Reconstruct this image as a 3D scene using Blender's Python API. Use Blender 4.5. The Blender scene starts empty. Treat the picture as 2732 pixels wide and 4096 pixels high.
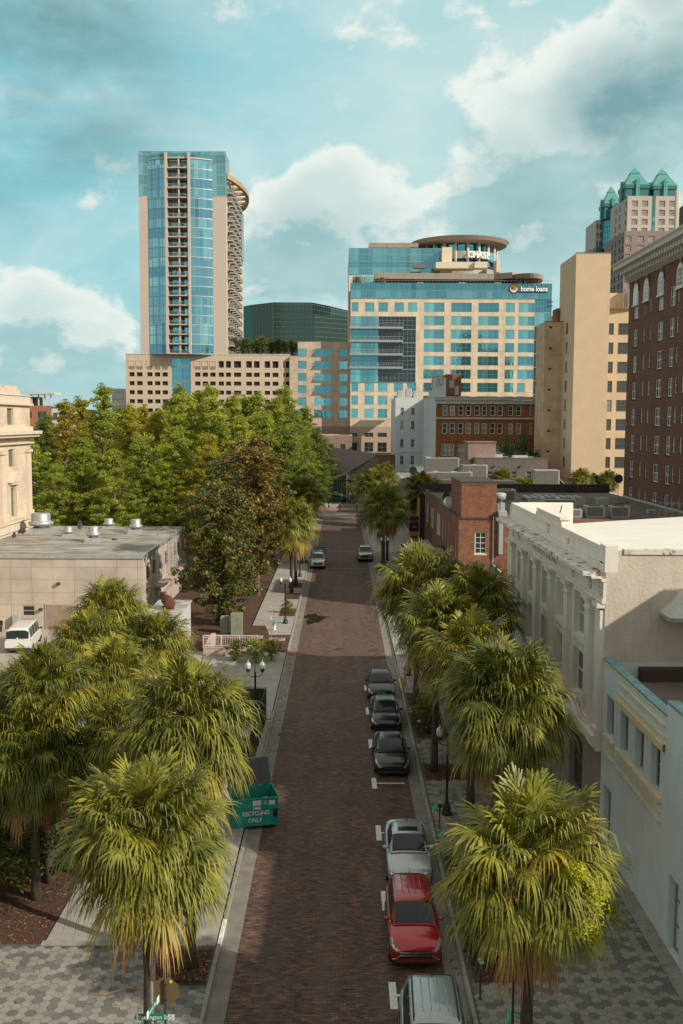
import bpy, math, random
from mathutils import Vector, Matrix
R = math.radians
C = bpy.context.scene.collection
SC = bpy.context.scene
rnd = random.Random(7)
# ---------------------------------------------------------------- camera
cd = bpy.data.cameras.new('camera'); cam = bpy.data.objects.new('camera', cd); C.objects.link(cam)
cd.sensor_fit = 'VERTICAL'; cd.sensor_height = 36; cd.lens = 35; cd.clip_start = .5; cd.clip_end = 9000
pitch = math.atan(207.5/2286)
cam.matrix_world = Matrix.Translation((0, 0, 18.5)) @ Matrix.Rotation(R(90)-pitch, 4, 'X') @ Matrix.Rotation(R(.25), 4, 'Z')
SC.camera = cam
# ---------------------------------------------------------------- light and sky
SUN = Vector((1, -.6, .67)).normalized()          # towards the sun: right of and behind the viewer
sd = bpy.data.lights.new('sun', 'SUN'); sd.energy = 5.0; sd.angle = R(.53); sd.color = (1, .9, .74)
so = bpy.data.objects.new('sun', sd); C.objects.link(so)
so.rotation_euler = SUN.to_track_quat('Z', 'Y').to_euler()
SC.view_settings.view_transform = 'Standard'; SC.view_settings.look = 'None'
SC.view_settings.exposure = 0; SC.view_settings.gamma = 1
SC.cycles.max_bounces = 6; SC.cycles.transparent_max_bounces = 4
SC.cycles.sample_clamp_indirect = 4

class N:
    """tiny node-tree writer"""
    def __init__(s, t): s.t = t; s.n = t.nodes; s.l = t.links
    def add(s, k, **kw):
        n = s.n.new(k)
        for a, b in kw.items(): setattr(n, a, b)
        return n
    def set(s, sock, v):
        if hasattr(v, 'is_output') or isinstance(v, bpy.types.NodeSocket): s.l.new(v, sock)
        else: sock.default_value = v
    def math(s, op, a, b=None, c=None, clamp=False):
        n = s.add('ShaderNodeMath', operation=op, use_clamp=clamp)
        for i, v in enumerate((a, b, c)):
            if v is not None: s.set(n.inputs[i], v)
        return n.outputs[0]
    def vmath(s, op, a, b=None):
        n = s.add('ShaderNodeVectorMath', operation=op)
        for i, v in enumerate((a, b)):
            if v is not None: s.set(n.inputs[i], v)
        return n.outputs['Value'] if op in ('DOT_PRODUCT', 'LENGTH', 'DISTANCE') else n.outputs[0]
    def mix(s, f, a, b, mode='MIX'):
        n = s.add('ShaderNodeMix', data_type='RGBA', blend_type=mode); n.clamp_factor = True
        s.set(n.inputs[0], f)
        s.set(n.inputs[6], a if not isinstance(a, tuple) else (*a[:3], 1))
        s.set(n.inputs[7], b if not isinstance(b, tuple) else (*b[:3], 1))
        return n.outputs[2]
    def rng(s, v, a, b, c=0., d=1., smooth=False):
        n = s.add('ShaderNodeMapRange'); n.clamp = True
        if smooth: n.interpolation_type = 'SMOOTHSTEP'
        s.set(n.inputs[0], v)
        for i, x in enumerate((a, b, c, d)): n.inputs[i+1].default_value = x
        return n.outputs[0]
    def noise(s, vec, scale, detail=3, rough=.5, dist=0):
        n = s.add('ShaderNodeTexNoise'); s.set(n.inputs['Vector'], vec)
        n.inputs['Scale'].default_value = scale; n.inputs['Detail'].default_value = detail
        n.inputs['Roughness'].default_value = rough; n.inputs['Distortion'].default_value = dist
        return n.outputs[0]

# cloud density as a function of direction
g = bpy.data.node_groups.new('cloud_density', 'ShaderNodeTree')
g.interface.new_socket('dir', in_out='INPUT', socket_type='NodeSocketVector')
g.interface.new_socket('dens', in_out='OUTPUT', socket_type='NodeSocketFloat')
G = N(g); gi = G.add('NodeGroupInput'); go = G.add('NodeGroupOutput')
sc_ = G.vmath('MULTIPLY', gi.outputs[0], (1, 1, 1.5))
wp = G.add('ShaderNodeTexNoise'); G.l.new(sc_, wp.inputs['Vector']); wp.inputs['Scale'].default_value = 9; wp.inputs['Detail'].default_value = 3
sc2 = G.vmath('ADD', sc_, G.vmath('MULTIPLY', G.vmath('SUBTRACT', wp.outputs[1], (.5, .5, .5)), (.05, .05, .05)))
n1 = G.noise(sc2, 7.5, 10, .58, 0)
n2 = G.noise(sc_, 2.4, 3, .5)
n3 = G.noise(sc2, 24, 6, .6)
tot = G.math('ADD', G.math('MULTIPLY_ADD', n1, .85, G.math('MULTIPLY', n2, .42)), G.math('MULTIPLY_ADD', n3, .30, -.15))
def ddir(x, y):
    return Vector(((x-783)/2286, 1, (968-y)/2286)).normalized()
# (x, y, radius, strength): where the big cumulus of the sky stand
for x, y, rad, st in ((1430, 215, .07, .22), (1540, 150, .07, .24), (1500, 270, .06, .16), (1290, 320, .04, .10), (1330, 150, .03, .08), (830, 500, .06, .28), (750, 440, .035, .20), (640, 470, .05, .20), (890, 590, .05, .18), (700, 560, .07, .18),
                      (640, 640, .07, .10), (760, 680, .07, .12), (1120, 430, .09, .24), (1230, 380, .07, .26), (1330, 430, .08, .26), (1060, 520, .05, .16), (1190, 595, .035, .28), (90, 700, .035, .22), (190, 770, .05, .24), (280, 800, .05, .18),
                      (30, 790, .05, .20), (60, 640, .05, .10), (200, 650, .05, .06), (260, 430, .05, .08), (900, 90, .10, .06), (1130, 200, .08, .06), (1420, 500, .05, .12), (60, 880, .04, .08),
                      (120, 480, .08, -.14), (450, 300, .09, -.10), (650, 340, .05, -.10), (940, 340, .05, -.10), (250, 880, .05, -.12), (1010, 250, .07, -.06), (100, 130, .12, -.05)):
    d = ddir(x, y)
    dist = G.vmath('DISTANCE', gi.outputs[0], tuple(d))
    f = G.rng(dist, 0, rad*1.5, st, 0, smooth=True)
    tot = G.math('ADD', tot, f)
G.l.new(tot, go.inputs[0])

w = bpy.data.worlds.new('World'); SC.world = w; w.use_nodes = True
W = N(w.node_tree)
for n in list(W.n): W.n.remove(n)
tc = W.add('ShaderNodeTexCoord').outputs['Generated']
sky = W.add('ShaderNodeTexSky', sky_type='NISHITA'); sky.sun_disc = False
sky.sun_elevation = math.asin(SUN.z); sky.sun_rotation = math.atan2(SUN.x, SUN.y)
sky.air_density = 1.2; sky.dust_density = 1.5; sky.ozone_density = 1.0
sep = W.add('ShaderNodeSeparateXYZ'); W.l.new(tc, sep.inputs[0])
def dens(v):
    n = W.add('ShaderNodeGroup'); n.node_tree = g; W.l.new(v, n.inputs[0]); return n.outputs[0]
d0 = dens(tc)
d1 = dens(W.vmath('ADD', tc, (.006, 0, .022)))
base = W.mix(1, sky.outputs[0], (1.0, 1.16, .98), 'MULTIPLY')
# blue-green gradient of the open air: deeper to the left, paler to the upper right and overhead
air = W.mix(W.rng(sep.outputs[0], -.34, .10, smooth=True), (1.7, 5.3, 6.2), (4.2, 6.6, 6.7))
air = W.mix(W.rng(sep.outputs[2], .0, .20, smooth=True), W.mix(.55, air, (1.7, 4.3, 5.1)), air)
base = W.mix(.80, base, air)
thin = W.rng(W.noise(W.vmath('MULTIPLY', tc, (1.6, 1, 4.2)), 3.2, 8, .6, .5), .36, .70)
base = W.mix(W.math('MULTIPLY', thin, .62), base, (6.0, 7.0, 6.75))
mask = W.rng(d0, .68, .80, smooth=True)
lit = W.math('MULTIPLY_ADD', W.math('SUBTRACT', d0, d1), 6.5, .60, clamp=True)
core = W.rng(d0, .76, 1.02)
lit = W.math('SUBTRACT', lit, W.math('MULTIPLY', core, .5), clamp=True)
ccol = W.mix(lit, W.mix(W.noise(W.vmath('MULTIPLY', tc, (1, 1, 2.2)), 16, 8, .6), (2.0, 3.9, 4.1), (4.8, 6.4, 6.4)), (8.2, 8.2, 7.6))
skyc = W.mix(W.math('MULTIPLY', mask, .80), base, ccol)
# soft grey-green undersides of the thicker cloud
gl = None
for x, y, rad, st in ((70, 120, .17, .95), (330, 60, .08, .4), (1545, 10, .05, .7), (1400, 285, .07, .95), (1530, 265, .07, .95), (1330, 300, .05, .6), (700, 560, .06, .35), (1180, 480, .07, .35), (1420, 430, .06, .3)):
    f = W.rng(W.vmath('DISTANCE', tc, tuple(ddir(x, y))), rad*.25, rad*1.25, st, 0, smooth=True)
    gl = f if gl is None else W.math('MAXIMUM', gl, f)
gn = W.rng(W.noise(W.vmath('MULTIPLY', tc, (1, 1, 1.8)), 9, 7, .55), .30, .62)
skyc = W.mix(W.math('MULTIPLY', gl, gn), skyc, (1.6, 3.2, 3.4))
# warm broken cloud added overhead and behind the viewer to warm the ambient light
fill_deck = W.math('MAXIMUM', W.rng(sep.outputs[2], .42, .62, smooth=True), W.rng(sep.outputs[1], .35, -.1, smooth=True))
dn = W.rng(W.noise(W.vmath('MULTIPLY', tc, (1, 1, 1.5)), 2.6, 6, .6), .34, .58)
skyc = W.mix(W.math('MULTIPLY', fill_deck, W.math('MULTIPLY_ADD', dn, .6, .35)), skyc, (5.6, 4.9, 4.1))
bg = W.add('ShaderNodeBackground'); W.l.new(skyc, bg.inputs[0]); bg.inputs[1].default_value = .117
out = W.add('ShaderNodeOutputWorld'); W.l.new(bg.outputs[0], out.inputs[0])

# ---------------------------------------------------------------- materials
MATS = {}
def newmat(name):
    m = bpy.data.materials.new(name); m.use_nodes = True; t = N(m.node_tree)
    b = m.node_tree.nodes['Principled BSDF']; MATS[name] = m
    return m, t, b
def P(name, col, rough=.7, metal=0, var=.18, vs=1.5, bump=0, bs=30, stain=0, spec=.5, coat=0):
    """plain surface with two scales of natural colour variation"""
    m, t, b = newmat(name)
    oc = t.add('ShaderNodeTexCoord').outputs['Object']
    n = t.noise(oc, vs, 6, .62)
    c = t.mix(t.rng(n, .25, .75), tuple(x*(1-var) for x in col), tuple(min(1, x*(1+var)) for x in col))
    if stain:
        s2 = t.noise(t.vmath('MULTIPLY', oc, (1.3, 1.3, .16)), 2.2, 6, .65)
        c = t.mix(t.rng(s2, .52, .78, 0, stain), c, tuple(x*.42 for x in col))
    t.l.new(c, b.inputs['Base Color'])
    b.inputs['Roughness'].default_value = rough; b.inputs['Metallic'].default_value = metal
    b.inputs['Specular IOR Level'].default_value = spec
    if coat: b.inputs['Coat Weight'].default_value = coat; b.inputs['Coat Roughness'].default_value = .03
    if bump:
        bn = t.add('ShaderNodeBump'); bn.inputs['Strength'].default_value = bump; bn.inputs['Distance'].default_value = .03
        t.l.new(t.noise(oc, bs, 4, .6), bn.inputs['Height']); t.l.new(bn.outputs[0], b.inputs['Normal'])
    return m
def wallvec(t, flat=False):
    oc = t.add('ShaderNodeTexCoord').outputs['Object']
    s = t.add('ShaderNodeSeparateXYZ'); t.l.new(oc, s.inputs[0])
    cb = t.add('ShaderNodeCombineXYZ')
    if flat: t.l.new(s.outputs[0], cb.inputs[0]); t.l.new(s.outputs[1], cb.inputs[1])
    else:
        t.l.new(t.math('ADD', s.outputs[0], s.outputs[1]), cb.inputs[0]); t.l.new(s.outputs[2], cb.inputs[1])
    return oc, cb.outputs[0]
def BR(name, a, b_, mortar, bw=.21, bh=.07, ms=.008, rough=.85, flat=False, stain=.4, off=.5, bias=0, tint=None, bump=.3):
    """brick, block or panel courses laid on the face"""
    m, t, b = newmat(name)
    oc, v = wallvec(t, flat)
    br = t.add('ShaderNodeTexBrick'); t.l.new(v, br.inputs['Vector'])
    br.offset = off; br.inputs['Scale'].default_value = 1
    for k, x in (('Color1', a), ('Color2', b_), ('Mortar', mortar)): br.inputs[k].default_value = (*x, 1)
    br.inputs['Mortar Size'].default_value = ms; br.inputs['Bias'].default_value = bias
    br.inputs['Brick Width'].default_value = bw; br.inputs['Row Height'].default_value = bh
    c = br.outputs[0]
    n = t.noise(oc, .35, 6, .6)
    c = t.mix(t.rng(n, .3, .7), t.mix(1, c, (.78, .76, .75), 'MULTIPLY'), t.mix(1, c, (1.18, 1.14, 1.1), 'MULTIPLY'))
    if tint:
        n3 = t.noise(oc, .9, 4, .7); c = t.mix(t.rng(n3, .5, .72, 0, .6), c, tint)
    if stain:
        s2 = t.noise(t.vmath('MULTIPLY', oc, (1.0, 1.0, .2)), 1.1, 7, .66)
        c = t.mix(t.rng(s2, .55, .8, 0, stain), c, tuple(x*.35 for x in a))
    t.l.new(c, b.inputs['Base Color']); b.inputs['Roughness'].default_value = rough
    if bump:
        bn = t.add('ShaderNodeBump'); bn.inputs['Strength'].default_value = bump; bn.inputs['Distance'].default_value = .01
        h = t.math('MULTIPLY_ADD', br.outputs[1], -1, t.math('MULTIPLY', t.noise(oc, 40, 3), .5))
        t.l.new(h, bn.inputs['Height']); t.l.new(bn.outputs[0], b.inputs['Normal'])
    return m
def GL(name, a, b_, metal=.75, rough=.06, wav=.12, blind=0, pane=0):
    """window glass seen by day: dark or tinted and mirror-like, a little different at each window"""
    m, t, b = newmat(name)
    oi = t.add('ShaderNodeObjectInfo').outputs['Random']
    oc = t.add('ShaderNodeTexCoord').outputs['Object']
    c = t.mix(t.math('MULTIPLY_ADD', t.noise(oc, .8, 2), .5, t.math('MULTIPLY', oi, .6)), a, b_)
    if pane:
        wn = t.add('ShaderNodeTexWhiteNoise', noise_dimensions='3D'); t.l.new(t.vmath('SNAP', t.vmath('ADD', oc, (.03, .5, .03)), (pane, 9, 9)), wn.inputs[0])
        c = t.mix(t.math('MULTIPLY', t.math('MULTIPLY', wn.outputs[0], oi), .8), c, tuple(min(1, x*1.9+.08) for x in b_)); c = t.mix(t.rng(wn.outputs[0], .9, 1, 0, .7), c, tuple(x*.25 for x in a))
    if blind:
        c = t.mix(t.math('GREATER_THAN', oi, 1-blind), c, (.34, .33, .30))
    t.l.new(c, b.inputs['Base Color']); b.inputs['Metallic'].default_value = metal; b.inputs['Roughness'].default_value = rough
    b.inputs['Specular IOR Level'].default_value = .8
    bn = t.add('ShaderNodeBump'); bn.inputs['Strength'].default_value = wav; bn.inputs['Distance'].default_value = .08
    t.l.new(t.noise(t.vmath('ADD', oc, t.vmath('MULTIPLY', t.add('ShaderNodeObjectInfo').outputs['Location'], (.3, .3, .3))), 1.3, 2), bn.inputs['Height'])
    t.l.new(bn.outputs[0], b.inputs['Normal'])
    return m

# ---------------------------------------------------------------- mesh helpers
class MB:
    def __init__(s): s.v = []; s.f = []; s.m = []; s.x = Matrix.Identity(4); s.mi = 0
    def V(s, p): s.v.append(tuple(s.x @ Vector(p))); return len(s.v)-1
    def F(s, idx, mi=None): s.f.append(tuple(idx)); s.m.append(s.mi if mi is None else mi)
    def poly(s, pts, mi=None): s.F([s.V(p) for p in pts], mi); return s
    def box(s, x0, x1, y0, y1, z0, z1, mi=None):
        p = [s.V((x, y, z)) for z in (z0, z1) for x, y in ((x0, y0), (x1, y0), (x1, y1), (x0, y1))]
        for q in ((3, 2, 1, 0), (4, 5, 6, 7), (0, 1, 5, 4), (1, 2, 6, 5), (2, 3, 7, 6), (3, 0, 4, 7)): s.F([p[i] for i in q], mi)
        return s
    def bbox(s, x0, x1, y0, y1, z0, z1, b=.03, mi=None):
        """box with chamfered vertical edges and top rim"""
        def ring(z, i): return [(x0+b+i, y0+i), (x1-b-i, y0+i), (x1-i, y0+b+i), (x1-i, y1-b-i), (x1-b-i, y1-i), (x0+b+i, y1-i), (x0+i, y1-b-i), (x0+i, y0+b+i)]
        rs = [[s.V((x, y, z)) for x, y in ring(z, i)] for z, i in ((z0, 0), (z1-b, 0), (z1, b*.7))]
        for a, c in ((rs[0], rs[1]), (rs[1], rs[2])):
            for k in range(8): s.F((a[k], a[(k+1) % 8], c[(k+1) % 8], c[k]), mi)
        s.F(rs[2], mi); s.F(rs[0][::-1], mi); return s
    def prism(s, pts, z0, z1, mi=None, top=None):
        """vertical prism over a counter-clockwise outline; top: other outline at z1"""
        top = top or pts; n = len(pts)
        a = [s.V((x, y, z0)) for x, y in pts]; b = [s.V((x, y, z1)) for x, y in top]
        for k in range(n): s.F((a[k], a[(k+1) % n], b[(k+1) % n], b[k]), mi)
        s.F(b, mi); s.F(a[::-1], mi); return s
    def extr(s, prof, x0, x1, mi=None):
        """profile in (y, z), counter-clockwise seen from +x, run along x"""
        n = len(prof); a = [s.V((x0, y, z)) for y, z in prof]; b = [s.V((x1, y, z)) for y, z in prof]
        for k in range(n): s.F((a[k], b[k], b[(k+1) % n], a[(k+1) % n]), mi)
        s.F(b, mi); s.F(a[::-1], mi); return s
    def tube(s, pts, r, n=6, mi=None, cap=True):
        pts = [Vector(p) for p in pts]; rings = []
        rs = r if isinstance(r, (list, tuple)) else [r]*len(pts)
        for i, p in enumerate(pts):
            d = (pts[min(i+1, len(pts)-1)]-pts[max(i-1, 0)]).normalized()
            u = d.cross(Vector((0, 0, 1))); u = u.normalized() if u.length > .05 else d.cross(Vector((0, 1, 0))).normalized(); v = d.cross(u)
            rings.append([s.V(p+(u*math.cos(2*math.pi*k/n)+v*math.sin(2*math.pi*k/n))*rs[i]) for k in range(n)])
        for a, b in zip(rings, rings[1:]):
            for k in range(n): s.F((a[k], b[k], b[(k+1) % n], a[(k+1) % n]), mi)
        if cap: s.F(rings[0], mi); s.F(rings[-1][::-1], mi)
        return s
    def lathe(s, prof, n=12, c=(0, 0), mi=None, axis='Z'):
        rings = []
        for r, z in prof:
            ring = []
            for k in range(n):
                a = 2*math.pi*k/n; p = (c[0]+r*math.cos(a), c[1]+r*math.sin(a), z)
                if axis == 'X': p = (z, r*math.cos(a)+c[0], r*math.sin(a)+c[1])
                ring.append(s.V(p))
            rings.append(ring)
        for a, b in zip(rings, rings[1:]):
            for k in range(n): s.F((a[k], a[(k+1) % n], b[(k+1) % n], b[k]), mi)
        s.F(rings[-1], mi); s.F(rings[0][::-1], mi); return s
    def build(s, name, mats, parent=None, loc=None, rz=0, smooth=False):
        me = bpy.data.meshes.new(name); me.from_pydata(s.v, [], s.f)
        mats = mats if isinstance(mats, (list, tuple)) else [mats]
        for m in mats: me.materials.append(m)
        me.polygons.foreach_set('material_index', [min(x, len(mats)-1) for x in s.m])
        if smooth: me.polygons.foreach_set('use_smooth', [True]*len(s.f))
        me.update()
        return link(name, me, parent, loc, rz)
def link(name, me, parent=None, loc=None, rz=0):
    o = bpy.data.objects.new(name, me); C.objects.link(o)
    if parent: o.parent = parent
    if loc is not None: o.location = loc
    o.rotation_euler.z = rz
    return o
def tag(o, label=None, cat=None, group=None, kind=None):
    if label: o['label'] = label
    if cat: o['category'] = cat
    if group: o['group'] = group
    if kind: o['kind'] = kind
    return o
def thing(name, label, cat, loc=(0, 0, 0), rz=0, group=None):
    o = bpy.data.objects.new(name, None); o.empty_display_size = .2; C.objects.link(o); o.location = loc; o.rotation_euler.z = rz
    return tag(o, label, cat, group)
def kids(o): return [c for c in C.objects if c.parent == o]
def dup(root, loc, rz=0, label=None, scale=None):
    def cp(o, par):
        c = o.copy(); C.objects.link(c)
        if par: c.parent = par
        for ch in CH.get(o.name, []): cp(ch, c)
        return c
    CH = {}
    for c in C.objects:
        if c.parent: CH.setdefault(c.parent.name, []).append(c)
    r = cp(root, None); r.location = loc; r.rotation_euler.z = rz
    if scale: r.scale = (scale,)*3
    if label: r['label'] = label
    return r
def text(name, s, size, mat, parent, loc, rot, ext=.02, sx=1, bold=0, align='CENTER'):
    cu = bpy.data.curves.new(name, 'FONT'); cu.body = s; cu.size = size; cu.extrude = ext; cu.align_x = align; cu.align_y = 'CENTER'; cu.offset = bold
    cu.resolution_u = 3
    o = bpy.data.objects.new(name, cu); me = bpy.data.meshes.new_from_object(o); bpy.data.objects.remove(o)
    me.materials.clear(); me.materials.append(mat)
    o = bpy.data.objects.new(name, me); C.objects.link(o); o.parent = parent; o.location = loc; o.rotation_euler = rot; o.scale = (sx, 1, 1)
    return o

# ---------------------------------------------------------------- walls with real openings
def vec(*a): return Vector(a)
def wall(mb, O, U, Wd, z0, z1, ops=(), d=.2, mi=0):
    """a wall face from O along U; ops = (u, z, w, h) holes with reveals of depth d"""
    O = Vector(O); U = Vector(U); Nn = U.cross(Vector((0, 0, 1))); I = -Nn*d
    us = sorted({0., Wd, *[o[0] for o in ops], *[o[0]+o[2] for o in ops]}); zs = sorted({z0, z1, *[o[1] for o in ops], *[o[1]+o[3] for o in ops]})
    us = [u for u in us if -1e-6 <= u <= Wd+1e-6]; zs = [z for z in zs if z0-1e-6 <= z <= z1+1e-6]
    def pt(u, z, k=0): return O+U*u+Vector((0, 0, z))+I*k
    for a, b in zip(us, us[1:]):
        if b-a < 1e-4: continue
        cu = (a+b)/2; run = None
        for c, e in zip(zs, zs[1:]):
            if e-c < 1e-4: continue
            cz = (c+e)/2
            hole = any(o[0] < cu < o[0]+o[2] and o[1] < cz < o[1]+o[3] for o in ops)
            if not hole: mb.poly((pt(a, c), pt(b, c), pt(b, e), pt(a, e)), mi)
    for u, z, w_, h in ops:
        q = [(u, z), (u+w_, z), (u+w_, z+h), (u, z+h)]
        for k in range(4):
            (a, b), (c, e) = q[k], q[(k+1) % 4]
            mb.poly((pt(c, e), pt(a, b), pt(a, b, 1), pt(c, e, 1)), mi)
WC = {}
def winmesh(key, w, h, nx, ny, fw, fm, gm, split=False, sill=0, bars=.5, proud=0, uneven=None):
    k = (key, round(w, 2), round(h, 2), nx, ny)
    if k in WC: return WC[k]
    a = MB(); t = .07
    y0 = -proud
    a.box(0, fw, y0, t, 0, h); a.box(w-fw, w, y0, t, 0, h); a.box(fw, w-fw, y0, t, 0, fw); a.box(fw, w-fw, y0, t, h-fw, h)
    bw = fw*bars
    for i in range(1, nx):
        x = w*i/nx; a.box(x-bw/2, x+bw/2, y0+.01, t-.005, fw, h-fw)
    for j in range(1, ny):
        z = h*j/ny if uneven is None else h*uneven
        a.box(fw, w-fw, y0+.013, t-.008, z-bw/2, z+bw/2)
    if sill: a.box(-sill, w+sill, -.10-proud, .05, -sill*1.2, -.002)
    g_ = a if not split else MB()
    g_.poly(((fw*.5, t-.02, fw*.5), (w-fw*.5, t-.02, fw*.5), (w-fw*.5, t-.02, h-fw*.5), (fw*.5, t-.02, h-fw*.5)), 0 if split else 1)
    def mk(m, nm, mats):
        me = bpy.data.meshes.new(nm); me.from_pydata(m.v, [], m.f)
        for x in mats: me.materials.append(x)
        me.polygons.foreach_set('material_index', m.m); me.update(); return me
    WC[k] = (mk(a, 'window', [fm] if split else [fm, gm]), mk(g_, 'pane', [gm]) if split else None)
    return WC[k]
def window(par, O, U, u, z, w, h, st, dep=.1, name='window'):
    me, pm = winmesh(st['key'], w, h, st['nx'], st['ny'], st['fw'], st['fm'], st['gm'], st.get('split', False), st.get('sill', 0), st.get('bars', .5), st.get('proud', 0), st.get('uneven'))
    O = Vector(O); U = Vector(U); Nn = U.cross(Vector((0, 0, 1)))
    o = link(name, me, par, O+U*u+Vector((0, 0, z))-Nn*dep, math.atan2(U.y, U.x))
    if pm: link('pane', pm, o, (0, 0, 0))
    return o
def wallwin(mb, par, O, U, Wd, z0, z1, ops, st, d=.2, dep=.1, mi=0, name='window'):
    """wall plus a window in every opening; an op may carry its own style as 5th item"""
    wall(mb, O, U, Wd, z0, z1, [o[:4] for o in ops], d, mi)
    for o in ops: window(par, O, U, *o[:4], o[4] if len(o) > 4 else st, dep, name)
def plainwalls(mb, x0, x1, y0, y1, z0, z1, sides='FRBL', mi=0):
    if 'F' in sides: mb.poly(((x0, y0, z0), (x1, y0, z0), (x1, y0, z1), (x0, y0, z1)), mi)
    if 'R' in sides: mb.poly(((x1, y0, z0), (x1, y1, z0), (x1, y1, z1), (x1, y0, z1)), mi)
    if 'B' in sides: mb.poly(((x1, y1, z0), (x0, y1, z0), (x0, y1, z1), (x1, y1, z1)), mi)
    if 'L' in sides: mb.poly(((x0, y1, z0), (x0, y0, z0), (x0, y0, z1), (x0, y1, z1)), mi)
def parapet(mb, x0, x1, y0, y1, z0, z1, t=.3, mi=0):
    mb.box(x0, x1, y0, y0+t, z0, z1, mi); mb.box(x0, x1, y1-t, y1, z0, z1, mi)
    mb.box(x0, x0+t, y0+t, y1-t, z0, z1, mi); mb.box(x1-t, x1, y0+t, y1-t, z0, z1, mi)

# palette
asphalt = P('asphalt', (.06, .06, .062), .9, var=.25, vs=2, bump=.3)
concrete = P('concrete', (.30, .285, .26), .9, var=.22, vs=1.1, bump=.2, stain=0)
kerbm = P('kerb_concrete', (.26, .245, .225), .9, var=.3, vs=2.3, bump=.3)
gutterm = P('gutter_concrete', (.20, .185, .165), .9, var=.3, vs=1.4, bump=.3)
mulchm = P('mulch', (.075, .036, .022), 1, var=.6, vs=14, bump=1, bs=40)
soilm = P('ground_soil', (.09, .085, .065), 1, var=.4, vs=.05)
whitep = P('white_paint', (.62, .64, .62), .6, var=.25, vs=6)
yellowp = P('yellow_paint', (.65, .38, .05), .6, var=.2, vs=6)
orangep = P('orange_paint', (.62, .13, .05), .6, var=.2, vs=4)
redp = P('red_spray', (.6, .06, .04), .7); greenp = P('green_spray', (.05, .5, .2), .7)
blackm = P('black_iron', (.018, .018, .02), .45, var=.2)
darkm = P('dark_grey', (.04, .04, .042), .6)
steel = P('galvanised_metal', (.42, .44, .44), .45, .6, var=.25, vs=3)
hvacm = P('hvac_paint', (.33, .37, .36), .6, .1, var=.15, vs=2, stain=.3)
whiteframe = P('white_frame', (.66, .68, .66), .5, var=.06)
greyframe = P('grey_frame', (.16, .18, .18), .5)
silver = P('mullion', (.36, .42, .44), .4, .4)
glassd = GL('dark_glass', (.015, .02, .022), (.05, .06, .06), .25, .06)
glassb = GL('blue_tower_glass', (.10, .36, .55), (.20, .50, .68), .9, .04, .12, pane=1.1)
glassc = GL('cyan_office_glass', (.07, .32, .44), (.12, .43, .53), .9, .05, .15, pane=1.45)
glassk = GL('shaded_office_glass', (.03, .05, .07), (.07, .10, .12), .7, .08, .3)
glassg = GL('green_dark_glass', (.035, .075, .07), (.06, .12, .11), .8, .08, .2)
glassp = GL('pinkish_glass', (.50, .40, .38), (.62, .50, .47), .85, .08, .1)
glasst = GL('teal_glass', (.10, .34, .38), (.16, .45, .48), .85, .06, .1, pane=1.3)
glassw = GL('house_glass', (.03, .045, .05), (.10, .13, .14), .35, .06, .08, blind=.28)
# ---------------------------------------------------------------- ground, road, pavements
def sheet(name, x0, x1, y0, y1, z, mat, sub=1):
    m = MB(); nx = max(1, int((x1-x0)/sub)) if sub > 1 else 1
    m.poly(((x0, y0, z), (x1, y0, z), (x1, y1, z), (x0, y1, z)))
    return tag(m.build(name, mat), kind='structure')
sheet('ground', -4000, 4000, -300, 6000, -.12, soilm)
roadbrick = BR('brick_paving', (.165, .095, .066), (.045, .034, .031), (.028, .022, .02), .26, .12, .008, .8, True, .35, .5, -.1, (.045, .038, .036), .5)
_t = N(roadbrick.node_tree); _b = roadbrick.node_tree.nodes['Principled BSDF']
_oc = _t.add('ShaderNodeTexCoord').outputs['Object']
_src = _b.inputs['Base Color'].links[0].from_socket
_d = _t.noise(_t.vmath('MULTIPLY', _oc, (2.4, 8.5, 1)), 1, 3, .7)
_src = _t.mix(_t.rng(_d, .40, .60), _t.mix(1, _src, (.50, .50, .54), 'MULTIPLY'), _t.mix(1, _src, (1.55, 1.45, 1.35), 'MULTIPLY'))
_n1 = _t.noise(_t.vmath('MULTIPLY', _oc, (1.6, .22, 1)), .8, 5, .6)
_c = _t.mix(_t.rng(_n1, .38, .68, 0, .42), _src, (.052, .037, .031))
_n2 = _t.noise(_t.vmath('MULTIPLY', _oc, (.5, .16, 1)), .9, 4, .6)
_c = _t.mix(_t.rng(_n2, .5, .75, 0, .28), _c, (.14, .092, .07))
_sx = _t.add('ShaderNodeSeparateXYZ'); _t.l.new(_oc, _sx.inputs[0])
_trk = _t.math('SINE', _t.math('MULTIPLY', _t.math('ADD', _sx.outputs[0], _t.math('MULTIPLY', _t.noise(_t.vmath('MULTIPLY', _oc, (0, .05, 0)), 1, 2), 1.6)), 3.4))
_c = _t.mix(_t.rng(_trk, .1, 1, 0, .22), _c, (.125, .088, .07))
_oil = _t.math('MULTIPLY', _t.rng(_t.noise(_oc, .9, 5, .65), .50, .66), _t.rng(_t.math('ABSOLUTE', _t.math('SUBTRACT', _sx.outputs[0], 2.7)), 1.1, .3, 0, .75))
_c = _t.mix(_oil, _c, (.02, .017, .016))
_t.l.new(_c, _b.inputs['Base Color'])
sheet('road', -3.56, 3.55, 14, 189, 0, roadbrick)
sheet('cross_road', -90, 120, 190, 207, -.002, asphalt)
sheet('near_cross_road', -60, 60, -6, 14, -.002, asphalt)
m = MB()
for x0, x1, y0, y1 in ((-3.6, 3.6, 189, 189.5), (-3.6, 3.6, 191.2, 191.9)): m.poly(((x0, y0, .004), (x1, y0, .004), (x1, y1, .004), (x0, y1, .004)))
m.poly(((-1.2, 199, .004), (1.4, 199, .004), (1.4, 199.8, .004), (-1.2, 199.8, .004)))
tag(m.build('crosswalk_markings', concrete), kind='structure')
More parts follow.
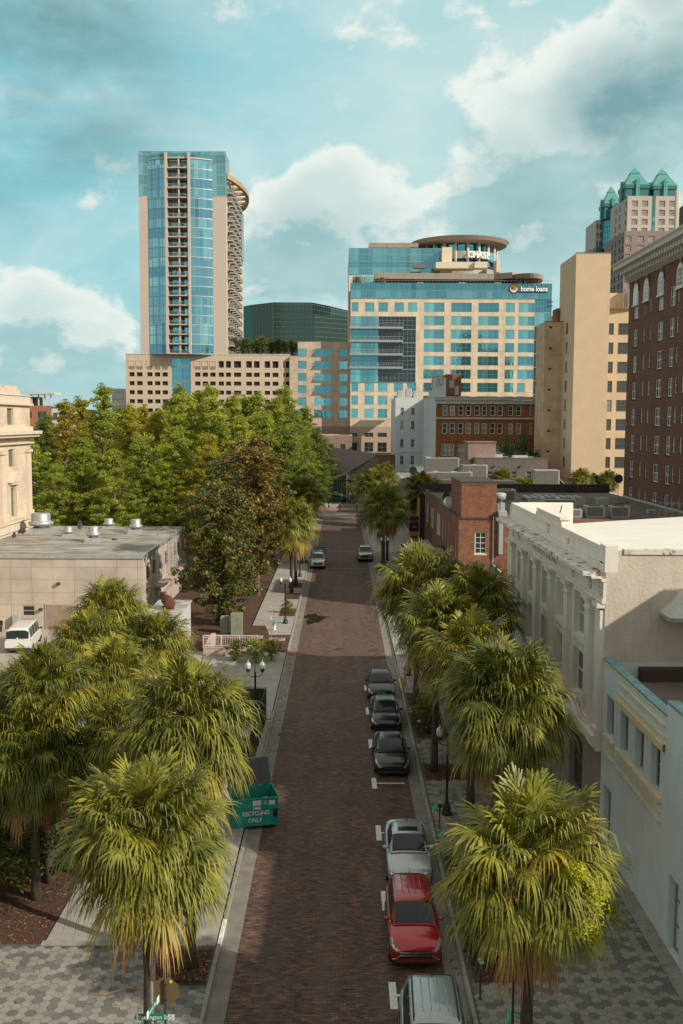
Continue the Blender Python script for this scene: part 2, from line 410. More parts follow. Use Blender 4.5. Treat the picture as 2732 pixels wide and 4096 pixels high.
m = MB(); m.poly(((-90, 197.2, .004), (120, 197.2, .004), (120, 197.45, .004), (-90, 197.45, .004))); tag(m.build('yellow_line_marking', yellowp), kind='structure')
m = MB()
for y in (124.6, 141.5): m.poly(((-3.55, y, .004), (3.5, y, .004), (3.5, y+.35, .004), (-3.55, y+.35, .004)))
tag(m.build('crossing_bands', gutterm), kind='structure')
def strip(name, side, a, b, mat, ys, z=.003, gap=.012, step=3.05):
    m = MB()
    for y0, y1 in ys:
        y = y0
        while y < y1:
            e = min(y+step, y1)
            m.poly(((side*a, y+gap/2, z), (side*b, y+gap/2, z), (side*b, e-gap/2, z), (side*a, e-gap/2, z)) if side > 0 else ((side*b, y+gap/2, z), (side*a, y+gap/2, z), (side*a, e-gap/2, z), (side*b, e-gap/2, z)))
            y = e
    return tag(m.build(name, mat), kind='structure')
strip('gutter', -1, 3.56, 4.18, gutterm, ((14, 189),)); strip('gutter', 1, 3.55, 4.12, gutterm, ((14, 189),))
m = MB(); m.poly(((-4.3, 14, -.01), (4.3, 14, -.01), (4.3, 189, -.01), (-4.3, 189, -.01))); tag(m.build('gutter_bed', darkm), kind='structure')
def kerb(side, a, ys, mat=kerbm, h=.15):
    m = MB()
    for y0, y1 in ys:
        y = y0
        while y < y1-.01:
            e = min(y+3.05, y1); s0, s1 = sorted((side*a, side*(a+.16)))
            m.bbox(s0, s1, y+.006, e-.006, -.1, h, .025); y = e
    return tag(m.build('kerb', mat), kind='structure')
kerb(-1, 4.18, ((14, 33.6),)); kerb(-1, 4.18, ((33.6, 35.4),), whitep, .13); kerb(-1, 4.18, ((35.4, 46), (62, 78.2)), kerbm, .05); kerb(-1, 4.18, ((46, 62), (78.2, 144), (178, 189)))
kerb(-1, 4.18, ((144, 178),), orangep)
kerb(1, 4.12, ((14, 67.5), (70.3, 74), (92, 189))); kerb(1, 4.12, ((67.5, 70.3),), yellowp); kerb(1, 4.12, ((74, 92),), kerbm, .05)
m = MB(); m.box(-90, 120, 207, 207.35, -.1, .15); tag(m.build('kerb', orangep), kind='structure')
def hexes(name, x0, x1, y0, y1, pits=(), s=.19, z=.15):
    m = MB(); dx = s*math.sqrt(3); dy = s*1.5; k = .955
    # long axis of a paver lies across the street
    dx, dy = s*1.5, s*math.sqrt(3)
    i = 0; x = x0+s
    while x < x1-s*.5:
        y = y0+s+(dy/2 if i % 2 else 0); j = 0
        while y < y1-s*.5:
            if not any(a-.12 < x < b+.12 and c-.12 < y < d+.12 for a, b, c, d in pits):
                q = (j+(i % 2)*0) % 3
                dark = (j % 2 == 0 and (i+j) % 2 == 0) or rnd.random() < .12
                if rnd.random() < .12: dark = not dark
                mi = (2 if rnd.random() < .3 else 1) if dark else (0 if rnd.random() < .6 else 3)
                zz = z+rnd.uniform(-.002, .002)
                m.F([m.V((x+s*k*math.cos(a), y+s*k*math.sin(a), zz)) for a in [math.pi/3*t for t in range(6)]], mi)
            y += dy; j += 1
        x += dx; i += 1
    return tag(m.build(name, [hex0, hex1, hex2, hex3]), kind='structure')
hex0 = P('hex_paver_pale', (.25, .23, .20), .9, var=.22, vs=2.2); hex1 = P('hex_paver_dark', (.13, .127, .12), .9, var=.25, vs=2.2)
hex2 = P('hex_paver_mid', (.165, .165, .16), .9, var=.2, vs=2.2); hex3 = P('hex_paver_warm', (.255, .235, .205), .9, var=.25, vs=2.2)
joint = P('paver_joint', (.09, .082, .07), 1, var=.3, vs=5)
sheet('pavement_bed', 4.28, 11.5, 14, 189, .145, joint); sheet('pavement_bed', -13.2, -4.34, 14, 33.5, .145, joint)
RP = [(4.45, 6.2, 31.2, 37), (4.45, 6.4, 49.8, 52), (4.45, 6.3, 56.6, 61.5), (4.45, 6.3, 63, 66), (4.45, 6.4, 123.5, 125.2), (4.45, 6.4, 38.5, 40.6)]
LP = [(-6.3, -4.4, 31.0, 33.2), (-5.9, -4.4, 92.8, 96.5), (-5.9, -4.4, 102, 105.5), (-5.9, -4.4, 109, 112), (-5.9, -4.4, 128, 131), (-6.0, -4.4, 24.3, 26.2)]
hexes('hex_pavement', 4.3, 10.9, 20, 70.4, RP); hexes('hex_pavement', -13.2, -4.36, 20, 33.3, LP)
hexes('hex_pavement', 4.3, 10.9, 118, 140, RP)
strip('pavement_edge_band', 1, 10.92, 11.5, kerbm, ((14, 70), ), .152)
strip('pavement', 1, 4.3, 11.5, concrete, ((70.4, 118), (140, 189)), .152, .03)
strip('pavement', -1, 4.36, 10.4, concrete, ((33.7, 50),), .152, .03, 4.5); strip('pavement', -1, 4.36, 11.8, concrete, ((60.2, 78.2),), .152, .03, 6)
strip('pavement', -1, 4.36, 8.0, concrete, ((84.6, 189),), .152, .02, 2.4)
m = MB(); m.box(-10.5, -4.36, 33.4, 33.7, 0, .175); tag(m.build('kerb', kerbm), kind='structure')
sheet('parking_lot', -60, -4.36, 50, 86.9, .10, P('lot_concrete', (.33, .305, .27), .9, var=.2, vs=.5))
m = MB(); m.poly(((-10.2, 78.2, .16), (-4.36, 78.2, .16), (-4.36, 84.6, .16), (-6.2, 84.6, .16), (-6.8, 88.5, .16), (-8.1, 88.5, .16), (-8.1, 120, .16), (-17.4, 120, .16), (-17.4, 81, .16)))
tag(m.build('mulch_bed', mulchm), kind='structure')
m = MB(); m.poly(((-20, 33.5, .13), (-10.45, 33.5, .13), (-10.45, 50, .13), (-20, 50, .13))); m.poly(((-20, 28, .135), (-13.2, 28, .135), (-13.2, 33.5, .135), (-20, 33.5, .135)))
tag(m.build('mulch_bed', mulchm), kind='structure')
m = MB()
for a, b, c, d in RP+LP: m.poly(((a, c, .156), (b, c, .156), (b, d, .156), (a, d, .156)))
tag(m.build('planting_pits', mulchm), kind='structure')
# loose chips of mulch and fallen leaves: uncountable
m = MB()
def chips(n, x0, x1, y0, y1, z, s):
    for _ in range(n):
        x, y = rnd.uniform(x0, x1), rnd.uniform(y0, y1); a = rnd.uniform(0, 6.3); l = rnd.uniform(.5, 1.4)*s; w_ = l*.35
        c, n_ = math.cos(a), math.sin(a); mi = rnd.choice((0, 0, 1, 1, 2))
        m.poly([(x+c*u*l-n_*v*w_, y+n_*u*l+c*v*w_, z+rnd.uniform(.004, .04)) for u, v in ((-1, -1), (1, -1), (1, 1), (-1, 1))], mi)
for a, b, c, d in RP+LP: chips(500, a, b, c, d, .16, .05)
chips(3200, -14, -10.5, 33.5, 50, .135, .05); chips(1200, -16, -13.3, 30, 33.5, .14, .05); chips(3500, -12, -4.5, 78.4, 84.4, .165, .07)
chips(260, 3.6, 4.1, 22, 60, .008, .035); chips(340, -4.15, -3.6, 60, 125, .008, .06); chips(60, -3.5, 3.4, 22, 100, .006, .03); chips(90, -13, -4.4, 22, 36, .155, .035)
tag(m.build('mulch_chips', [P('bark', (.07, .035, .022), 1, vs=9), P('rust_leaf', (.17, .06, .03), 1, vs=9), P('straw_leaf', (.25, .17, .09), 1, vs=9)]),
    'scattered mulch chips and dead leaves', 'mulch', kind='stuff')
# parking bay marks
for y in (68.7, 62.5, 56, 49.7, 43.5, 37.1, 30.7):
    m = MB(); n = 12
    L = rnd.uniform(1.5, 1.7)
    if y < 68:
        m.poly(((1.62, y-L/2, .004), (1.86, y-L/2, .004), (1.86, y+L/2, .004), (1.62, y+L/2, .004)))
    else: m.poly(((1.62, y-1.3, .004), (1.86, y-1.3, .004), (1.86, y+.05, .004), (1.62, y+.05, .004)))
    m.poly(((1.86, y-.06, .004), (3.3, y-.06, .004), (3.3, y+.06, .004), (1.86, y+.06, .004)))
    tag(m.build('bay_marking', whitep), kind='structure')
# spray marks on the pavement
def spray(mat, pts, wd, z=.157):
    m = MB()
    for (a, b), (c, d) in zip(pts, pts[1:]):
        v = Vector((c-a, d-b, 0)); n_ = Vector((-v.y, v.x, 0)).normalized()*wd/2
        m.poly([(a+n_.x, b+n_.y, z), (a-n_.x, b-n_.y, z), (c-n_.x, d-n_.y, z), (c+n_.x, d+n_.y, z)])
    tag(m.build('spray_marking', mat), kind='structure')
spray(greenp, [(5.1, 28.9), (5.3, 29.6), (5.6, 29.9), (5.8, 29.6), (5.6, 29.3), (5.3, 29.6)], .07); spray(greenp, [(4.35, 45.5), (4.7, 46.8)], .1); spray(greenp, [(4.35, 42.8), (4.75, 43.5)], .12)
spray(greenp, [(4.4, 34.9), (4.9, 34.9)], .06); spray(greenp, [(4.65, 34.5), (4.65, 35.3)], .06); spray(redp, [(4.7, 47.2), (4.9, 46.6), (4.8, 46)], .07); spray(redp, [(4.95, 44.8), (5.1, 43.6)], .07)
spray(redp, [(4.9, 36.2), (5.1, 35.8), (4.9, 35.4)], .06); spray(redp, [(-4.5, 77.5), (-3.3, 78.6)], .12); spray(redp, [(-4.6, 78.6), (-3.5, 77.4)], .1); spray(redp, [(2.6, 76.6), (3.7, 77.6)], .1); spray(redp, [(2.4, 77.6), (3.8, 76.8)], .08)
for y in (86.5, 91, 98, 104): spray(orangep, [(-6.9, y), (-5.9, y)], .16)
for i in range(4): spray(orangep, [(4.6+i*.3, 72+i*.5), (5.2+i*.2, 73+i*.3)], .1)
# manhole covers, puddle
def disc(name, x, y, r, z, mat, lab, cat, n=28):
    o = thing(name, lab, cat, (x, y, 0)); m = MB(); m.lathe([(r, 0), (r, z), (r*.86, z+.002)], n); m.build('cover', mat, o)
    m = MB()
    for i in range(-3, 4): m.box(-r*.7, r*.7, i*r*.2-.01, i*r*.2+.01, z+.002, z+.006)
    m.build('ribs', blackm, o); return o
ironm = P('cast_iron', (.06, .05, .045), .6, .4, var=.3, vs=6)
disc('manhole_cover', -.05, 54.6, .42, .006, ironm, 'round iron manhole cover in the middle of the brick road', 'manhole')
disc('manhole_cover', -.1, 80, .42, .006, ironm, 'round iron manhole cover in the sunlit band of the brick road', 'manhole')
disc('utility_cover', -3.35, 57.6, .4, .007, ironm, 'round cover plate at the left gutter beside the brick road', 'manhole')
m = MB(); pts = []
for k in range(40):
    a = 2*math.pi*k/40; r = 1+.25*math.sin(3*a+1)+.15*math.sin(5*a)+.08*math.sin(9*a)
    pts.append((-2.45+1.0*r*math.cos(a), 92.6+2.2*r*math.sin(a), .006))
m.poly(pts)
puddle, _t, _b = newmat('puddle_water'); _b.inputs['Base Color'].default_value = (.03, .025, .02, 1); _b.inputs['Roughness'].default_value = .04; _b.inputs['IOR'].default_value = 1.33
_b.inputs['Specular IOR Level'].default_value = .9
tag(m.build('puddle', puddle), kind='structure')

# ---------------------------------------------------------------- leaves
def leafmat(name, a, b_, under=None, trans=.25, rough=.5, vs=.8):
    m, t, b = newmat(name)
    oc = t.add('ShaderNodeTexCoord').outputs['Object']; oi = t.add('ShaderNodeObjectInfo').outputs['Random']
    f = t.math('ADD', t.noise(oc, vs, 4, .6), t.math('MULTIPLY_ADD', oi, .12, -.06))
    c = t.mix(t.rng(f, .32, .68), a, b_)
    if under: c = t.mix(t.add('ShaderNodeNewGeometry').outputs['Backfacing'], c, under)
    t.l.new(c, b.inputs['Base Color']); b.inputs['Roughness'].default_value = rough; b.inputs['Specular IOR Level'].default_value = .28
    tr = t.add('ShaderNodeBsdfTranslucent'); t.l.new(t.mix(1, c, (1.5, 1.5, .7), 'MULTIPLY'), tr.inputs[0])
    mx = t.add('ShaderNodeMixShader'); mx.inputs[0].default_value = trans
    o = [n for n in t.n if n.type == 'OUTPUT_MATERIAL'][0]
    t.l.new(b.outputs[0], mx.inputs[1]); t.l.new(tr.outputs[0], mx.inputs[2]); t.l.new(mx.outputs[0], o.inputs[0])
    return m
pg1 = leafmat('palm_leaf', (.035, .05, .008), (.31, .30, .04), trans=.13, rough=.45, vs=1.7)
pg2 = leafmat('palm_leaf_grey_green', (.035, .05, .010), (.26, .26, .05), trans=.12, rough=.45, vs=1.7)
pg3 = leafmat('palm_leaf_yellowing', (.24, .21, .035), (.42, .31, .04), trans=.3, rough=.45)
pdead = leafmat('dead_palm_leaf', (.26, .13, .055), (.42, .25, .12), trans=.2, rough=.7)
bark = P('palm_bark', (.065, .048, .036), .95, var=.4, vs=5, bump=.8, bs=12)
Z3 = Vector((0, 0, 1))
def frond(m, az, el, L, Rf, mi, r, nb=30, droop=.35, spread=118):
    """one costapalmate leaf: petiole, then a folded fan of blades with hanging tips"""
    d = Vector((math.cos(az)*math.cos(el), math.sin(az)*math.cos(el), math.sin(el)))
    side = Vector((-math.sin(az), math.cos(az), 0)); up = side.cross(d)*-1
    if up.z < 0: up = -up
    up = d.cross(side)*-1 if d.cross(side).z < 0 else d.cross(side)
    base = d*.12; tip = d*L+Z3*(-.12*L*(1-max(0, d.z)))
    m.tube((base, (base+tip)/2+Z3*.03, tip), [.022, .016, .011], 3, mi, False)
    d2 = (d-Z3*.15*(1-abs(d.z))).normalized(); roll = r.uniform(-.35, .35); side = (side*math.cos(roll)+up*math.sin(roll)); up = d2.cross(side); up = up if up.z > 0 else -up
    for k in range(nb):
        th = R(-spread+2*spread*k/(nb-1))+r.uniform(-.04, .04); q = max(0, 1-abs(th)/R(spread))
        o = tip+d2*(.38*Rf*q*q)-Z3*(.05*q)
        v = (d2*math.cos(th)+side*math.sin(th)-up*.10*(1-q)+up*r.uniform(-.07, .07)).normalized()
        l = Rf*(.62+.38*q**.6)*r.uniform(.88, 1.08); w_ = l*math.tan(R(spread)/(nb-1))*1.1
        w1 = min(.034, w_*.58)
        n_ = v.cross(up).normalized()
        dr = droop*l*r.uniform(.6, 1.8); up_ = up*(w1*.35 if k % 2 else -w1*.35)
        p = [o, o+v*l*.42-Z3*dr*.10+up_, o+v*l*.74-Z3*dr*.45, o+v*l*.92-Z3*dr*(1.0+.3*r.random())]
        a = [m.V(p[0]), m.V(p[1]-n_*w1), m.V(p[1]+n_*w1)]; m.F((a[0], a[1], a[2]), mi)
        b = [m.V(p[2]-n_*w1*.52), m.V(p[2]+n_*w1*.52)]; m.F((a[1], b[0], b[1], a[2]), mi)
        m.F((b[0], m.V(p[3]), b[1]), mi)
def palm_crown(seed, n=46, Rf=1.05, L=.95, yellow=.12):
    r = random.Random(seed); m = MB(); md = MB()
    for i in range(n):
        q = (i+.5)/n; el = math.asin(max(-.985, 1-1.72*q))+r.uniform(-.2, .2); az = i*2.39996+r.uniform(-.3, .3)
        low = el < -.45
        mi = 2 if (r.random() < (yellow*2.6 if low else yellow*.35)) else (1 if r.random() < .35 else 0)
        off = Z3*(-.22*max(0, -el)); k0 = len(m.v)
        frond(m, az, el, L*r.uniform(.62, 1.15)*(.8 if el > 1 else 1.0)*(.9 if low else 1), Rf*r.uniform(.85, 1.15), mi, r, 36, .20+.30*max(0, math.cos(el))*(.85 if low else .85))
        for t in range(k0, len(m.v)): m.v[t] = (m.v[t][0], m.v[t][1], m.v[t][2]+off.z)
    for i in range(9):
        frond(md, r.uniform(0, 6.3), r.uniform(-1.4, -.95), L*1.35, Rf*.8, 0, r, 16, .5, 60)
    for i in range(5):   # old flower stalks
        az = r.uniform(0, 6.3); d = Vector((math.cos(az), math.sin(az), 0))
        pts = [d*.1, d*.7+Z3*.35, d*1.25+Z3*.1, d*1.55-Z3*.45]; md.tube(pts, [.012, .01, .008, .004], 3, 0, False)
        for t in range(14):
            p = pts[2].lerp(pts[3], r.random()); md.tube((p, p+Vector((r.uniform(-.25, .25), r.uniform(-.25, .25), r.uniform(-.4, -.05)))), [.005, .003], 3, 0, False)
    a = bpy.data.meshes.new('crown'); a.from_pydata(m.v, [], m.f)
    for x in (pg1, pg2, pg3): a.materials.append(x)
    a.polygons.foreach_set('material_index', m.m)
    b = bpy.data.meshes.new('dead_leaves'); b.from_pydata(md.v, [], md.f); b.materials.append(pdead)
    return a, b
PC = [palm_crown(3, 112, .88, 1.15), palm_crown(11, 124, .92, 1.15), palm_crown(23, 104, .84, 1.2, .2), palm_crown(37, 120, .9, 1.2)]
PCG = palm_crown(51, 70, 1.08, 1.0, .05)
def palm_trunk(h, lean=(0, 0), seed=0):
    r = random.Random(seed); m = MB(); n = 12; pts = []; rs = []
    for i in range(n+1):
        q = i/n; pts.append((lean[0]*q*q, lean[1]*q*q, h*q)); rs.append(.185-.04*q+(.05*(1-q*8) if q < .12 else 0)+r.uniform(-.008, .008)+(.05 if q > .9 else 0))
    m.tube(pts, rs, 10); return m
def palm(x, y, h, var, sc, label, lean=(0, 0), group='sabal palms along the street', z0=.15, rot=None):
    o = thing('palm_tree', label, 'palm tree', (x, y, z0), 0, group)
    palm_trunk(h-z0, lean, int(x*10+y)).build('trunk', bark, o, smooth=True)
    a, b = var; rz = rnd.uniform(0, 6.28) if rot is None else rot
    c = link('crown', a, o, (lean[0], lean[1], h-z0), rz); c.scale = (sc, sc, sc)
    d = link('dead_leaves', b, o, (lean[0], lean[1], h-z0-.05), rz); d.scale = (sc,)*3
    return o
P1_ = palm(5.05, 25.5, 7.1, PC[3], 1.2, 'nearest palm on the right pavement beside the pale blue wall')
palm(6.05, 38.2, 7.9, PC[1], 1.38, 'full crowned palm on the right, just before the cream columned building', (.3, 0))
palm(4.95, 51.1, 8.0, PC[0], 1.3, 'palm leaning over the kerb beside the rearmost black cars', (.2, 0))
palm(7.3, 54, 8.6, PC[2], 1.35, 'palm with its leaves against the cream columned facade', (.2, 0))
palm(4.9, 63.5, 8.2, PC[3], 1.5, 'farthest palm of the near right row, before the sunlit band of road', (.1, 0))
palm(7.0, 60, 8.0, PC[1], 1.35, 'palm tucked behind the farthest one of the near right row')
palm(6.2, 46.0, 7.6, PC[3], 1.25, 'palm behind the full crowned one, between it and the leaning palm')
palm(-5.0, 25.0, 7.85, PC[1], 1.14, 'nearest palm on the left, above the street name sign')
palm(-5.0, 32.0, 8.8, PC[0], 1.25, 'second palm on the left with its trunk in the mulch pit')
palm(-11.7, 36.9, 6.4, PC[2], 1.25, 'palm at the left edge of the picture above dark shrubs', rot=1.0)
palm(-11.6, 38.3, 8.1, PC[3], 1.0, 'palm near the left edge behind the edge palm')
palm(-9.6, 41.5, 7.8, PC[2], .95, 'palm with orange hanging leaves in the middle of the left clump')
palm(-12.0, 46.5, 8.0, PC[0], 1.05, 'palm in front of the white van')
palm(-11.9, 51, 8.7, PC[1], 1.05, 'tallest far palm of the left clump, in front of the grey stone building')
palm(-9.2, 49, 7.4, PC[3], 1.0, 'bushy palm between the van and the white shed')
palm(-13.6, 42.5, 6.6, PC[1], 1.05, 'low palm near the left edge between the edge palm and the van')
palm(-8.2, 37.5, 6.6, PC[3], .95, 'low palm behind the two nearest left palms')
palm(-5.35, 106, 7.9, PC[2], 1.54, 'dark palm on the left pavement beside the magnolia', group='sabal palms far down the street')
palm(-5.1, 110.5, 7.2, PC[0], 1.15, 'slim palm trunk close behind the left pavement palm', group='sabal palms far down the street')
palm(-5.0, 131, 8.9, PC[1], 1.60, 'farthest palm on the left pavement beside the red kerb', group='sabal palms far down the street')
palm(5.2, 124.4, 8.0, PC[3], 1.64, 'round palm on the right pavement beside the parked silver pickup', group='sabal palms far down the street')
palm(6.0, 129, 8.2, PC[0], 1.54, 'palm hidden behind the round palm by the awnings', group='sabal palms far down the street')
palm(5.6, 176, 7.6, PC[1], 1.73, 'palm at the far right corner of the brick road', group='sabal palms far down the street')
palm(8.0, 184, 8.6, PC[0], 1.60, 'palm in front of the dark hipped roof', group='sabal palms far down the street')
palm(12.2, 150, 8.3, PC[2], 1.73, 'palm behind the far end of the red brick building', group='sabal palms far down the street')
for i, (x, y, h, s, l) in enumerate(((26.5, 165, 9.0, 1.3, 'palm before the grey brick building, left of the arched gable'), (29.5, 160, 7.9, 1.2, 'bushy low palm beside the arched gable'),
                            (43.2, 180, 8.4, 1.2, 'leftmost of the palms at the foot of the tan tower'), (45.8, 181, 7.7, 1.0, 'middle low palm at the foot of the tan tower'), (48.2, 180, 8.2, 1.15, 'rightmost of the palms at the foot of the tan tower'))):
    palm(x, y, h, PC[i % 4], s, l, group='palms between the roofs')
# ---------------------------------------------------------------- broadleaf and conifer trees
cyp = [leafmat('cypress_leaf', (.12, .18, .03), (.44, .48, .09), trans=.45, rough=.6, vs=.35), leafmat('cypress_leaf_olive', (.16, .18, .03), (.46, .44, .06), trans=.45, rough=.6, vs=.35),
       leafmat('cypress_leaf_orange', (.26, .20, .02), (.42, .31, .03), trans=.3, rough=.6, vs=.4), leafmat('cypress_leaf_dark', (.08, .12, .03), (.22, .27, .06), trans=.35, rough=.6, vs=.35)]
magl = leafmat('magnolia_leaf', (.028, .05, .012), (.14, .17, .025), (.09, .11, .028), trans=.05, rough=.42, vs=.9)
magr = leafmat('magnolia_leaf_rusty', (.07, .06, .013), (.38, .22, .03), (.13, .09, .03), trans=.05, rough=.45, vs=.9)
shrl = leafmat('shrub_leaf', (.028, .05, .012), (.085, .12, .02), trans=.15, rough=.45, vs=.9)
shry = leafmat('croton_leaf', (.12, .13, .01), (.36, .30, .02), trans=.2, rough=.45, vs=2)
twig = P('tree_bark', (.13, .10, .075), .95, var=.3, vs=4, bump=.5, bs=10)
def leaves(m, r, c, rad, n, s, flat=.6, mis=(0,)):
    for _ in range(n):
        while True:
            p = Vector((r.uniform(-1, 1), r.uniform(-1, 1), r.uniform(-1, 1)))
            if p.length < 1: break
        p = p*(.55+.45*p.length); p = Vector((p.x*rad, p.y*rad, p.z*rad*flat))+c
        a = Vector((r.gauss(0, 1), r.gauss(0, 1), r.gauss(0, .6))).normalized(); b = a.cross(Vector((r.gauss(0, 1), r.gauss(0, 1), r.gauss(0, 1)))).normalized()
        l = s*r.uniform(.6, 1.3); q = l*r.uniform(.35, .6)
        m.F([m.V(p-a*l), m.V(p-b*q), m.V(p+a*l), m.V(p+b*q)], r.choice(mis))
vine = leafmat('yellow_vine_leaf', (.30, .33, .02), (.55, .55, .04), trans=.2, rough=.6)
_v = MB(); _r = random.Random(4)
for c_, rad in (((1.2, -1.7, 6.3), .5), ((1.35, -1.55, 6.8), .38), ((1.05, -1.95, 5.8), .4), ((.8, -1.9, 7.3), .25)): leaves(_v, _r, Vector(c_), rad, 700, .04, 1.0)
tag(_v.build('vine', vine, P1_), 'bright yellow green vine growing through the crown')
def tree_mesh(seed, H=18, Rm=4.5, base=.15, nbr=70, style='cypress', leaf=.16, per=46):
    r = random.Random(seed); m = MB(); t = MB()
    lean = (r.uniform(-.6, .6), r.uniform(-.6, .6))
    def tp(q): return Vector((lean[0]*q*q, lean[1]*q*q, H*.97*q))
    t.tube([tp(i/8) for i in range(9)], [.30*(1-i/8)**.8+.03 for i in range(9)], 7)
    for i in range(nbr):
        q = base+(1-base)*((i+r.random())/nbr); f = (q-base)/(1-base)
        if style == 'cypress': prof = min(1, (1-f)**.62*1.15+.05)*(.80+.14*math.sin(q*31+seed)+r.uniform(-.22, .22)); rise = .45
        elif style == 'mag': prof = math.sin(math.pi*min(1, .12+.88*(1-f)))**.55*(.92+.08*math.sin(q*23)); rise = .05
        else: prof = math.sin(math.pi*min(1, .1+.9*f))**.5; rise = .3
        az = i*2.4+r.uniform(-.4, .4); L = Rm*prof*r.uniform(.68, 1.12); o = tp(q)
        e = o+Vector((math.cos(az)*L, math.sin(az)*L, L*rise*r.uniform(.2, 1.3)-(.12*L if style != 'cypress' else 0)))
        mid = o.lerp(e, .5)+Vector((0, 0, .10*L))
        t.tube((o, mid, e), [.075*(1-q)+.03, .035, .012], 4, None, False)
        k = max(2, int(L/ .85)); 
        for j in range(k):
            s = (j+.6)/k
            if style != 'mag' and s < .25: continue
            c = (o.lerp(mid, s*2) if s < .5 else mid.lerp(e, s*2-1))+Vector((r.uniform(-.55, .55), r.uniform(-.55, .55), r.uniform(-.45, .5)))
            leaves(m, r, c, (.50+.35*(1-s))*(Rm/4.5)**.5*r.uniform(.6, 1.4), int(per*r.uniform(.6, 1.2)), leaf, .55, (0, 0, 0, 1))
    leaves(m, r, tp(1), .5, 40, leaf, 1.6)
    me = bpy.data.meshes.new('crown'); me.from_pydata(m.v, [], m.f); me.polygons.foreach_set('material_index', m.m)
    mt = bpy.data.meshes.new('trunk'); mt.from_pydata(t.v, [], t.f); mt.materials.append(twig)
    return me, mt
def coloured(me, mats):
    c = me.copy()
    for x in mats: c.materials.append(x)
    return c
_cy = [tree_mesh(1, 18, 5.0, .12, 105, leaf=.15, per=84), tree_mesh(5, 18, 5.5, .1, 115, leaf=.15, per=84), tree_mesh(9, 18, 4.0, .15, 95, leaf=.145, per=80), tree_mesh(14, 18, 6.1, .12, 120, leaf=.155, per=84)]
CY = {}
for i, (a, b) in enumerate(_cy):
    for j, mm in enumerate(((cyp[0], cyp[1]), (cyp[1], cyp[2]), (cyp[0], cyp[3]), (cyp[2], cyp[1]), (cyp[3], cyp[0]))): CY[i, j] = (coloured(a, mm), b)
_mg = tree_mesh(31, 12, 5.3, .06, 104, 'mag', .15, 90); _mg2 = tree_mesh(33, 15.5, 4.2, .14, 96, 'mag', .16, 70)
_rd = tree_mesh(41, 5, 2.3, .3, 34, 'round', .12, 60); _rd2 = tree_mesh(43, 5, 1.7, .35, 26, 'round', .14, 44)
def tree(x, y, h, pair, label, z0=0, H=18, group=None, cat='tree', name='cypress_tree', wide=1, rot=None):
    o = thing(name, label, cat, (x, y, z0), rnd.uniform(0, 6.28) if rot is None else rot, group); s = h/H
    for me, nm in zip(pair, ('crown', 'trunk')):
        c = link(nm, me, o, (0, 0, 0)); c.scale = (s*wide, s*wide, s)
    return o
PARK = []
def parktree(px, top, y, var, col, wide=1.0, hue=''):
    x = (px-783)/2286*y; h = 18.5+(968-top)/2286*y+.3
    PARK.append((x, y, h, var, col, wide))
# (photo column, photo row of the top, distance) -> real position and height
for a in ((75, 1010, 128, 0, 0), (125, 1075, 122, 3, 0), (190, 1010, 124, 1, 0), (262, 1040, 121, 3, 0), (330, 1010, 124, 0, 2), (400, 985, 124, 1, 0), (470, 1005, 122, 3, 1), (540, 1030, 122, 2, 3),
          (95, 975, 150, 1, 4), (150, 925, 152, 2, 3), (182, 918, 158, 2, 1), (237, 888, 160, 2, 0), (300, 935, 152, 0, 1), (355, 950, 146, 1, 1), (425, 912, 142, 3, 0), (490, 925, 140, 1, 0, 1.1), (556, 960, 140, 0, 0), (610, 955, 150, 3, 0), (660, 985, 150, 0, 4),
          (110, 960, 185, 3, 4), (210, 950, 185, 0, 4), (275, 942, 190, 1, 4), (330, 935, 186, 2, 3), (385, 915, 180, 0, 1), (412, 888, 178, 2, 2), (452, 905, 176, 1, 1), (478, 888, 172, 2, 0), (523, 910, 175, 0, 0), (560, 912, 178, 2, 0), (592, 905, 176, 2, 0), (620, 915, 168, 0, 0), (652, 890, 176, 2, 0, 1.2), (682, 940, 182, 0, 2),
          (700, 935, 226, 2, 4, 1.2), (722, 985, 222, 1, 4, 1.1), (745, 1010, 224, 3, 4, .95), (690, 985, 216, 0, 0), (640, 1010, 200, 1, 4), (600, 1000, 190, 3, 2), (30, 985, 178, 1, 4), (60, 1000, 165, 3, 2), (740, 1060, 215, 1, 4, .8)):
    parktree(*a)
SEEN = {}; ORD = 'first second third fourth fifth sixth seventh eighth ninth tenth eleventh twelfth thirteenth fourteenth fifteenth sixteenth seventeenth eighteenth nineteenth twentieth'.split()+['twenty-'+w for w in 'first second third fourth fifth sixth'.split()]
HUE = {0: 'bright green', 1: 'olive green', 2: 'mid green', 3: 'orange tinged', 4: 'dark green'}
for i, (x, y, h, v, c, wd) in enumerate(PARK):
    row = 'front' if y < 130 else 'middle' if y < 162 else 'back'
    SEEN[row] = SEEN.get(row, 0)+1; nm = ORD[sorted([p[0]/p[1] for p in PARK if ('front' if p[1] < 130 else 'middle' if p[1] < 162 else 'back') == row]).index(x/y)]
    tree(x, y, h, CY[v, c], f'{HUE[c]} cypress, {nm} from the left in the {row} row of park trees', group='cypress trees in the park')
mg = tree(-10.6, 88.5, 13.0, (coloured(_mg[0], (magl, magr)), _mg[1]), 'glossy dark magnolia with rusty leaves beside the grey stone building', H=12, name='magnolia_tree', wide=.78, rot=.4)
mg2 = tree(-8.9, 104, 17.0, (coloured(_mg2[0], (magr, magl)), _mg2[1]), 'tall reddish brown magnolia behind the nearer magnolia', H=15.5, name='magnolia_tree', rot=2)
tree(-12.5, 112, 15.0, (coloured(_mg2[0], (magl, cyp[3])), _mg2[1]), 'dark green magnolia between the grey building and the park', H=15.5, name='magnolia_tree')
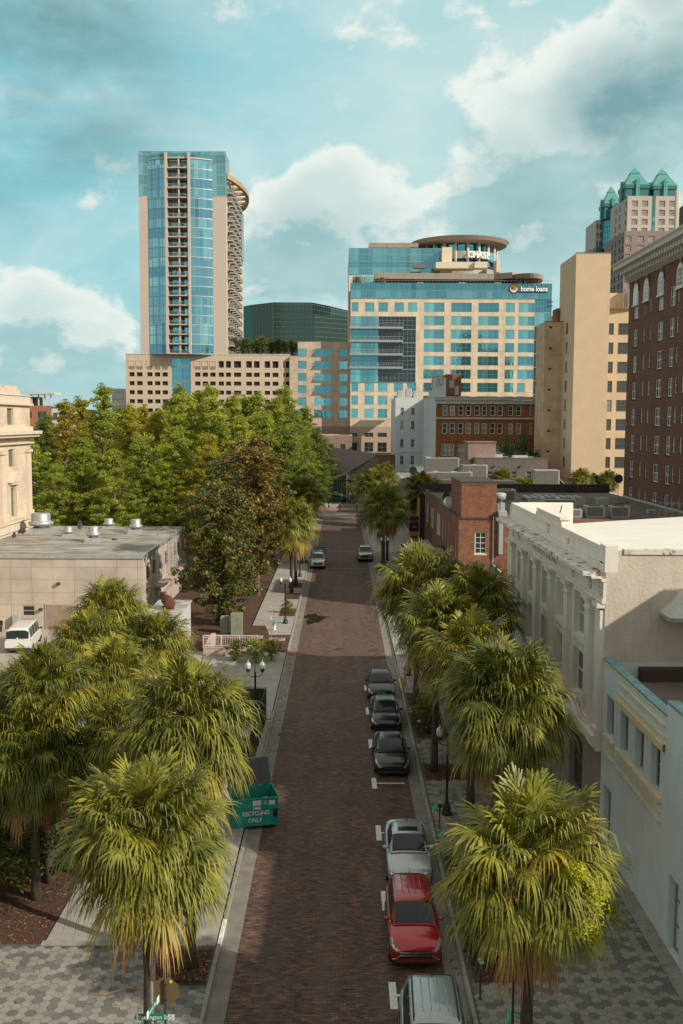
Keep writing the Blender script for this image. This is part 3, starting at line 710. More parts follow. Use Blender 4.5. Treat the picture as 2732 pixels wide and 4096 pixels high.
for i, (x, y, h, lab) in enumerate(((-9, 130, 13, 'dark evergreen tree behind the reddish magnolia'), (-8.6, 150, 15, 'dark evergreen tree shading the far left pavement'), (-9, 170, 16, 'dark evergreen at the corner of the cross street'))):
    tree(x, y, h, CY[1, 4], lab, name='evergreen_tree')
def bush(x, y, z0, h, wd, mats, label, name='shrub', group=None):
    o = thing(name, label, 'shrub', (x, y, z0), 0, group)
    a, b = _rd
    c = link('foliage', coloured(a, mats), o, (0, 0, -h*.32), rnd.uniform(0, 6)); c.scale = (wd/4.4, wd/4.4, h/3.7)
    m = MB(); m.tube(((0, 0, 0), (0, 0, h*.5)), .05, 5); m.build('stem', twig, o); return o
for i, (x, y, z0, h, wd, mt, l) in enumerate(((5.3, 34.6, .15, 1.3, 2.2, (shrl, shry), 'dark green shrub in the kerb pit beside the red car'), (5.2, 32.6, .15, 1.2, 2.0, (shrl, shry), 'yellow speckled shrub behind the nearest parking meter'), (5.4, 36.2, .15, 1.2, 1.9, (shrl, shrl), 'shrub at the far end of the nearest kerb pit'),
        (5.2, 57.5, .15, 1.5, 1.9, (shrl, shry), 'dark shrub beside the second black car'), (5.1, 59.4, .15, 1.6, 1.9, (shry, shrl), 'yellow leaved croton shrub beside the second black car'), (5.2, 61, .15, 1.4, 1.7, (shrl, shrl), 'green shrub next to the yellow leaved croton'),
        (-12.2, 38.5, .1, 3.6, 4, (shrl, shrl), 'large dark hedge shrub on mulch at the left edge, nearest one'), (-12.6, 41.6, .1, 4.4, 4.2, (shrl, cyp[3]), 'dark hedge tree under the left edge palm'), (-13.6, 36.4, .1, 2.8, 3.6, (shrl, cyp[0]), 'shrub with sunlit leaves at the lower left edge'), (-11.8, 45, .1, 4, 4.5, (shrl, shrl), 'dark shrub behind the big left palm'), (-14.5, 45, .1, 4.5, 5, (shrl, shrl), 'dark shrub mass deep in the left clump'),
        (-8.6, 47, .1, 3.4, 3.6, (shrl, shrl), 'dark shrub filling the gap between the left palms'), (-15.5, 39.5, .1, 3.2, 4, (shrl, cyp[3]), 'dark shrub at the outer left edge'),
        (-5.3, 75.4, .15, 1.5, 1.8, (cyp[0], shrl), 'small shrub by the ramp wall next to the twin lamp'), (-6.4, 74.6, .15, 1.8, 2.2, (cyp[0], shrl), 'leafy shrub in front of the white ramp railing'), (-8.2, 75.2, .15, 1.5, 2.2, (shrl, cyp[0]), 'shrub growing along the pink ramp wall'),
        (-5.1, 94.4, .15, 1.2, 1.3, (shry, shrl), 'yellow green shrub in the pit by the left lamp'), (-7.6, 80.6, .15, .9, 1.2, (shrl, shrl), 'low shrub at the back of the brown mulch bed'))):
    bush(x, y, z0, h, wd, mt, l)
for i in range(10):
    x = -32.4+i*2.15; tree(x, 306+rnd.uniform(-2, 3), rnd.uniform(4.8, 6.2), (coloured(_rd[0], (cyp[3], shrl) if i != 8 else (magr, cyp[2])), _rd[1]), f'small roof garden tree number {i+1} counted from the glass tower', 37.8, H=5, group='roof garden trees on the garage', name='roof_tree')
tree(1.6, 214, 6.5, (coloured(_rd2[0], (cyp[3], shrl)), _rd2[1]), 'thin young tree in the plaza planter across the cross street', .1, H=5, name='young_tree', wide=.8)
tree(38.5, 208, 15.6, (coloured(_rd[0], (shrl, cyp[3])), _rd[1]), 'round dark tree between the orange brick building and the tan tower', 0, H=5, name='round_tree', wide=.42)
tree(34.5, 206, 15.2, (coloured(_rd[0], (shrl, cyp[3])), _rd[1]), 'smaller dark tree left of the round tree on the grey brick roof line', 0, H=5, name='round_tree', wide=.4)

# ---------------------------------------------------------------- street furniture
globe, _t, _b = newmat('lamp_globe'); _b.inputs['Base Color'].default_value = (.62, .68, .66, 1); _b.inputs['Roughness'].default_value = .25; _b.inputs['Transmission Weight'].default_value = .25
def lamp(x, y, label, ang=0, arm=.42, h=3.55):
    o = thing('street_lamp', label, 'street lamp', (x, y, .15), ang, 'twin globe street lamps')
    m = MB(); m.lathe([(.24, 0), (.24, .12), (.17, .2), (.19, .32), (.12, .5), (.085, .62), (.07, .8), (.06, h), (.09, h+.05), (.05, h+.12), (.03, h+.4), (.0, h+.5)], 12); m.build('post', blackm, o, smooth=True)
    for s in (-1, 1):
        m = MB(); m.tube([(0, 0, h-.15), (s*.18, 0, h-.22), (s*arm, 0, h-.05), (s*arm, 0, h+.08)], [.025, .022, .022, .03], 6); m.lathe([(.05, h+.06), (.12, h+.16), (.13, h+.26)], 10, (s*arm, 0)); a = m.build('arm', blackm, o)
        m = MB(); m.lathe([(.12, h+.26), (.155, h+.34), (.17, h+.52), (.13, h+.62), (.06, h+.66)], 12, (s*arm, 0)); m.build('globe', globe, o, smooth=True)
        m = MB(); m.lathe([(.135, h+.615), (.07, h+.68), (.025, h+.72), (.03, h+.77), (.0, h+.82)], 10, (s*arm, 0)); m.build('finial', steel, a)
    return o
lamp(-5.07, 89.5, 'twin globe street lamp on the left pavement beside the mulch bed'); lamp(-5.05, 57.6, 'twin globe street lamp by the black fence behind the left palms'); lamp(-4.9, 117, 'dark street lamp post between the far left palms')
lamp(5.0, 45.3, 'street lamp on the right pavement just behind the silver sedan', .4); lamp(4.95, 71, 'street lamp base beside the last meter of the right row'); lamp(5.3, 121, 'slim lamp post by the round palm at the silver pickup')
def meter(x, y, label):
    o = thing('parking_meter', label, 'parking meter', (x, y, .15), .1, 'parking meters along the right kerb')
    m = MB(); m.lathe([(.07, 0), (.07, .02), (.032, .03), (.032, .98), (.05, 1.0), (.05, 1.03)], 8); m.build('pole', darkm, o, smooth=True)
    for s in (-1, 1):
        m = MB(); m.bbox(-.075, .075, s*.1-.05, s*.1+.05, 1.03, 1.24, .02); m.mi = 1; m.tube([(-.07, s*.1, 1.24), (.07, s*.1, 1.24)], .055, 8); m.build('meter_head', [darkm, steel], o)
        m = MB(); m.box(-.05, .05, s*.1-.054, s*.1-.05, 1.12, 1.2); m.build('display', glassd, o)
for x, y, l in ((4.5, 30.3, 'nearest parking meter, beside the shrub pit'), (4.5, 43.6, 'parking meter beside the silver sedan'), (4.5, 55.8, 'parking meter between the yellow shrub and the black cars'), (4.5, 68.5, 'farthest parking meter, at the end of the yellow kerb')): meter(x, y, l)
signback = P('sign_back', (.20, .15, .075), .5, .5, var=.15); signgreen = P('sign_green', (.0, .17, .11), .4, var=.05)
def stop(x, y, z, label, s=.38, rz=0):
    o = thing('stop_sign', label, 'road sign', (x, y, .15), rz, 'backs of stop signs')
    m = MB(); m.box(-.03, .03, -.03, .03, 0, z+.35); m.build('post', darkm, o)
    m = MB(); pts = [(s/math.cos(R(22.5))*math.cos(R(22.5+45*k)), s/math.cos(R(22.5))*math.sin(R(22.5+45*k))) for k in range(8)]
    a = [m.V((px, .034, z+pz)) for px, pz in pts]; b = [m.V((px, .04, z+pz)) for px, pz in pts]; m.F(a[::1]); m.F(b[::-1], 1)
    for k in range(8): m.F((a[k], b[k], b[(k+1) % 8], a[(k+1) % 8]))
    m.build('plate', [signback, P('sign_red', (.4, .02, .02), .4) if 'sign_red' not in MATS else MATS['sign_red']], o)
    m = MB(); m.box(-.05, .05, -.036, -.031, z+.2, z+.24); m.box(-.05, .05, -.036, -.031, z-.24, z-.2); m.build('bracket', blackm, o)
    m = MB(); m.box(.12, .19, .028, .032, z+.24, z+.32); m.build('sticker', P('sticker_yellow', (.6, .65, .05)) if 'sticker_yellow' not in MATS else MATS['sticker_yellow'], o)
stop(-4.78, 26.0, 2.75, 'back of an octagonal stop sign beside the nearest left palm trunk'); stop(5.02, 27.4, 2.9, 'back of an octagonal stop sign half hidden by the nearest right palm trunk', rz=.25)
o = thing('street_name_sign', 'green street name sign at the bottom of the picture below the left palm', 'street sign', (-4.62, 23.35, .15))
m = MB(); m.tube(((0, 0, 0), (0, 0, 4.6)), .035, 8); m.build('post', steel, o)
def blade(z, lbl, rz, ln, hh, off):
    p = thing_part = link('name_plate', (lambda mm: mm)(MBm('name_plate', ln, hh)), o, (off[0], off[1], z), rz)
    text('lettering', lbl, hh*.86, whitep, p, (-.06, -.012, 0), (R(90), 0, 0), .002, .92)
    return p
def MBm(nm, ln, hh):
    m = MB(); m.box(-ln/2, ln/2, -.008, .008, -hh/2, hh/2, 0); m.box(-ln/2, -ln/2+.12, -.011, -.0085, -hh/2, hh/2, 1); m.box(ln/2-.17, ln/2-.01, -.011, -.0085, -hh/2+.01, hh/2-.01, 1)
    me = bpy.data.meshes.new(nm); me.from_pydata(m.v, [], m.f); me.materials.append(signgreen); me.materials.append(whitep); me.polygons.foreach_set('material_index', m.m); return me
p = blade(3.72, 'Washington St', 0, 1.02, .17, (.06, -.05))
m = MB()
for k in range(14):
    a = 2*math.pi*k/14; b = 2*math.pi*(k+1)/14
    m.poly([(.415+r*math.cos(t), -.0125, r*math.sin(t)-.008) for r, t in ((.048, a), (.062, a), (.062, b), (.048, b))][::-1])
m.box(.405, .42, -.0135, -.0125, 0, .06); m.box(.40, .45, -.0135, -.0125, -.03, -.018); m.box(-.475, -.44, -.0135, -.0125, -.05, .055); m.build('emblem', P('emblem_blue', (.02, .14, .25)), p)
blade(3.95, 'Court Ave', R(78), .8, .2, (.02, .0))
# dumpster
teal = P('dumpster_teal', (.01, .27, .235), .5, var=.25, vs=2, stain=.7, bump=.15, bs=20)
lidm = P('black_plastic_lid', (.02, .022, .024), .35, var=.2)
o = thing('recycling_dumpster', 'teal dumpster lettered RECYCLING ONLY with its black lid thrown open', 'dumpster', (-4.05, 44.55, 0), R(15)); Wd, Dp = 2.05, 1.5
m = MB(); x0, x1, y0, y1 = -Wd/2, Wd/2, -Dp/2, Dp/2
prof = lambda zz: .0 if zz > .8 else (.8-zz)*.12
for a, b in (((x0, y0), (x1, y0)), ((x1, y0), (x1, y1)), ((x1, y1), (x0, y1)), ((x0, y1), (x0, y0))):
    d = Vector((b[0]-a[0], b[1]-a[1], 0)).normalized(); n_ = Vector((d.y, -d.x, 0))*-.035
    za = 1.42 if a[1] < 0 else 1.5; zb = 1.42 if b[1] < 0 else 1.5
    q = [(a[0], a[1], .16), (b[0], b[1], .16), (b[0], b[1], zb), (a[0], a[1], za)]
    m.poly(q); m.poly([tuple(Vector(p)+n_) for p in q][::-1])
m.poly(((x0, y0, .16), (x0, y1, .16), (x1, y1, .16), (x1, y0, .16)), 0); m.poly(((x0, y0, .2), (x1, y0, .2), (x1, y1, .2), (x0, y1, .2)), 1)
bd = m.build('body', [teal, darkm], o)
m = MB()
for z, p in ((.16, .03), (.60, .02), (1.06, .03), (1.40, .05)): m.box(x0-p, x1+p, y0-p, y0, z, z+.06)
for z, p in ((1.44, .05),): m.box(x1, x1+p, y0, y1, z, z+.06); m.box(x0-p, x0, y0, y1, z, z+.06); m.box(x0-p, x1+p, y1, y1+p, z, z+.06)
for x in (x0-.02, x1-.05): m.box(x, x+.07, y0-.045, y0-.001, .22, 1.4)
m.build('rim', teal, o)
m = MB(); m.box(x1+.001, x1+.10, -.45, -.25, .7, 1.0); m.box(x1-.2, x1-.02, y0-.09, y0-.04, .55, .9); m.box(x0-.1, x0-.001, -.45, -.25, .7, 1.0); m.build('fork_pocket', blackm, o)
for sx in (-1, 1):
    for sy in (-1, 1):
        m = MB(); m.lathe([(.07, sx*.8-.03), (.07, sx*.8+.03)], 10, (sy*.55, .085), axis='X'); m.build('caster', blackm, o)
lid = MB(); lo = Vector((0, y1+.04, 1.5)); ld = Vector((0, .55, .85)).normalized(); ln = Vector((0, -.85, .55)).normalized()
for k in range(16):
    xa = x0+.02+(Wd-.04)*k/16; xb = x0+.02+(Wd-.04)*(k+1)/16; h = (.045 if k % 4 in (1, 2) else 0)
    p0 = lo+ln*h; p1 = p0+ld*1.28
    for q0, q1 in ((p0, p1),):
        lid.poly(((xa, q0.y, q0.z), (xb, q0.y, q0.z), (xb, q1.y, q1.z), (xa, q1.y, q1.z))); lid.poly(((xb, q0.y+.03, q0.z), (xa, q0.y+.03, q0.z), (xa, q1.y+.03, q1.z), (xb, q1.y+.03, q1.z)))
L_ = lid.build('lid', lidm, o)
m = MB(); e = lo+ld*1.28; m.tube(((x0, e.y, e.z), (x1, e.y, e.z)), .03, 6); m.tube(((x0, y1+.05, 1.5), (x1, y1+.05, 1.5)), .03, 6); m.tube(((x1, lo.y, lo.z), (x1, e.y, e.z)), .02, 5); m.build('lid_edge', teal, L_)
text('lettering', 'RECYCLING', .27, whitep, bd, (.02, y0-.052, .76), (R(90), 0, 0), .002, .86, .008); text('lettering', 'ONLY', .27, whitep, bd, (-.02, y0-.052, .44), (R(90), 0, 0), .002, .86, .008)
m = MB(); m.box(-.1, .25, y0-.036, y0-.034, .94, 1.04); m.box(-.1, .22, y0-.008, y0-.004, .93, 1.05); m.box(.62, .9, y0-.05, y0-.047, 1.12, 1.32)
m.box(-.12, .26, y0-.05, y0-.047, 1.12, 1.36); m.build('sticker', whitep, bd)
for q in range(5): 
    m = MB(); a = rnd.uniform(0, 3); m.tube([(.42+.07*math.cos(a+k*.8)+q*.02, y0-.045, 1.16+q*.035+.05*math.sin(a+k*.8)) for k in range(6)], .006, 3); m.build('graffiti', whitep, bd)
o2 = thing('cardboard', 'brown cardboard sheets inside the recycling dumpster', 'cardboard', (-4.0, 44.45, 0), R(15))
m = MB(); m.box(-.7, .85, -.5, -.46, .5, 1.36); m.poly(((-.6, -.2, .9), (.5, -.25, 1.0), (.6, .3, .85), (-.5, .35, 1.05))); m.poly(((.1, -.1, 1.1), (.8, 0, .95), (.7, .5, 1.1), (.1, .4, .9))); m.build('sheets', P('cardboard_brown', (.30, .17, .10), .9), o2)
# black screened fence
o = thing('construction_fence', 'tall black mesh screened fence beside the left kerb behind the dumpster', 'fence', (0, 0, 0))
fpts = [(-9.5, 51.4), (-4.75, 50.4), (-4.6, 60), (-9, 60.6)]
screen = P('black_screen', (.028, .024, .022), .85, var=.35, vs=1.5)
m = MB()
for (a, b), (c, d) in zip(fpts, fpts[1:]):
    n = 10
    for k in range(n):
        t0, t1 = k/n, (k+1)/n; w0, w1 = .03*math.sin(k*2.2), .03*math.sin((k+1)*2.2)
        m.poly(((a+(c-a)*t0+w0, b+(d-b)*t0+w0, .12), (a+(c-a)*t1+w1, b+(d-b)*t1+w1, .12), (a+(c-a)*t1+w1, b+(d-b)*t1+w1, 2.1), (a+(c-a)*t0+w0, b+(d-b)*t0+w0, 2.1)))
m.build('screen', screen, o)
for (a, b), (c, d) in zip(fpts, fpts[1:]):
    for k in range(4):
        m = MB(); x, y = a+(c-a)*k/4, b+(d-b)*k/4; m.tube(((x, y, .1), (x, y, 2.2)), .03, 6); m.build('fence_post', darkm, o)
m = MB()
for (a, b), (c, d) in zip(fpts, fpts[1:]): m.tube(((a, b, 2.15), (c, d, 2.15)), .025, 6)
m.build('top_rail', darkm, o)
m = MB(); m.tube([(-4.9, 50.35, 1.8-.1*k) for k in range(14)], .02, 4); m.build('chain', steel, o)
# tree guards (low hoop fences)
def guard(x0, x1, y, label, n=9):
    o = thing('tree_guard', label, 'tree guard', (x0, y, .15), 0, 'low hoop tree guards')
    m = MB(); st = (x1-x0)/n
    for k in range(n):
        a = k*st; m.tube([(a, 0, 0), (a, 0, .30), (a+st*.25, 0, .38), (a+st*.75, 0, .38), (a+st, 0, .30), (a+st, 0, 0)], .012, 4)
    m.build('hoops', blackm, o); m = MB(); m.box(0, x1-x0, -.01, .01, .05, .08); m.build('rail', blackm, o)
for i, (a, b, c, d) in enumerate(RP):
    if i in (0, 2): continue
    guard(a, b, d, f'black hoop guard on the right tree pit {["", "beside the nearest black sedan", "", "beside the farthest black car", "beside the silver pickup", "beside the silver sedan"][i]}')
for i, (a, b, c, d) in enumerate(LP[1:5]): guard(a, b, c if i % 2 else d, f'black hoop guard on the {["first", "second", "third", "fourth"][i]} tree pit beyond the left street lamp', 6)
guard(-6.3, -4.4, 31.1, 'black hoop guard on the pit of the second left palm')
# hydrant, boxes, slabs, bollards
o = thing('fire_hydrant', 'white fire hydrant with a blue cap on its concrete pad in the mulch', 'hydrant', (-5.85, 86.4, .16))
m = MB(); m.box(-.5, .5, -.35, .35, 0, .05); m.build('pad', concrete, o)
m = MB(); m.lathe([(.16, .05), (.16, .1), (.1, .12), (.1, .62), (.13, .64)], 10); m.build('barrel', whitep, o, smooth=True)
m = MB(); m.lathe([(.14, .64), (.15, .70), (.12, .80), (.05, .86), (.03, .92)], 10); m.lathe([(.06, -.2), (.06, .2)], 8, (0, .52), axis='X'); m.build('cap', P('hydrant_blue', (.0, .3, .42), .5), o, smooth=True)
for x, y, w_, d, l in ((-7.3, 83.5, 1.3, 1.0, 'grey utility slab set in the mulch, left one'), (-5.4, 82.6, 1.4, .9, 'pale utility slab set in the mulch, right one')):
    o = thing('utility_slab', l, 'slab', (x, y, .16)); m = MB(); m.bbox(-w_/2, w_/2, -d/2, d/2, 0, .07, .02); m.build('slab', concrete, o); m = MB(); m.box(-w_*.3, w_*.3, -d*.3, d*.3, .071, .078); m.build('cover_plate', gutterm, o)
o = thing('marker_pole', 'thin white pole standing in the mulch beside the hydrant', 'pole', (-5.9, 83.0, .16)); m = MB(); m.tube(((0, 0, 0), (0, 0, 2.1)), .03, 6); m.build('rod', steel, o); m = MB(); m.box(-.04, .04, -.035, -.031, 1.6, 2.0); m.build('tag_plate', whitep, o)
boxm = P('cabinet_grey_green', (.22, .23, .18), .6, var=.25, vs=2, stain=.5)
for x, y, w_, h, l in ((-9.0, 84.6, 1.0, 1.9, 'tall weathered utility cabinet beside the magnolia trunk'), (-10.1, 85.2, .7, 1.5, 'darker small utility cabinet left of the tall one')):
    o = thing('utility_cabinet', l, 'utility cabinet', (x, y, .15)); m = MB(); m.bbox(-w_/2, w_/2, -.4, .4, 0, h, .03); m.build('housing', boxm, o); m = MB(); m.box(-w_/2+.06, w_/2-.06, -.42, -.401, .1, h-.1); m.build('door', boxm, o); m = MB(); m.box(w_*.25, w_*.3, -.44, -.42, h*.5, h*.6); m.build('handle', steel, o)
# ramp wall with railing
pinkm = P('pink_stucco', (.42, .33, .29), .85, var=.12, vs=1, stain=.3)
o = thing('ramp_wall', 'low pink wall with a white railing beside the brown mulch bed', 'wall', (-10.8, 76.9, 0))
m = MB(); m.box(0, 4.3, -.12, .12, 0, .75); m.box(.1, .45, .13, 4.2, 0, 1.05); m.box(-.02, 4.32, -.15, .15, .751, .82); m.build('wall', pinkm, o)
m = MB(); m.tube(((0, 0, 1.75), (4.3, 0, 1.75)), .035, 6); m.tube(((0, 0, .95), (4.3, 0, .95)), .025, 6); m.tube(((0, 0, 1.6), (4.3, 0, 1.6)), .02, 6)
for k in range(33): m.box(k*.134-.01, k*.134+.01, -.01, .01, .82, 1.74)
for k in range(4): m.box(k*1.42-.03, k*1.42+.03, -.03, .03, .8, 1.76)
m.build('railing', P('pink_white_paint', (.62, .55, .52), .5), o)
# leaf litter branch on the ground, fallen fronds
o = thing('fallen_branch', 'dry fallen palm stalk lying on the hexagon paving near the left palm', 'branch', (-6.9, 30.6, .16)); m = MB(); m.tube([(-1, -.2, .02), (-.6, -.25, .05), (0, 0, .1), (.6, .35, .06), (.9, .5, .02)], [.01, .02, .025, .02, .01], 5); m.tube([(0, 0, .1), (.7, .1, .05)], [.015, .005], 4); m.build('stalk', P('dry_stalk', (.42, .27, .14), .9), o)
o = thing('yellow_bollard', 'yellow sleeve bollard at the back of the concrete drive, left of the big palm', 'bollard', (-9.75, 43.2, .15)); m = MB(); m.lathe([(.14, 0), (.14, 1.05), (.10, 1.14), (.0, 1.17)], 12); m.build('sleeve', P('bollard_yellow', (.75, .42, .01), .5), o, smooth=True); m = MB(); m.lathe([(.145, .8), (.145, .9)], 12); m.build('band', whitep, o)
# ---------------------------------------------------------------- vehicles
def paint(name, col, metal=.3, rough=.32, coat=1):
    m, t, b = newmat(name); oc = t.add('ShaderNodeTexCoord').outputs['Object']
    c = t.mix(t.rng(t.noise(oc, 3, 6, .7), .35, .8, 0, .35), col, tuple(x*.8+.02 for x in col))
    t.l.new(c, b.inputs['Base Color']); b.inputs['Metallic'].default_value = metal; b.inputs['Roughness'].default_value = rough
    b.inputs['Coat Weight'].default_value = coat; b.inputs['Coat Roughness'].default_value = .04; return m
pblack = paint('black_paint', (.004, .005, .006), .0, .3, .5); pblack2 = paint('charcoal_black_paint', (.008, .009, .010), .0, .35, .5)
psilver = paint('silver_paint', (.42, .48, .49), .45, .3); pred = paint('red_paint', (.36, .008, .012), .3, .3); psil2 = paint('pale_silver_paint', (.36, .42, .42), .45, .32)
pwhite = paint('white_vehicle_paint', (.60, .63, .62), .0, .35)
cglass = GL('car_glass', (.010, .020, .020), (.022, .035, .035), .0, .03, .0); _g = MATS['car_glass'].node_tree.nodes['Principled BSDF']; _g.inputs['Specular IOR Level'].default_value = .45
rubber = P('rubber', (.015, .015, .015), .8); chrome = P('chrome', (.6, .62, .62), .12, 1, var=.02); plastic = P('black_trim', (.014, .014, .015), .4)
lens, _t, _b = newmat('headlight_lens'); _b.inputs['Base Color'].default_value = (.45, .48, .46, 1); _b.inputs['Roughness'].default_value = .08; _b.inputs['Metallic'].default_value = .5; _b.inputs['Coat Weight'].default_value = 1
amber = P('amber_lens', (.55, .16, .01), .2); redl = P('red_lens', (.4, .01, .01), .2)
wellm = P('wheel_arch', (.006, .006, .006), .9); alloy = P('alloy_rim', (.35, .36, .36), .3, .8)
def lerp(a, b, t): return a+(b-a)*t
def table(tb, u):
    if u <= tb[0][0]: return tb[0][1:]
    for p, q in zip(tb, tb[1:]):
        if u <= q[0]:
            t = (u-p[0])/(q[0]-p[0]); return tuple(lerp(a, b, t) for a, b in zip(p[1:], q[1:]))
    return tb[-1][1:]
def smoothtable(tb, n=48):
    us = [i/n for i in range(n+1)]; out = []
    for u in us:
        k = [table(tb, min(1, max(0, u+d))) for d in (-.012, -.006, 0, .006, .012)]; out.append((u,)+tuple(sum(c)/5 for c in zip(*k)))
    out[0] = (0,)+tuple(tb[0][1:]); out[-1] = (1,)+tuple(tb[-1][1:]); return out
class Loft:
    def __init__(s, L, W, body, cab, belt):
        s.L, s.W = L, W; s.b = smoothtable(body); s.c = cab; s.belt = belt
    def bs(s, u, v):
        w, zb, zs, zc = table(s.b, u); w *= s.W/2; zm = zb+(zs-zb)*.45
        pts = [(0, zb), (w*.82, zb), (w*.965, zb+.07), (w*1.0, zm), (w*.99, lerp(zm, zs, .6)), (w*.955, zs-.015), (w*.88, lerp(zs, zc, .35)), (w*.62, lerp(zs, zc, .8)), (w*.3, zc-.004), (0, zc)]
        k = v*(len(pts)-1); i = min(int(k), len(pts)-2); t = k-i
        return Vector((lerp(pts[i][0], pts[i+1][0], t), (u-.5)*s.L, lerp(pts[i][1], pts[i+1][1], t)))
    def cs(s, u, v):
        wb, wt, h = table(s.c, u); z0 = s.belt-.03; wb *= s.W/2; wt *= s.W/2; hh = h-z0
        pts = [(wb, z0), (lerp(wb, wt, .14)+.006, z0+hh*.18), (lerp(wb, wt, .62)+.014, z0+hh*.64), (lerp(wb, wt, .86)+.012, z0+hh*.86), (wt-.03, z0+hh*.965), (wt*.72, h+.012), (wt*.36, h+.022), (0, h+.026)]
        k = v*(len(pts)-1); i = min(int(k), len(pts)-2); t = k-i
        return Vector((lerp(pts[i][0], pts[i+1][0], t), (u-.5)*s.L, lerp(pts[i][1], pts[i+1][1], t)))
    def patch(s, fn, u0, u1, v0, v1, side, off=.008, nu=8, nv=6, mb=None, mi=0):
        m = mb or MB(); g = []
        for i in range(nu+1):
            row = []
            for j in range(nv+1):
                u, v = lerp(u0, u1, i/nu), lerp(v0, v1, j/nv); e = 1e-3
                p = fn(u, v); du = fn(min(1, u+e), v)-fn(max(0, u-e), v); dv = fn(u, min(1, v+e))-fn(u, max(0, v-e)); n = dv.cross(du) if dv.length and du.length else Vector((0, 0, 1))
                n = n.normalized() if n.length > 1e-9 else Vector((0, 0, 1))
                if n.x*p.x < -.0001 or (abs(n.x) < .2 and n.z < 0 and v > .5): n = -n
                p = p+n*off; row.append(m.V((p.x*side, p.y, p.z)))
            g.append(row)
        for i in range(nu):
            for j in range(nv):
                q = (g[i][j], g[i+1][j], g[i+1][j+1], g[i][j+1]); m.F(q if side > 0 else q[::-1], mi)
        return m
SEDAN = dict(body=[(0, .66, .22, .50, .58), (.008, .80, .19, .56, .64), (.03, .90, .18, .63, .71), (.07, .96, .18, .69, .78), (.14, .995, .18, .77, .86), (.26, 1, .18, .86, .945), (.34, 1, .18, .90, .96), (.7, 1, .18, .93, .97), (.84, .98, .2, .95, 1.02), (.95, .93, .22, .93, 1.04), (.99, .86, .26, .84, .95), (1, .78, .3, .78, .86)],
             cab=[(.25, .80, .74, .95), (.29, .86, .73, 1.07), (.35, .89, .705, 1.24), (.42, .905, .69, 1.385), (.47, .91, .685, 1.425), (.56, .91, .685, 1.44), (.66, .90, .68, 1.41), (.72, .89, .67, 1.36), (.79, .87, .66, 1.22), (.86, .84, .66, 1.04), (.88, .82, .66, 1.0)],
             belt=.93, ws=(.262, .425, 1), rw=(.73, .865), sw=((.37, .53), (.545, .70)), roof=(.43, .725))
SUV = dict(body=[(0, .68, .26, .66, .74), (.008, .82, .22, .74, .82), (.03, .91, .2, .82, .90), (.07, .97, .2, .90, .98), (.14, 1, .2, .97, 1.04), (.24, 1, .2, 1.02, 1.09), (.34, 1, .2, 1.05, 1.1), (.7, 1, .2, 1.07, 1.1), (.93, .97, .24, 1.07, 1.1), (.985, .92, .3, 1.0, 1.1), (1, .84, .34, .9, 1.0)],
           cab=[(.235, .82, .76, 1.09), (.28, .88, .75, 1.24), (.33, .90, .735, 1.40), (.385, .915, .72, 1.56), (.44, .92, .72, 1.635), (.56, .92, .72, 1.67), (.72, .91, .715, 1.66), (.86, .90, .70, 1.62), (.92, .89, .69, 1.54), (.965, .88, .69, 1.32), (.985, .86, .70, 1.12)],
           belt=1.07, ws=(.242, .405, 1), rw=(.90, .98), sw=((.36, .50), (.515, .67), (.685, .82)), roof=(.41, .895))
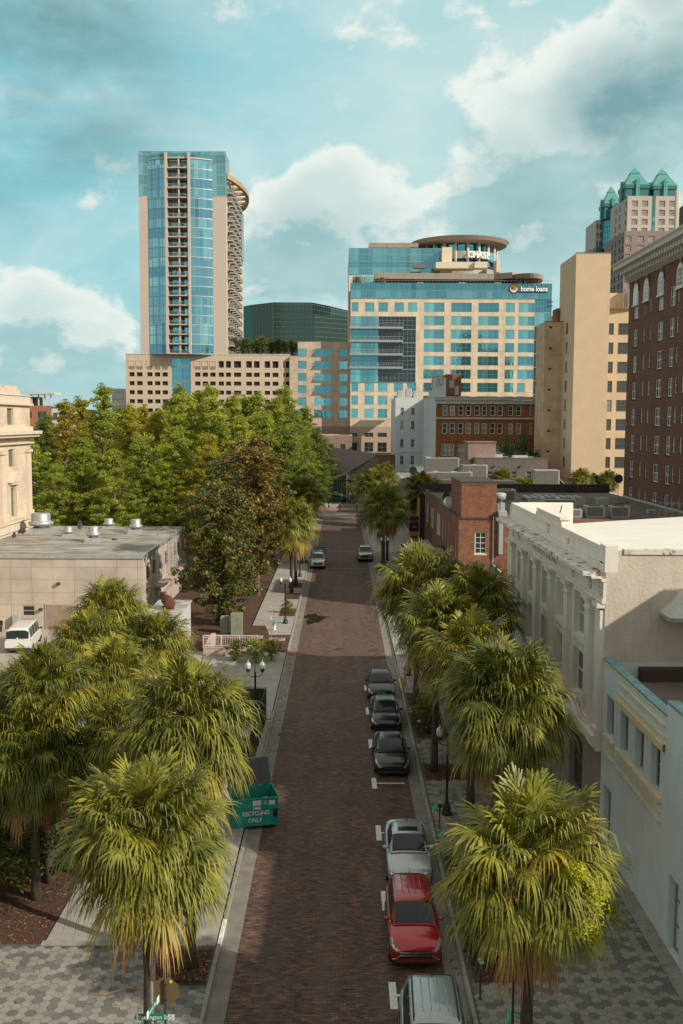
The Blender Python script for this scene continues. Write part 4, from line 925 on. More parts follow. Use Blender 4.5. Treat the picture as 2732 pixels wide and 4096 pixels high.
def mkcar(name, label, x, y, L, W, spec, pm, rz=0, opts=(), hs=1, group='cars parked along the right kerb', roofm=None):
    o = thing(name, label, 'pickup truck' if 'pickup' in opts else 'van' if 'van' in opts else 'car', (x, y, .004), rz, group)
    bd = [(a, w_, z0, zs*hs, zc*hs) for a, w_, z0, zs, zc in spec['body']]; cb = [(a, b, c, h*hs) for a, b, c, h in spec['cab']]
    lf = Loft(L, W, bd, cb, spec['belt']*hs)
    m = MB()
    for s in (1, -1): lf.patch(lf.bs, 0, 1, 0, 1, s, 0, 60, 18, m)
    for u in (0, 1):
        pts = [lf.bs(u, v/18) for v in range(19)]; ring = pts+[Vector((-p.x, p.y, p.z)) for p in pts[-2:0:-1]]
        m.poly(ring if u else ring[::-1])
    u0, u1 = cb[0][0], cb[-1][0]
    ws, rw = spec['ws'], spec['rw']; rf = spec['roof']
    for s in (1, -1):
        lf.patch(lf.cs, u0, u1, 0, 1, s, 0, 50, 14, m)
    m.build('body', pm, o, smooth=True)
    if 'van' in opts or rw[0] > .9:
        m = MB()
        for s in (1, -1): lf.patch(lf.cs, rf[0], rf[1], .62, 1, s, .004, 12, 5, m)
        m.build('roof', roofm or pm, o, smooth=True)
    m = MB()
    for s in (1, -1): lf.patch(lf.cs, ws[0], ws[1], .50, 1, s, .009, 10, 7, m)
    m.build('windshield', cglass, o, smooth=True)
    m = MB()
    for s in (1, -1): lf.patch(lf.cs, ws[0]+.002, ws[0]+.02, .57, 1, s, .016, 2, 7, m)
    m.build('cowl', plastic, o, smooth=True)
    m = MB()
    for s in (1, -1): lf.patch(lf.cs, rw[0], rw[1], .60, 1, s, .009, 8, 7, m)
    m.build('rear_window', cglass, o, smooth=True)
    for s in (1, -1):
        for a, b in spec['sw']:
            lf.patch(lf.cs, a, b, .10, .47, s, .010, 6, 4).build('side_window', cglass, o, smooth=True)
    # lights, grille, trim
    hl = (.006, .085) if 'bighl' not in opts else (.004, .10)
    for s in (1, -1):
        h = lf.patch(lf.bs, hl[0], hl[1]*1.25, .48, .66, s, .012, 6, 4).build('headlight', lens, o, smooth=True)
        lf.patch(lf.bs, hl[0]+.006, hl[1]*.5, .515, .60, s, .018, 3, 3).build('reflector', darkm if 'dark' in opts else chrome, h, smooth=True)
        lf.patch(lf.bs, .94, .995, .52, .68, s, .012, 4, 4).build('tail_light', redl, o, smooth=True)
    zf = table(bd, 0); gz0, gz1 = zf[1]+.10, zf[2]+.01; yf = -L/2; gw = W*.30
    m = MB(); m.bbox(-gw, gw, yf-.02, yf+.05, gz0+.08, gz1, .015); m.build('grille', plastic, o)
    g2 = MB()
    if 'twin' in opts:
        for s in (-1, 1):
            pts = [(s*(.15+.11*math.cos(a)), yf-.04+.03*abs(math.sin(a)), lerp(gz0+.14, gz1+.05, .5)+.085*math.sin(a)) for a in [k*math.pi/6 for k in range(13)]]; g2.tube(pts, .013, 5)
        g2.lathe([(.04, zf[3]-.02), (.03, zf[3]+.015)], 10, (0, yf+.09))
    elif 'bars' in opts:
        for k in range(2): g2.bbox(-gw*1.05, gw*1.05, yf-.035, yf, gz1-.05-k*.09, gz1-.01-k*.09, .01)
        for s in (-1, 1): g2.tube([(s*gw*1.0, yf-.03, gz1-.12), (s*gw*1.25, yf+.02, gz1-.26), (s*gw*1.45, yf+.08, gz1-.30)], .025, 5)
        for k in range(3):
            a = R(90+120*k); e = Vector((.055*math.cos(a), 0, .055*math.sin(a))); sd_ = Vector((-.03*math.sin(a), 0, .03*math.cos(a))); c_ = Vector((0, yf-.045, gz1-.05)); g2.poly([tuple(c_), tuple(c_+e*.5+sd_*.5), tuple(c_+e), tuple(c_+e*.5-sd_*.5)])
    elif 'onebar' in opts:
        g2.bbox(-gw*1.2, gw*1.2, yf-.03, yf, lerp(gz0, gz1, .75), lerp(gz0, gz1, .75)+.05, .01); g2.lathe([(.06, -.07), (.05, .07)], 4, (yf-.03, lerp(gz0, gz1, .78)), axis='X')
    else:
        for k in range(4): g2.box(-gw*.95, gw*.95, yf-.028, yf-.021, lerp(gz0+.1, gz1, k/4), lerp(gz0+.1, gz1, k/4)+.012)
        g2.tube([(.07*math.cos(k*math.pi/5), yf-.035, gz1-.06+.05*math.sin(k*math.pi/5)) for k in range(11)], .008, 4)
    g2.build('grille_trim', chrome if 'dark' not in opts or 'twin' in opts else plastic, o)
    m = MB(); m.bbox(-W*.38, W*.38, yf-.012, yf+.06, zf[1]-.02, zf[1]+.075, .02); m.build('lower_intake', plastic, o)
    if True:
        m = MB(); m.box(-.26, .26, L/2+.001, L/2+.012, .62*hs, .76*hs); m.build('number_plate', P('plate_yellow', (.75, .5, .02)) if 'van' in opts and 'plate_yellow' not in MATS else (MATS['plate_yellow'] if 'van' in opts else whitep), o)
    for s in (1, -1):
        p = lf.cs(ws[0]+.075, .12); m = MB()
        m.lathe([(.02, 0), (.075, .02), (.095, .09), (.08, .17), (.02, .2)], 10, (0, 0), axis='X')
        for i, v in enumerate(m.v): m.v[i] = (s*(p.x+.05+v[0]*1.05), p.y+v[1]*.75, p.z+.06+v[2]*.85)
        mo = m.build('mirror', plastic if 'pickup' in opts or 'blackmirror' in opts else pm, o, smooth=True)
        m = MB(); m.tube(((s*(p.x-.03), p.y, p.z), (s*(p.x+.09), p.y, p.z+.05)), .025, 5); m.build('mirror_arm', plastic, mo)
        for yy in (-L/2+L*.185, L/2-L*.205):
            rr = .33*hs if 'pickup' not in opts else .40
            w_ = MB(); w_.lathe([(rr*.7, -.11), (rr*.97, -.11), (rr, -.07), (rr, .07), (rr*.97, .11), (rr*.7, .11)], 22, (yy, rr), axis='X'); 
            wo = w_.build('wheel', rubber, o, (s*(W/2-.105), 0, 0), smooth=True)
            w_ = MB(); w_.lathe([(rr*.7, s*.085), (rr*.62, s*.06), (rr*.2, s*.05), (.02, s*.07)], 14, (yy, rr), axis='X')
            for k in range(5):
                a = k*2*math.pi/5; w_.tube(((s*.09, yy+.05*math.cos(a), rr+.05*math.sin(a)), (s*.10, yy+rr*.66*math.cos(a), rr+rr*.66*math.sin(a))), [.035, .025], 5)
            w_.build('rim', alloy, wo)
            w_ = MB(); w_.lathe([(rr*1.12, 0), (rr*1.12, .004)], 24, (yy, rr+.02), axis='X')
            for i, v in enumerate(w_.v): w_.v[i] = (s*(W/2*.995+abs(v[0])*.5), v[1], max(v[2], .2))
            w_.build('wheel_arch', wellm, o)
        m = MB(); m.tube([(s*lf.bs(u, .47).x+s*.004, lf.bs(u, .47).y, lf.bs(u, .47).z) for u in (.25, .5, .8)], .008, 4); m.build('door_trim', plastic if 'dark' in opts else chrome, o)
        for u in (.40, .55, .70):
            if u > (.6 if 'pickup' in opts else 1): continue
            a, b = lf.bs(u, .15), lf.bs(u, .5); m = MB(); m.poly([(s*(q.x+.004), q.y+d, q.z) for q, d in ((a, 0), (lf.bs(u, .33), 0), (b, 0), (b, .012), (lf.bs(u, .33), .012), (a, .012))]); m.build('door_gap', wellm, o)
    if 'sunroof' in opts:
        m = MB()
        for s in (1, -1): lf.patch(lf.cs, .465, .55, .74, 1, s, .008, 4, 4, m)
        m.build('sunroof', cglass, o, smooth=True)
    if 'rails' in opts:
        for s in (1, -1):
            m = MB(); m.tube([(s*(lf.cs(u, .60).x-.01), lf.cs(u, .60).y, lf.cs(u, .60).z+dz) for u, dz in ((rf[0]+.02, 0), (rf[0]+.06, .05), (.6, .06), (rf[1]-.06, .05), (rf[1], 0))], .022, 6); m.build('roof_rail', plastic, o)
    if 'ribs' in opts:
        m = MB()
        for xx in (-.33, -.11, .11, .33):
            q = [(xx*W/1.8, lf.cs(u, 1).y, lf.cs(u, 1).z+.0+.006-.02*(xx/.33)**2*.6) for u in (.5, .62, .74, .84)]; m.tube(q, .016, 5)
        m.build('roof_ribs', pm, o, smooth=True)
    if 'antenna' in opts:
        p = lf.cs(rf[1]-.03, 1); m = MB(); m.tube(((0, p.y, p.z), (0, p.y+.12, p.z+.22)), [.02, .006], 5); m.build('antenna', plastic, o)
    if 'pillar' in opts:
        for s in (1, -1):
            m = MB(); m.tube([tuple(Vector((s*lf.cs(u, .52).x, lf.cs(u, .52).y, lf.cs(u, .52).z+.012))) for u in (ws[0]+.01, .34, .40, .47, .56, .66, .74)], .012, 4); m.build('window_trim', chrome, o)
    return o, lf
mkcar('black_sedan', 'black sedan with twin oval grille, farthest of the three black cars', 2.72, 67.2, 4.9, 1.86, SEDAN, pblack2, opts=('twin', 'dark', 'sunroof', 'blackmirror'))
mkcar('black_sedan', 'black sedan with silver window trim, middle one of the three black cars', 2.75, 60.4, 4.9, 1.86, SEDAN, pblack, opts=('dark', 'sunroof', 'pillar', 'blackmirror'))
mkcar('black_sedan', 'glossy black sedan, nearest of the three black cars', 2.72, 53.0, 4.9, 1.86, SEDAN, pblack, opts=('bighl', 'dark', 'blackmirror'))
mkcar('silver_sedan', 'pale silver sedan with a dark sunroof parked behind the red car', 2.83, 40.45, 4.7, 1.85, SEDAN, psilver, rz=-.015, opts=('sunroof', 'antenna'), hs=1.01)
mkcar('red_suv', 'red compact crossover with chrome bars in its nose', 2.6, 34.35, 4.4, 1.82, SUV, pred, opts=('bars', 'ribs', 'antenna'), hs=.985)
mkcar('silver_suv', 'silver van-like wagon with black roof rails, nearest parked car', 2.75, 27.0, 5.1, 1.98, SUV, psil2, rz=-.03, opts=('rails', 'ribs', 'antenna'), hs=1.05)
TRUCK = dict(body=[(0, .72, .38, .88, .95), (.01, .86, .34, .95, 1.03), (.03, .94, .33, 1.02, 1.10), (.08, .98, .33, 1.07, 1.15), (.24, 1, .33, 1.11, 1.2), (.6, 1, .33, 1.13, 1.2), (.62, 1, .33, 1.16, 1.18), (.97, 1, .4, 1.16, 1.18), (1, .97, .45, 1.14, 1.16)],
             cab=[(.22, .82, .76, 1.19), (.27, .88, .74, 1.42), (.32, .90, .72, 1.64), (.36, .91, .71, 1.77), (.45, .91, .71, 1.82), (.54, .90, .70, 1.80), (.575, .90, .70, 1.74), (.60, .88, .72, 1.4), (.61, .87, .74, 1.2)],
             belt=1.17, ws=(.227, .345, 1), rw=(.58, .605), sw=((.33, .43), (.445, .55)), roof=(.35, .56))
def bed(o, L, W, cargo=True):
    m = MB(); m.box(-W*.42, W*.42, L*.115, L*.47, .8, 1.185); m.build('truck_bed', darkm, o)
t1, lf = mkcar('pickup_truck', 'white pickup carrying a teal rack and a tank, on the left of the road', -2.95, 126.6, 5.4, 1.9, TRUCK, pwhite, opts=('pickup', 'onebar'), group='pickup trucks'); bed(t1, 5.4, 1.9)
t2, lf = mkcar('pickup_truck', 'silver grey full size pickup parked by the round palm on the right', 3.2, 133.4, 5.8, 2.0, TRUCK, psil2, rz=0, opts=('pickup', ), hs=1.03, group='pickup trucks'); bed(t2, 5.8, 2.0)
tealp = P('teal_steel', (.0, .17, .18), .5)
o = thing('cargo_rack', 'teal steel rack standing in the bed of the white pickup', 'rack', (-2.95, 128.4, 1.19)); m = MB()
for x in (-.9, .9):
    for y in (-.8, 1.0): m.tube(((x, y, -.2), (x, y, .95)), .04, 5)
    m.tube(((x, -.8, .95), (x, 1.0, .95)), .05, 5)
    m.build('post_frame', tealp, o) if x > 0 else None
m = MB(); m.box(-.95, .95, -.86, -.78, .8, .98); m.box(-.95, .95, .95, 1.03, .8, .98); m.box(-.95, .95, -.84, -.80, .3, .36); m.build('cross_bar', tealp, o)
o = thing('water_tank', 'grey round tank lying in the bed of the white pickup', 'tank', (-2.85, 128.4, 1.25)); m = MB(); m.lathe([(.1, -.5), (.38, -.42), (.42, 0), (.38, .42), (.1, .5)], 14, (.1, .3), axis='X'); m.build('tank', steel, o, smooth=True); m = MB(); m.tube(((-.4, .1, .2), (-.4, .1, .7)), .03, 5); m.build('valve', whitep, o)
VAN = dict(body=[(0, .7, .3, .8, .9), (.03, .9, .25, .95, 1.02), (.12, 1, .25, 1.05, 1.15), (.2, 1, .25, 1.15, 1.25), (.95, 1, .3, 1.18, 1.22), (1, .98, .35, 1.16, 1.2)],
           cab=[(.13, .84, .78, 1.2), (.19, .9, .78, 1.6), (.25, .92, .76, 1.95), (.3, .93, .76, 2.05), (.6, .93, .76, 2.1), (.93, .93, .76, 2.08), (.965, .92, .75, 1.98), (.995, .92, .78, 1.3), (1, .92, .8, 1.2)],
           belt=1.16, ws=(.135, .235, 1), rw=(.968, .992), sw=((.24, .36), (.38, .55), (.57, .74), (.76, .92)), roof=(.26, .955))
v, lf = mkcar('passenger_van', 'white passenger van seen from behind on the lot by the stone building', -25.9, 80.2, 5.6, 2.02, VAN, pwhite, rz=math.pi+.12, opts=('van', 'ribs', 'blackmirror'), group='white vans')
m = MB()
for s in (-1, 1): m.box(s*.06 if s > 0 else -.86, .86 if s > 0 else -.06, 2.70, 2.79, 1.28, 1.86)
m.build('rear_door_window', cglass, v); m = MB(); m.box(-.98, .98, 2.76, 2.92, .38, .56); m.build('bumper', darkm, v)
# ---------------------------------------------------------------- near buildings
cream = P('cream_stone', (.72, .68, .61), .85, var=.10, vs=.9, stain=.25, bump=.1); creamd = P('cream_stone_joints', (.68, .64, .57), .85, var=.10, vs=.9, stain=.2)
stucco = P('rough_stucco', (.54, .48, .41), .95, var=.13, vs=.7, bump=1, bs=6, stain=.35); whiteroof = P('white_roof_membrane', (.72, .70, .64), .8, var=.08, vs=.4, stain=.1)
peel = P('peeling_paint', (.62, .58, .52), .9, var=.1, vs=1); _t = N(peel.node_tree); _b = peel.node_tree.nodes['Principled BSDF']
_oc = _t.add('ShaderNodeTexCoord').outputs['Object']; _t.l.new(_t.mix(_t.rng(_t.noise(_t.vmath('MULTIPLY', _oc, (1.2, 1, 1)), 1.9, 8, .75, .3), .545, .575), _b.inputs['Base Color'].links[0].from_socket, (.10, .065, .045)), _b.inputs['Base Color'])
shadebase = P('shaded_base', (.27, .235, .205), .85, var=.1); gravel = P('gravel_roof', (.13, .10, .08), 1, var=.35, vs=1.2, bump=.5)  # base colour darkened to carry the shade on the lower storey
greyroof = P('weathered_roof', (.34, .32, .285), .9, var=.35, vs=.5); _t = N(greyroof.node_tree); _b = greyroof.node_tree.nodes['Principled BSDF']
_oc = _t.add('ShaderNodeTexCoord').outputs['Object']; _t.l.new(_t.mix(_t.rng(_t.noise(_t.vmath('MULTIPLY', _oc, (.25, 1.6, 1)), .9, 8, .7, .2), .46, .62, 0, .85), _b.inputs['Base Color'].links[0].from_socket, (.055, .05, .045)), _b.inputs['Base Color'])
S = dict
def WS(key, nx, ny, fw, fm, gm, **k): return S(key=key, nx=nx, ny=ny, fw=fw, fm=fm, gm=gm, **k)
# cream columned building
o = thing('office_building', 'cream three storey building with pilasters, a peeling cornice and THE FIDELITY BUILDING on its frieze', 'building', (11.5, 42.8, 0))
m = MB(); O = (0, 24.4, 0); U = (0, -1, 0); Wl = 24.4
cen = [24.4-(4.6+4*k) for k in range(5)]
wu = WS('fid', 2, 2, .09, whiteframe, glassw, split=True, sill=0, bars=.9)
ops = [(c-1.12, 5.35, 2.24, 2.2) for c in cen]+[(c-1.12, 8.2, 2.24, 2.15) for c in cen]
wallwin(m, o, O, U, Wl, 4.3, 12.0, ops, wu, .42, .26)
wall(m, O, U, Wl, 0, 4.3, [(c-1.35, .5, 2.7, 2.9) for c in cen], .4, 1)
for c in cen: window(o, O, U, c-1.35, .5, 2.7, 2.9, WS('shopfid', 3, 2, .08, greyframe, glassd, split=True), .25, 'shop_window')
wall(m, (0, 0, 0), (1, 0, 0), 24.5, 0, 13.0, (), .1, 2)
plainwalls(m, 0, 24.5, 0, 24.4, 0, 11, 'RB', 2)
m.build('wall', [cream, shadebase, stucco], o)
for y in [2.3]+[6.6+4*k for k in range(4)]+[22.8]:      # pilasters with capitals and bases
    a, b = y-.42, y+.42
    if y == 2.3: a, b = 1.75, 2.6
    m = MB(); m.box(-.26, .02, a, b, 4.95, 10.35); m.box(-.36, .02, a-.09, b+.09, 4.75, 4.95); m.box(-.33, .02, a-.06, b+.06, 4.951, 5.15)
    m.box(-.33, .02, a-.05, b+.05, 10.05, 10.12); m.box(-.30, .02, a-.02, b+.02, 10.351, 10.5); m.box(-.42, .02, a-.14, b+.14, 10.5, 10.66); m.build('pilaster', creamd, o)
for a, b in ((.05, .85), (23.7, 24.35)):
    m = MB(); m.box(-.2, .02, a, b, 4.95, 10.35); m.box(-.36, .02, a-.05, b+.05, 10.45, 10.66); m.box(-.30, .02, a-.03, b+.03, 4.75, 5.05); m.build('corner_pilaster', creamd, o)
for c in cen:   # panels between floors, sills
    y = 24.4-c
    for z in (8.02, 5.18): m = MB(); m.box(-.10, .0, y-1.2, y+1.2, z, z+.17); m.build('window_sill', creamd, o)
    for q in (-1.0, .08): m = MB(); m.box(-.05, .0, y+q, y+q+.92, 7.66, 7.92); m.build('spandrel_panel', creamd, o)
m = MB(); m.extr([(24.4, 4.3), (24.4, 4.75), (0, 4.75), (0, 4.3)], -.45, 0); m.extr([(24.4, 4.05), (24.4, 4.3), (0, 4.3), (0, 4.05)], -.25, 0); m.build('belt_cornice', creamd, o)
m = MB(); m.box(-.16, 0, -.05, 24.4, 10.66, 10.85); m.box(-.11, 0, -.03, 24.4, 10.85, 11.62); m.box(-.2, 0, -.06, 24.4, 11.62, 11.74); m.box(-.6, 0, .1, 24.4, 11.74, 11.84); m.build('frieze', cream, o)
m = MB(); m.box(-.95, 0, .2, 24.9, 11.84, 12.02); m.box(-.85, 0, .28, 24.7, 11.76, 11.84); m.build('cornice_ledge', peel, o)
m = MB(); wl = .45
m.box(-.02, wl, .25, 24.4, 12.02, 12.95); m.box(-.06, wl, .25, 24.4, 12.36, 12.42); m.box(-.08, wl+.05, .2, 24.5, 12.95, 13.12)
m.box(-.03, wl, 9.0, 15.2, 13.12, 13.42); m.box(-.08, wl+.04, 8.9, 15.3, 13.42, 13.56); m.box(-.06, .5, -.01, .9, 12.02, 13.2); m.box(-.08, 4.1, 24.0, 24.4, 11.4, 13.12)
for y in (8.72, 15.3): m.tube([(-.06, y+.1, 13.2), (.4, y+.1, 13.2)], .16, 8)
m.build('parapet', cream, o)
m = MB()
for y, z, r in ((12.1, 12.75, .28), (7.2, 12.6, .14), (2.2, 11.24, .26), (.35, 11.24, .26), (5.6, 11.24, .24), (22.6, 11.24, .24), (20.4, 11.24, .2)):
    x = -.12 if z < 12 else -.03
    q = MB(); m.tube([(x-.03, y+r*.7*math.cos(a), z+r*math.sin(a)) for a in [k*math.pi/6 for k in range(13)]], .05, 5); m.lathe([(r*.4, x-.07), (r*.4, x)], 8, (y, z), axis='X')
m.build('rosettes', creamd, o)
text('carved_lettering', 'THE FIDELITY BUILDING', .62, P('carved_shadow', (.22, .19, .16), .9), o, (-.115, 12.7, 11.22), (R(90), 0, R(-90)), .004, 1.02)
m = MB(); n = 12
for i in range(n):
    for j in range(8):
        def rz_(i, j):
            u, v = i/n, j/8; zn = 12.9; zf = 11.5+1.6*u if u < .5 else 12.3+.9*(u-.5); t = v**1.3
            return (.4+24.1*u, .3+23.8*v, zn*(1-t)+zf*t-.03)
        m.poly((rz_(i, j), rz_(i+1, j), rz_(i+1, j+1), rz_(i, j+1)))
m.build('roof', whiteroof, o, smooth=True)
m = MB(); m.box(.75, 24.5, -.06, .35, 12.82, 13.04); m.build('coping', peel, o)
m = MB(); m.bbox(11.2, 13.4, 8.2, 10.2, 12.4, 13.05, .1); m.build('skylight_curb', whiteroof, o); m = MB(); m.poly(((11.3, 8.3, 13.07), (13.3, 8.3, 13.07), (13.3, 10.1, 13.16), (11.3, 10.1, 13.16))); m.build('skylight', glassd, o)
m = MB(); b0 = [(2.35, -1.5), (7.4, -1.5), (7.4, 0), (2.35, 0)]; m.prism(b0, 10.15, 10.32); m.prism(b0, 10.32, 11.35, 1, [(3.3, -.5), (6.4, -.5), (6.4, -.0), (3.3, -.0)]); m.build('hipped_hood', [steel, P('old_white_metal', (.5, .5, .46), .6, stain=.5)], o)
m = MB(); m.tube(((3.0, 23.9, 11.6), (3.2, 23.4, 13.0)), .04, 5); m.build('roof_rod', P('rust', (.10, .035, .02), .9, var=.4), o)
# pale blue building
pblue = P('pale_blue_stucco', (.56, .63, .62), .85, var=.08, vs=.7, bump=.25, bs=9, stain=.28); ytrim = P('yellow_trim', (.66, .55, .34), .8, var=.12, vs=2, stain=.2); gtrim = P('grey_green_trim', (.20, .25, .22), .6)
o = thing('art_deco_building', 'pale blue two storey stucco building with yellow stripes at the right edge', 'building', (11.5, 20, 0)); D_ = 22.75
m = MB(); O = (0, D_, 0); U = (0, -1, 0)
wy = [21.5, 19.4, 17.35, 15.4]; st = WS('blue', 1, 2, .09, gtrim, glassd, split=True, bars=.6)
ops = [(D_-y-.55, 5.12, 1.1, 1.72) for y in wy]+[(D_-y-.55, 5.12, 1.1, 1.72) for y in (10.4, 8.3, 6.2)]
wallwin(m, o, O, U, D_, 0, 8.1, ops+[(D_-y-.6, .15, 1.2, 2.7, WS('bdoor', 1, 3, .12, gtrim, pblue, split=True)) for y in (21.6, 12.9)], st, .38, .24)
wall(m, (0, 0, 0), (1, 0, 0), 22, 0, 8.1); plainwalls(m, 0, 22, 0, D_, 0, 8.1, 'RB'); m.build('wall', pblue, o)
m = MB(); m.box(0, .32, 14.3, D_, 8.1, 8.2); m.box(0, .32, 0, 14.3, 8.1, 8.7); m.box(0.32, 22, 0, .3, 8.1, 8.7); m.build('parapet', pblue, o)
m = MB(); m.box(-.03, .36, 14.25, D_, 8.2, 8.28); m.box(-.04, .40, 0, 14.2, 8.7, 8.8); m.build('coping', P('blue_coping', (.16, .30, .32), .6, var=.4, vs=3), o)
m = MB()
for z, a, b, h in ((7.78, 14.4, 20.3, .07), (7.36, 14.4, 20.3, .07), (4.55, 14.6, 20.3, .07), (4.2, 14.6, 20.3, .07), (4.55, 20.8, 22.2, .07), (4.2, 20.8, 22.2, .07)): m.box(-.07, 0, a, b, z, z+h)
for k in range(4): m.box(-.13+.0*k, 0, 14.35, 20.4, 6.9+k*.068, 6.9+k*.068+.052)
m.box(-.09, 0, 14.35, 20.4, 6.88, 7.18); m.box(-.14, 0, 14.6, 20.3, 4.94, 5.1); m.box(-.14, 0, 20.75, 22.25, 4.94, 5.1); m.box(-.02, .0, 14.25, D_, 8.06, 8.12); m.build('yellow_stripes', ytrim, o)
sheetm = MB(); sheetm.poly(((.3, .3, 7.35), (22, .3, 7.35), (22, D_-.3, 7.35), (.3, D_-.3, 7.35))); sheetm.build('roof', P('dark_roof', (.15, .125, .11), .9, var=.3, vs=.5), o)
m = MB(); m.box(1.5, 22, 22.2, 22.72, 7.36, 7.9); m.build('roof_flashing', P('dark_flashing', (.06, .04, .03), .9), o)
# tall neighbour on the right, outside the picture; its edge throws the slanting shadow
brickn = BR('neighbour_brick', (.22, .12, .08), (.17, .10, .07), (.2, .18, .16))
o = thing('brick_block', 'tall brick block at the right, outside the picture, shading the street', 'building', (24, 3, 0)); m = MB()
wallwin(m, o, (0, 33.8, 0), (0, -1, 0), 33.8, 0, 18, [(2+i*4.4, 3+j*3.6, 1.4, 2) for i in range(7) for j in range(4)], WS('nb', 2, 2, .08, whiteframe, glassw), .2, .1)
wall(m, (0, 0, 0), (1, 0, 0), 22, 0, 18); plainwalls(m, 0, 22, 0, 33.8, 0, 18, 'RB'); m.poly(((0, 0, 17.6), (22, 0, 17.6), (22, 33.8, 17.6), (0, 33.8, 17.6))); m.build('wall', brickn, o)
# red brick building
redb = BR('red_brick', (.30, .10, .045), (.13, .05, .032), (.20, .15, .11), .30, .10, .012, stain=.55, bump=.5); redb2 = BR('pale_old_brick', (.30, .19, .15), (.18, .10, .08), (.3, .26, .23), .24, .085, .014, stain=.4)
o = thing('red_brick_building', 'weathered red brick building with a square roof tower and shuttered side windows', 'building', (11.2, 94.5, 0)); m = MB()
O = (0, 38.5, 0); U = (0, -1, 0); shutter = P('pale_shutter', (.36, .42, .42), .7, var=.1, vs=2)
wo = WS('shut', 1, 1, .06, whiteframe, shutter)
wd = lambda y0, y1, z0=5.5, z1=8.0: (38.5-y1, z0, y1-y0, z1-z0)
ops = [wd(33.6, 36.6), wd(25.9, 30), wd(18, 22.6), wd(15, 16.2), wd(12.3, 13.3), wd(9.4, 10.4), wd(6.2, 7.0, 5.8, 7.4), wd(2.2, 3.2, 5.2, 7.9)]
wallwin(m, o, O, U, 38.5, 0, 9.3, ops, wo, .16, .08)
for y0, w_ in ((32, 3), (24, 3.4), (15, 3)): window(o, O, U, 38.5-y0-w_, .4, w_, 2.3, WS('shop', 3, 2, .08, darkm, glassd, proud=.04), -.06, 'shop_window')
wallwin(m, o, (0, 0, 0), (1, 0, 0), 5.2, 0, 9.3, [(1.55, 5.95, 1.1, 2.1, WS('sash', 2, 4, .09, whiteframe, glassw, split=True, sill=.08))], wo, .16, .08)
wall(m, (5.2, 0, 0), (0, 1, 0), 3.0, 0, 9.3); wall(m, (5.2, 3.0, 0), (1, 0, 0), 21.6, 0, 8.75)
m.box(-.0, .32, 0.001, 38.5, 9.3, 9.42); m.box(0.33, 5.2, 0.001, .32, 9.3, 9.42); m.box(.32, .34, .3, 38, 8.3, 9.4)
m.box(5.3, 26.8, 3.0, 3.35, 8.751, 8.95); m.build('wall', redb, o)
m = MB(); wall(m, (.25, .3, 0), (1, 0, 0), 3.35, 9.42, 12.55); wall(m, (3.6, .3, 0), (0, 1, 0), 8.6, 9.3, 12.55); wall(m, (3.6, 8.9, 0), (-1, 0, 0), 3.35, 9.3, 12.55); wall(m, (.25, 8.9, 0), (0, -1, 0), 8.6, 9.42, 12.55)
parapet(m, .2, 3.65, .25, 8.95, 12.551, 12.75, .28); m.poly(((.3, .4, 12.4), (3.5, .4, 12.4), (3.5, 8.8, 12.4), (.3, 8.8, 12.4))); m.build('roof_tower', redb, o)
m = MB(); m.box(-.06, 3.7, -.06, .0, 9.25, 9.45); m.box(-.07, .34, .0, 38.5, 9.43, 9.5); m.box(.15, 3.72, .2, 8.98, 12.76, 12.84); m.build('coping', P('sooty_coping', (.05, .042, .038), .95, var=.4, vs=2), o)
m = MB(); m.poly(((.3, .3, 8.55), (5.2, .3, 8.55), (5.2, 3.2, 8.55), (26.9, 3.2, 8.55), (26.9, 47.5, 8.55), (.3, 47.5, 8.55))); m.build('roof', gravel, o)
m = MB(); m.box(0, 27, 47.2, 47.6, 0, 9.75); m.build('back_parapet', P('black_parapet', (.045, .042, .038), .95, var=.5, vs=1), o)
m = MB(); m.tube(((3.3, -.06, 9.5), (3.3, -.08, 5.4), (3.25, -.1, 5.0), (4.1, -.1, 4.2)), .05, 6); m.tube(((1.2, -.06, 3.3), (5.0, -.06, 3.2)), .04, 5); m.build('downpipe', whiteframe, o)
m = MB(); m.bbox(3.75, 4.15, -.5, -.1, 6.0, 9.6, .03); m.bbox(3.7, 4.5, -.55, 1.2, 9.6, 10.1, .03); m.bbox(4.05, 4.5, .8, 1.3, 10.1, 10.8, .03); m.build('exhaust_duct', hvacm, o)
m = MB(); m.lathe([(.3, 10.6), (.3, 10.9), (.62, 11.0), (.68, 11.5), (.5, 11.62), (.0, 11.66)], 16, (4.3, 3)); m.lathe([(.45, 8.56), (.35, 10.6)], 10, (4.3, 3)); m.build('roof_fan', hvacm, o, smooth=True)
m = MB(); m.box(5.35, 6.3, 2.93, 2.995, 4.9, 7.1); m.build('door', P('red_door', (.35, .02, .02), .6), o)
m = MB(); m.box(4.8, 6.6, 2.0, 2.9, 4.75, 4.85)
for x in (4.85, 5.4, 6.0, 6.55): m.box(x-.02, x+.02, 2.0, 2.04, 4.85, 5.85)
m.box(4.8, 6.6, 2.0, 2.04, 5.8, 5.86); m.box(4.6, 4.7, 2.2, 2.3, 0, 9); m.build('stair_landing', blackm, o)
text('house_number', '25', .45, whitep, o, (5.0, 2.98, 6.9), (R(90), 0, 0), .01)
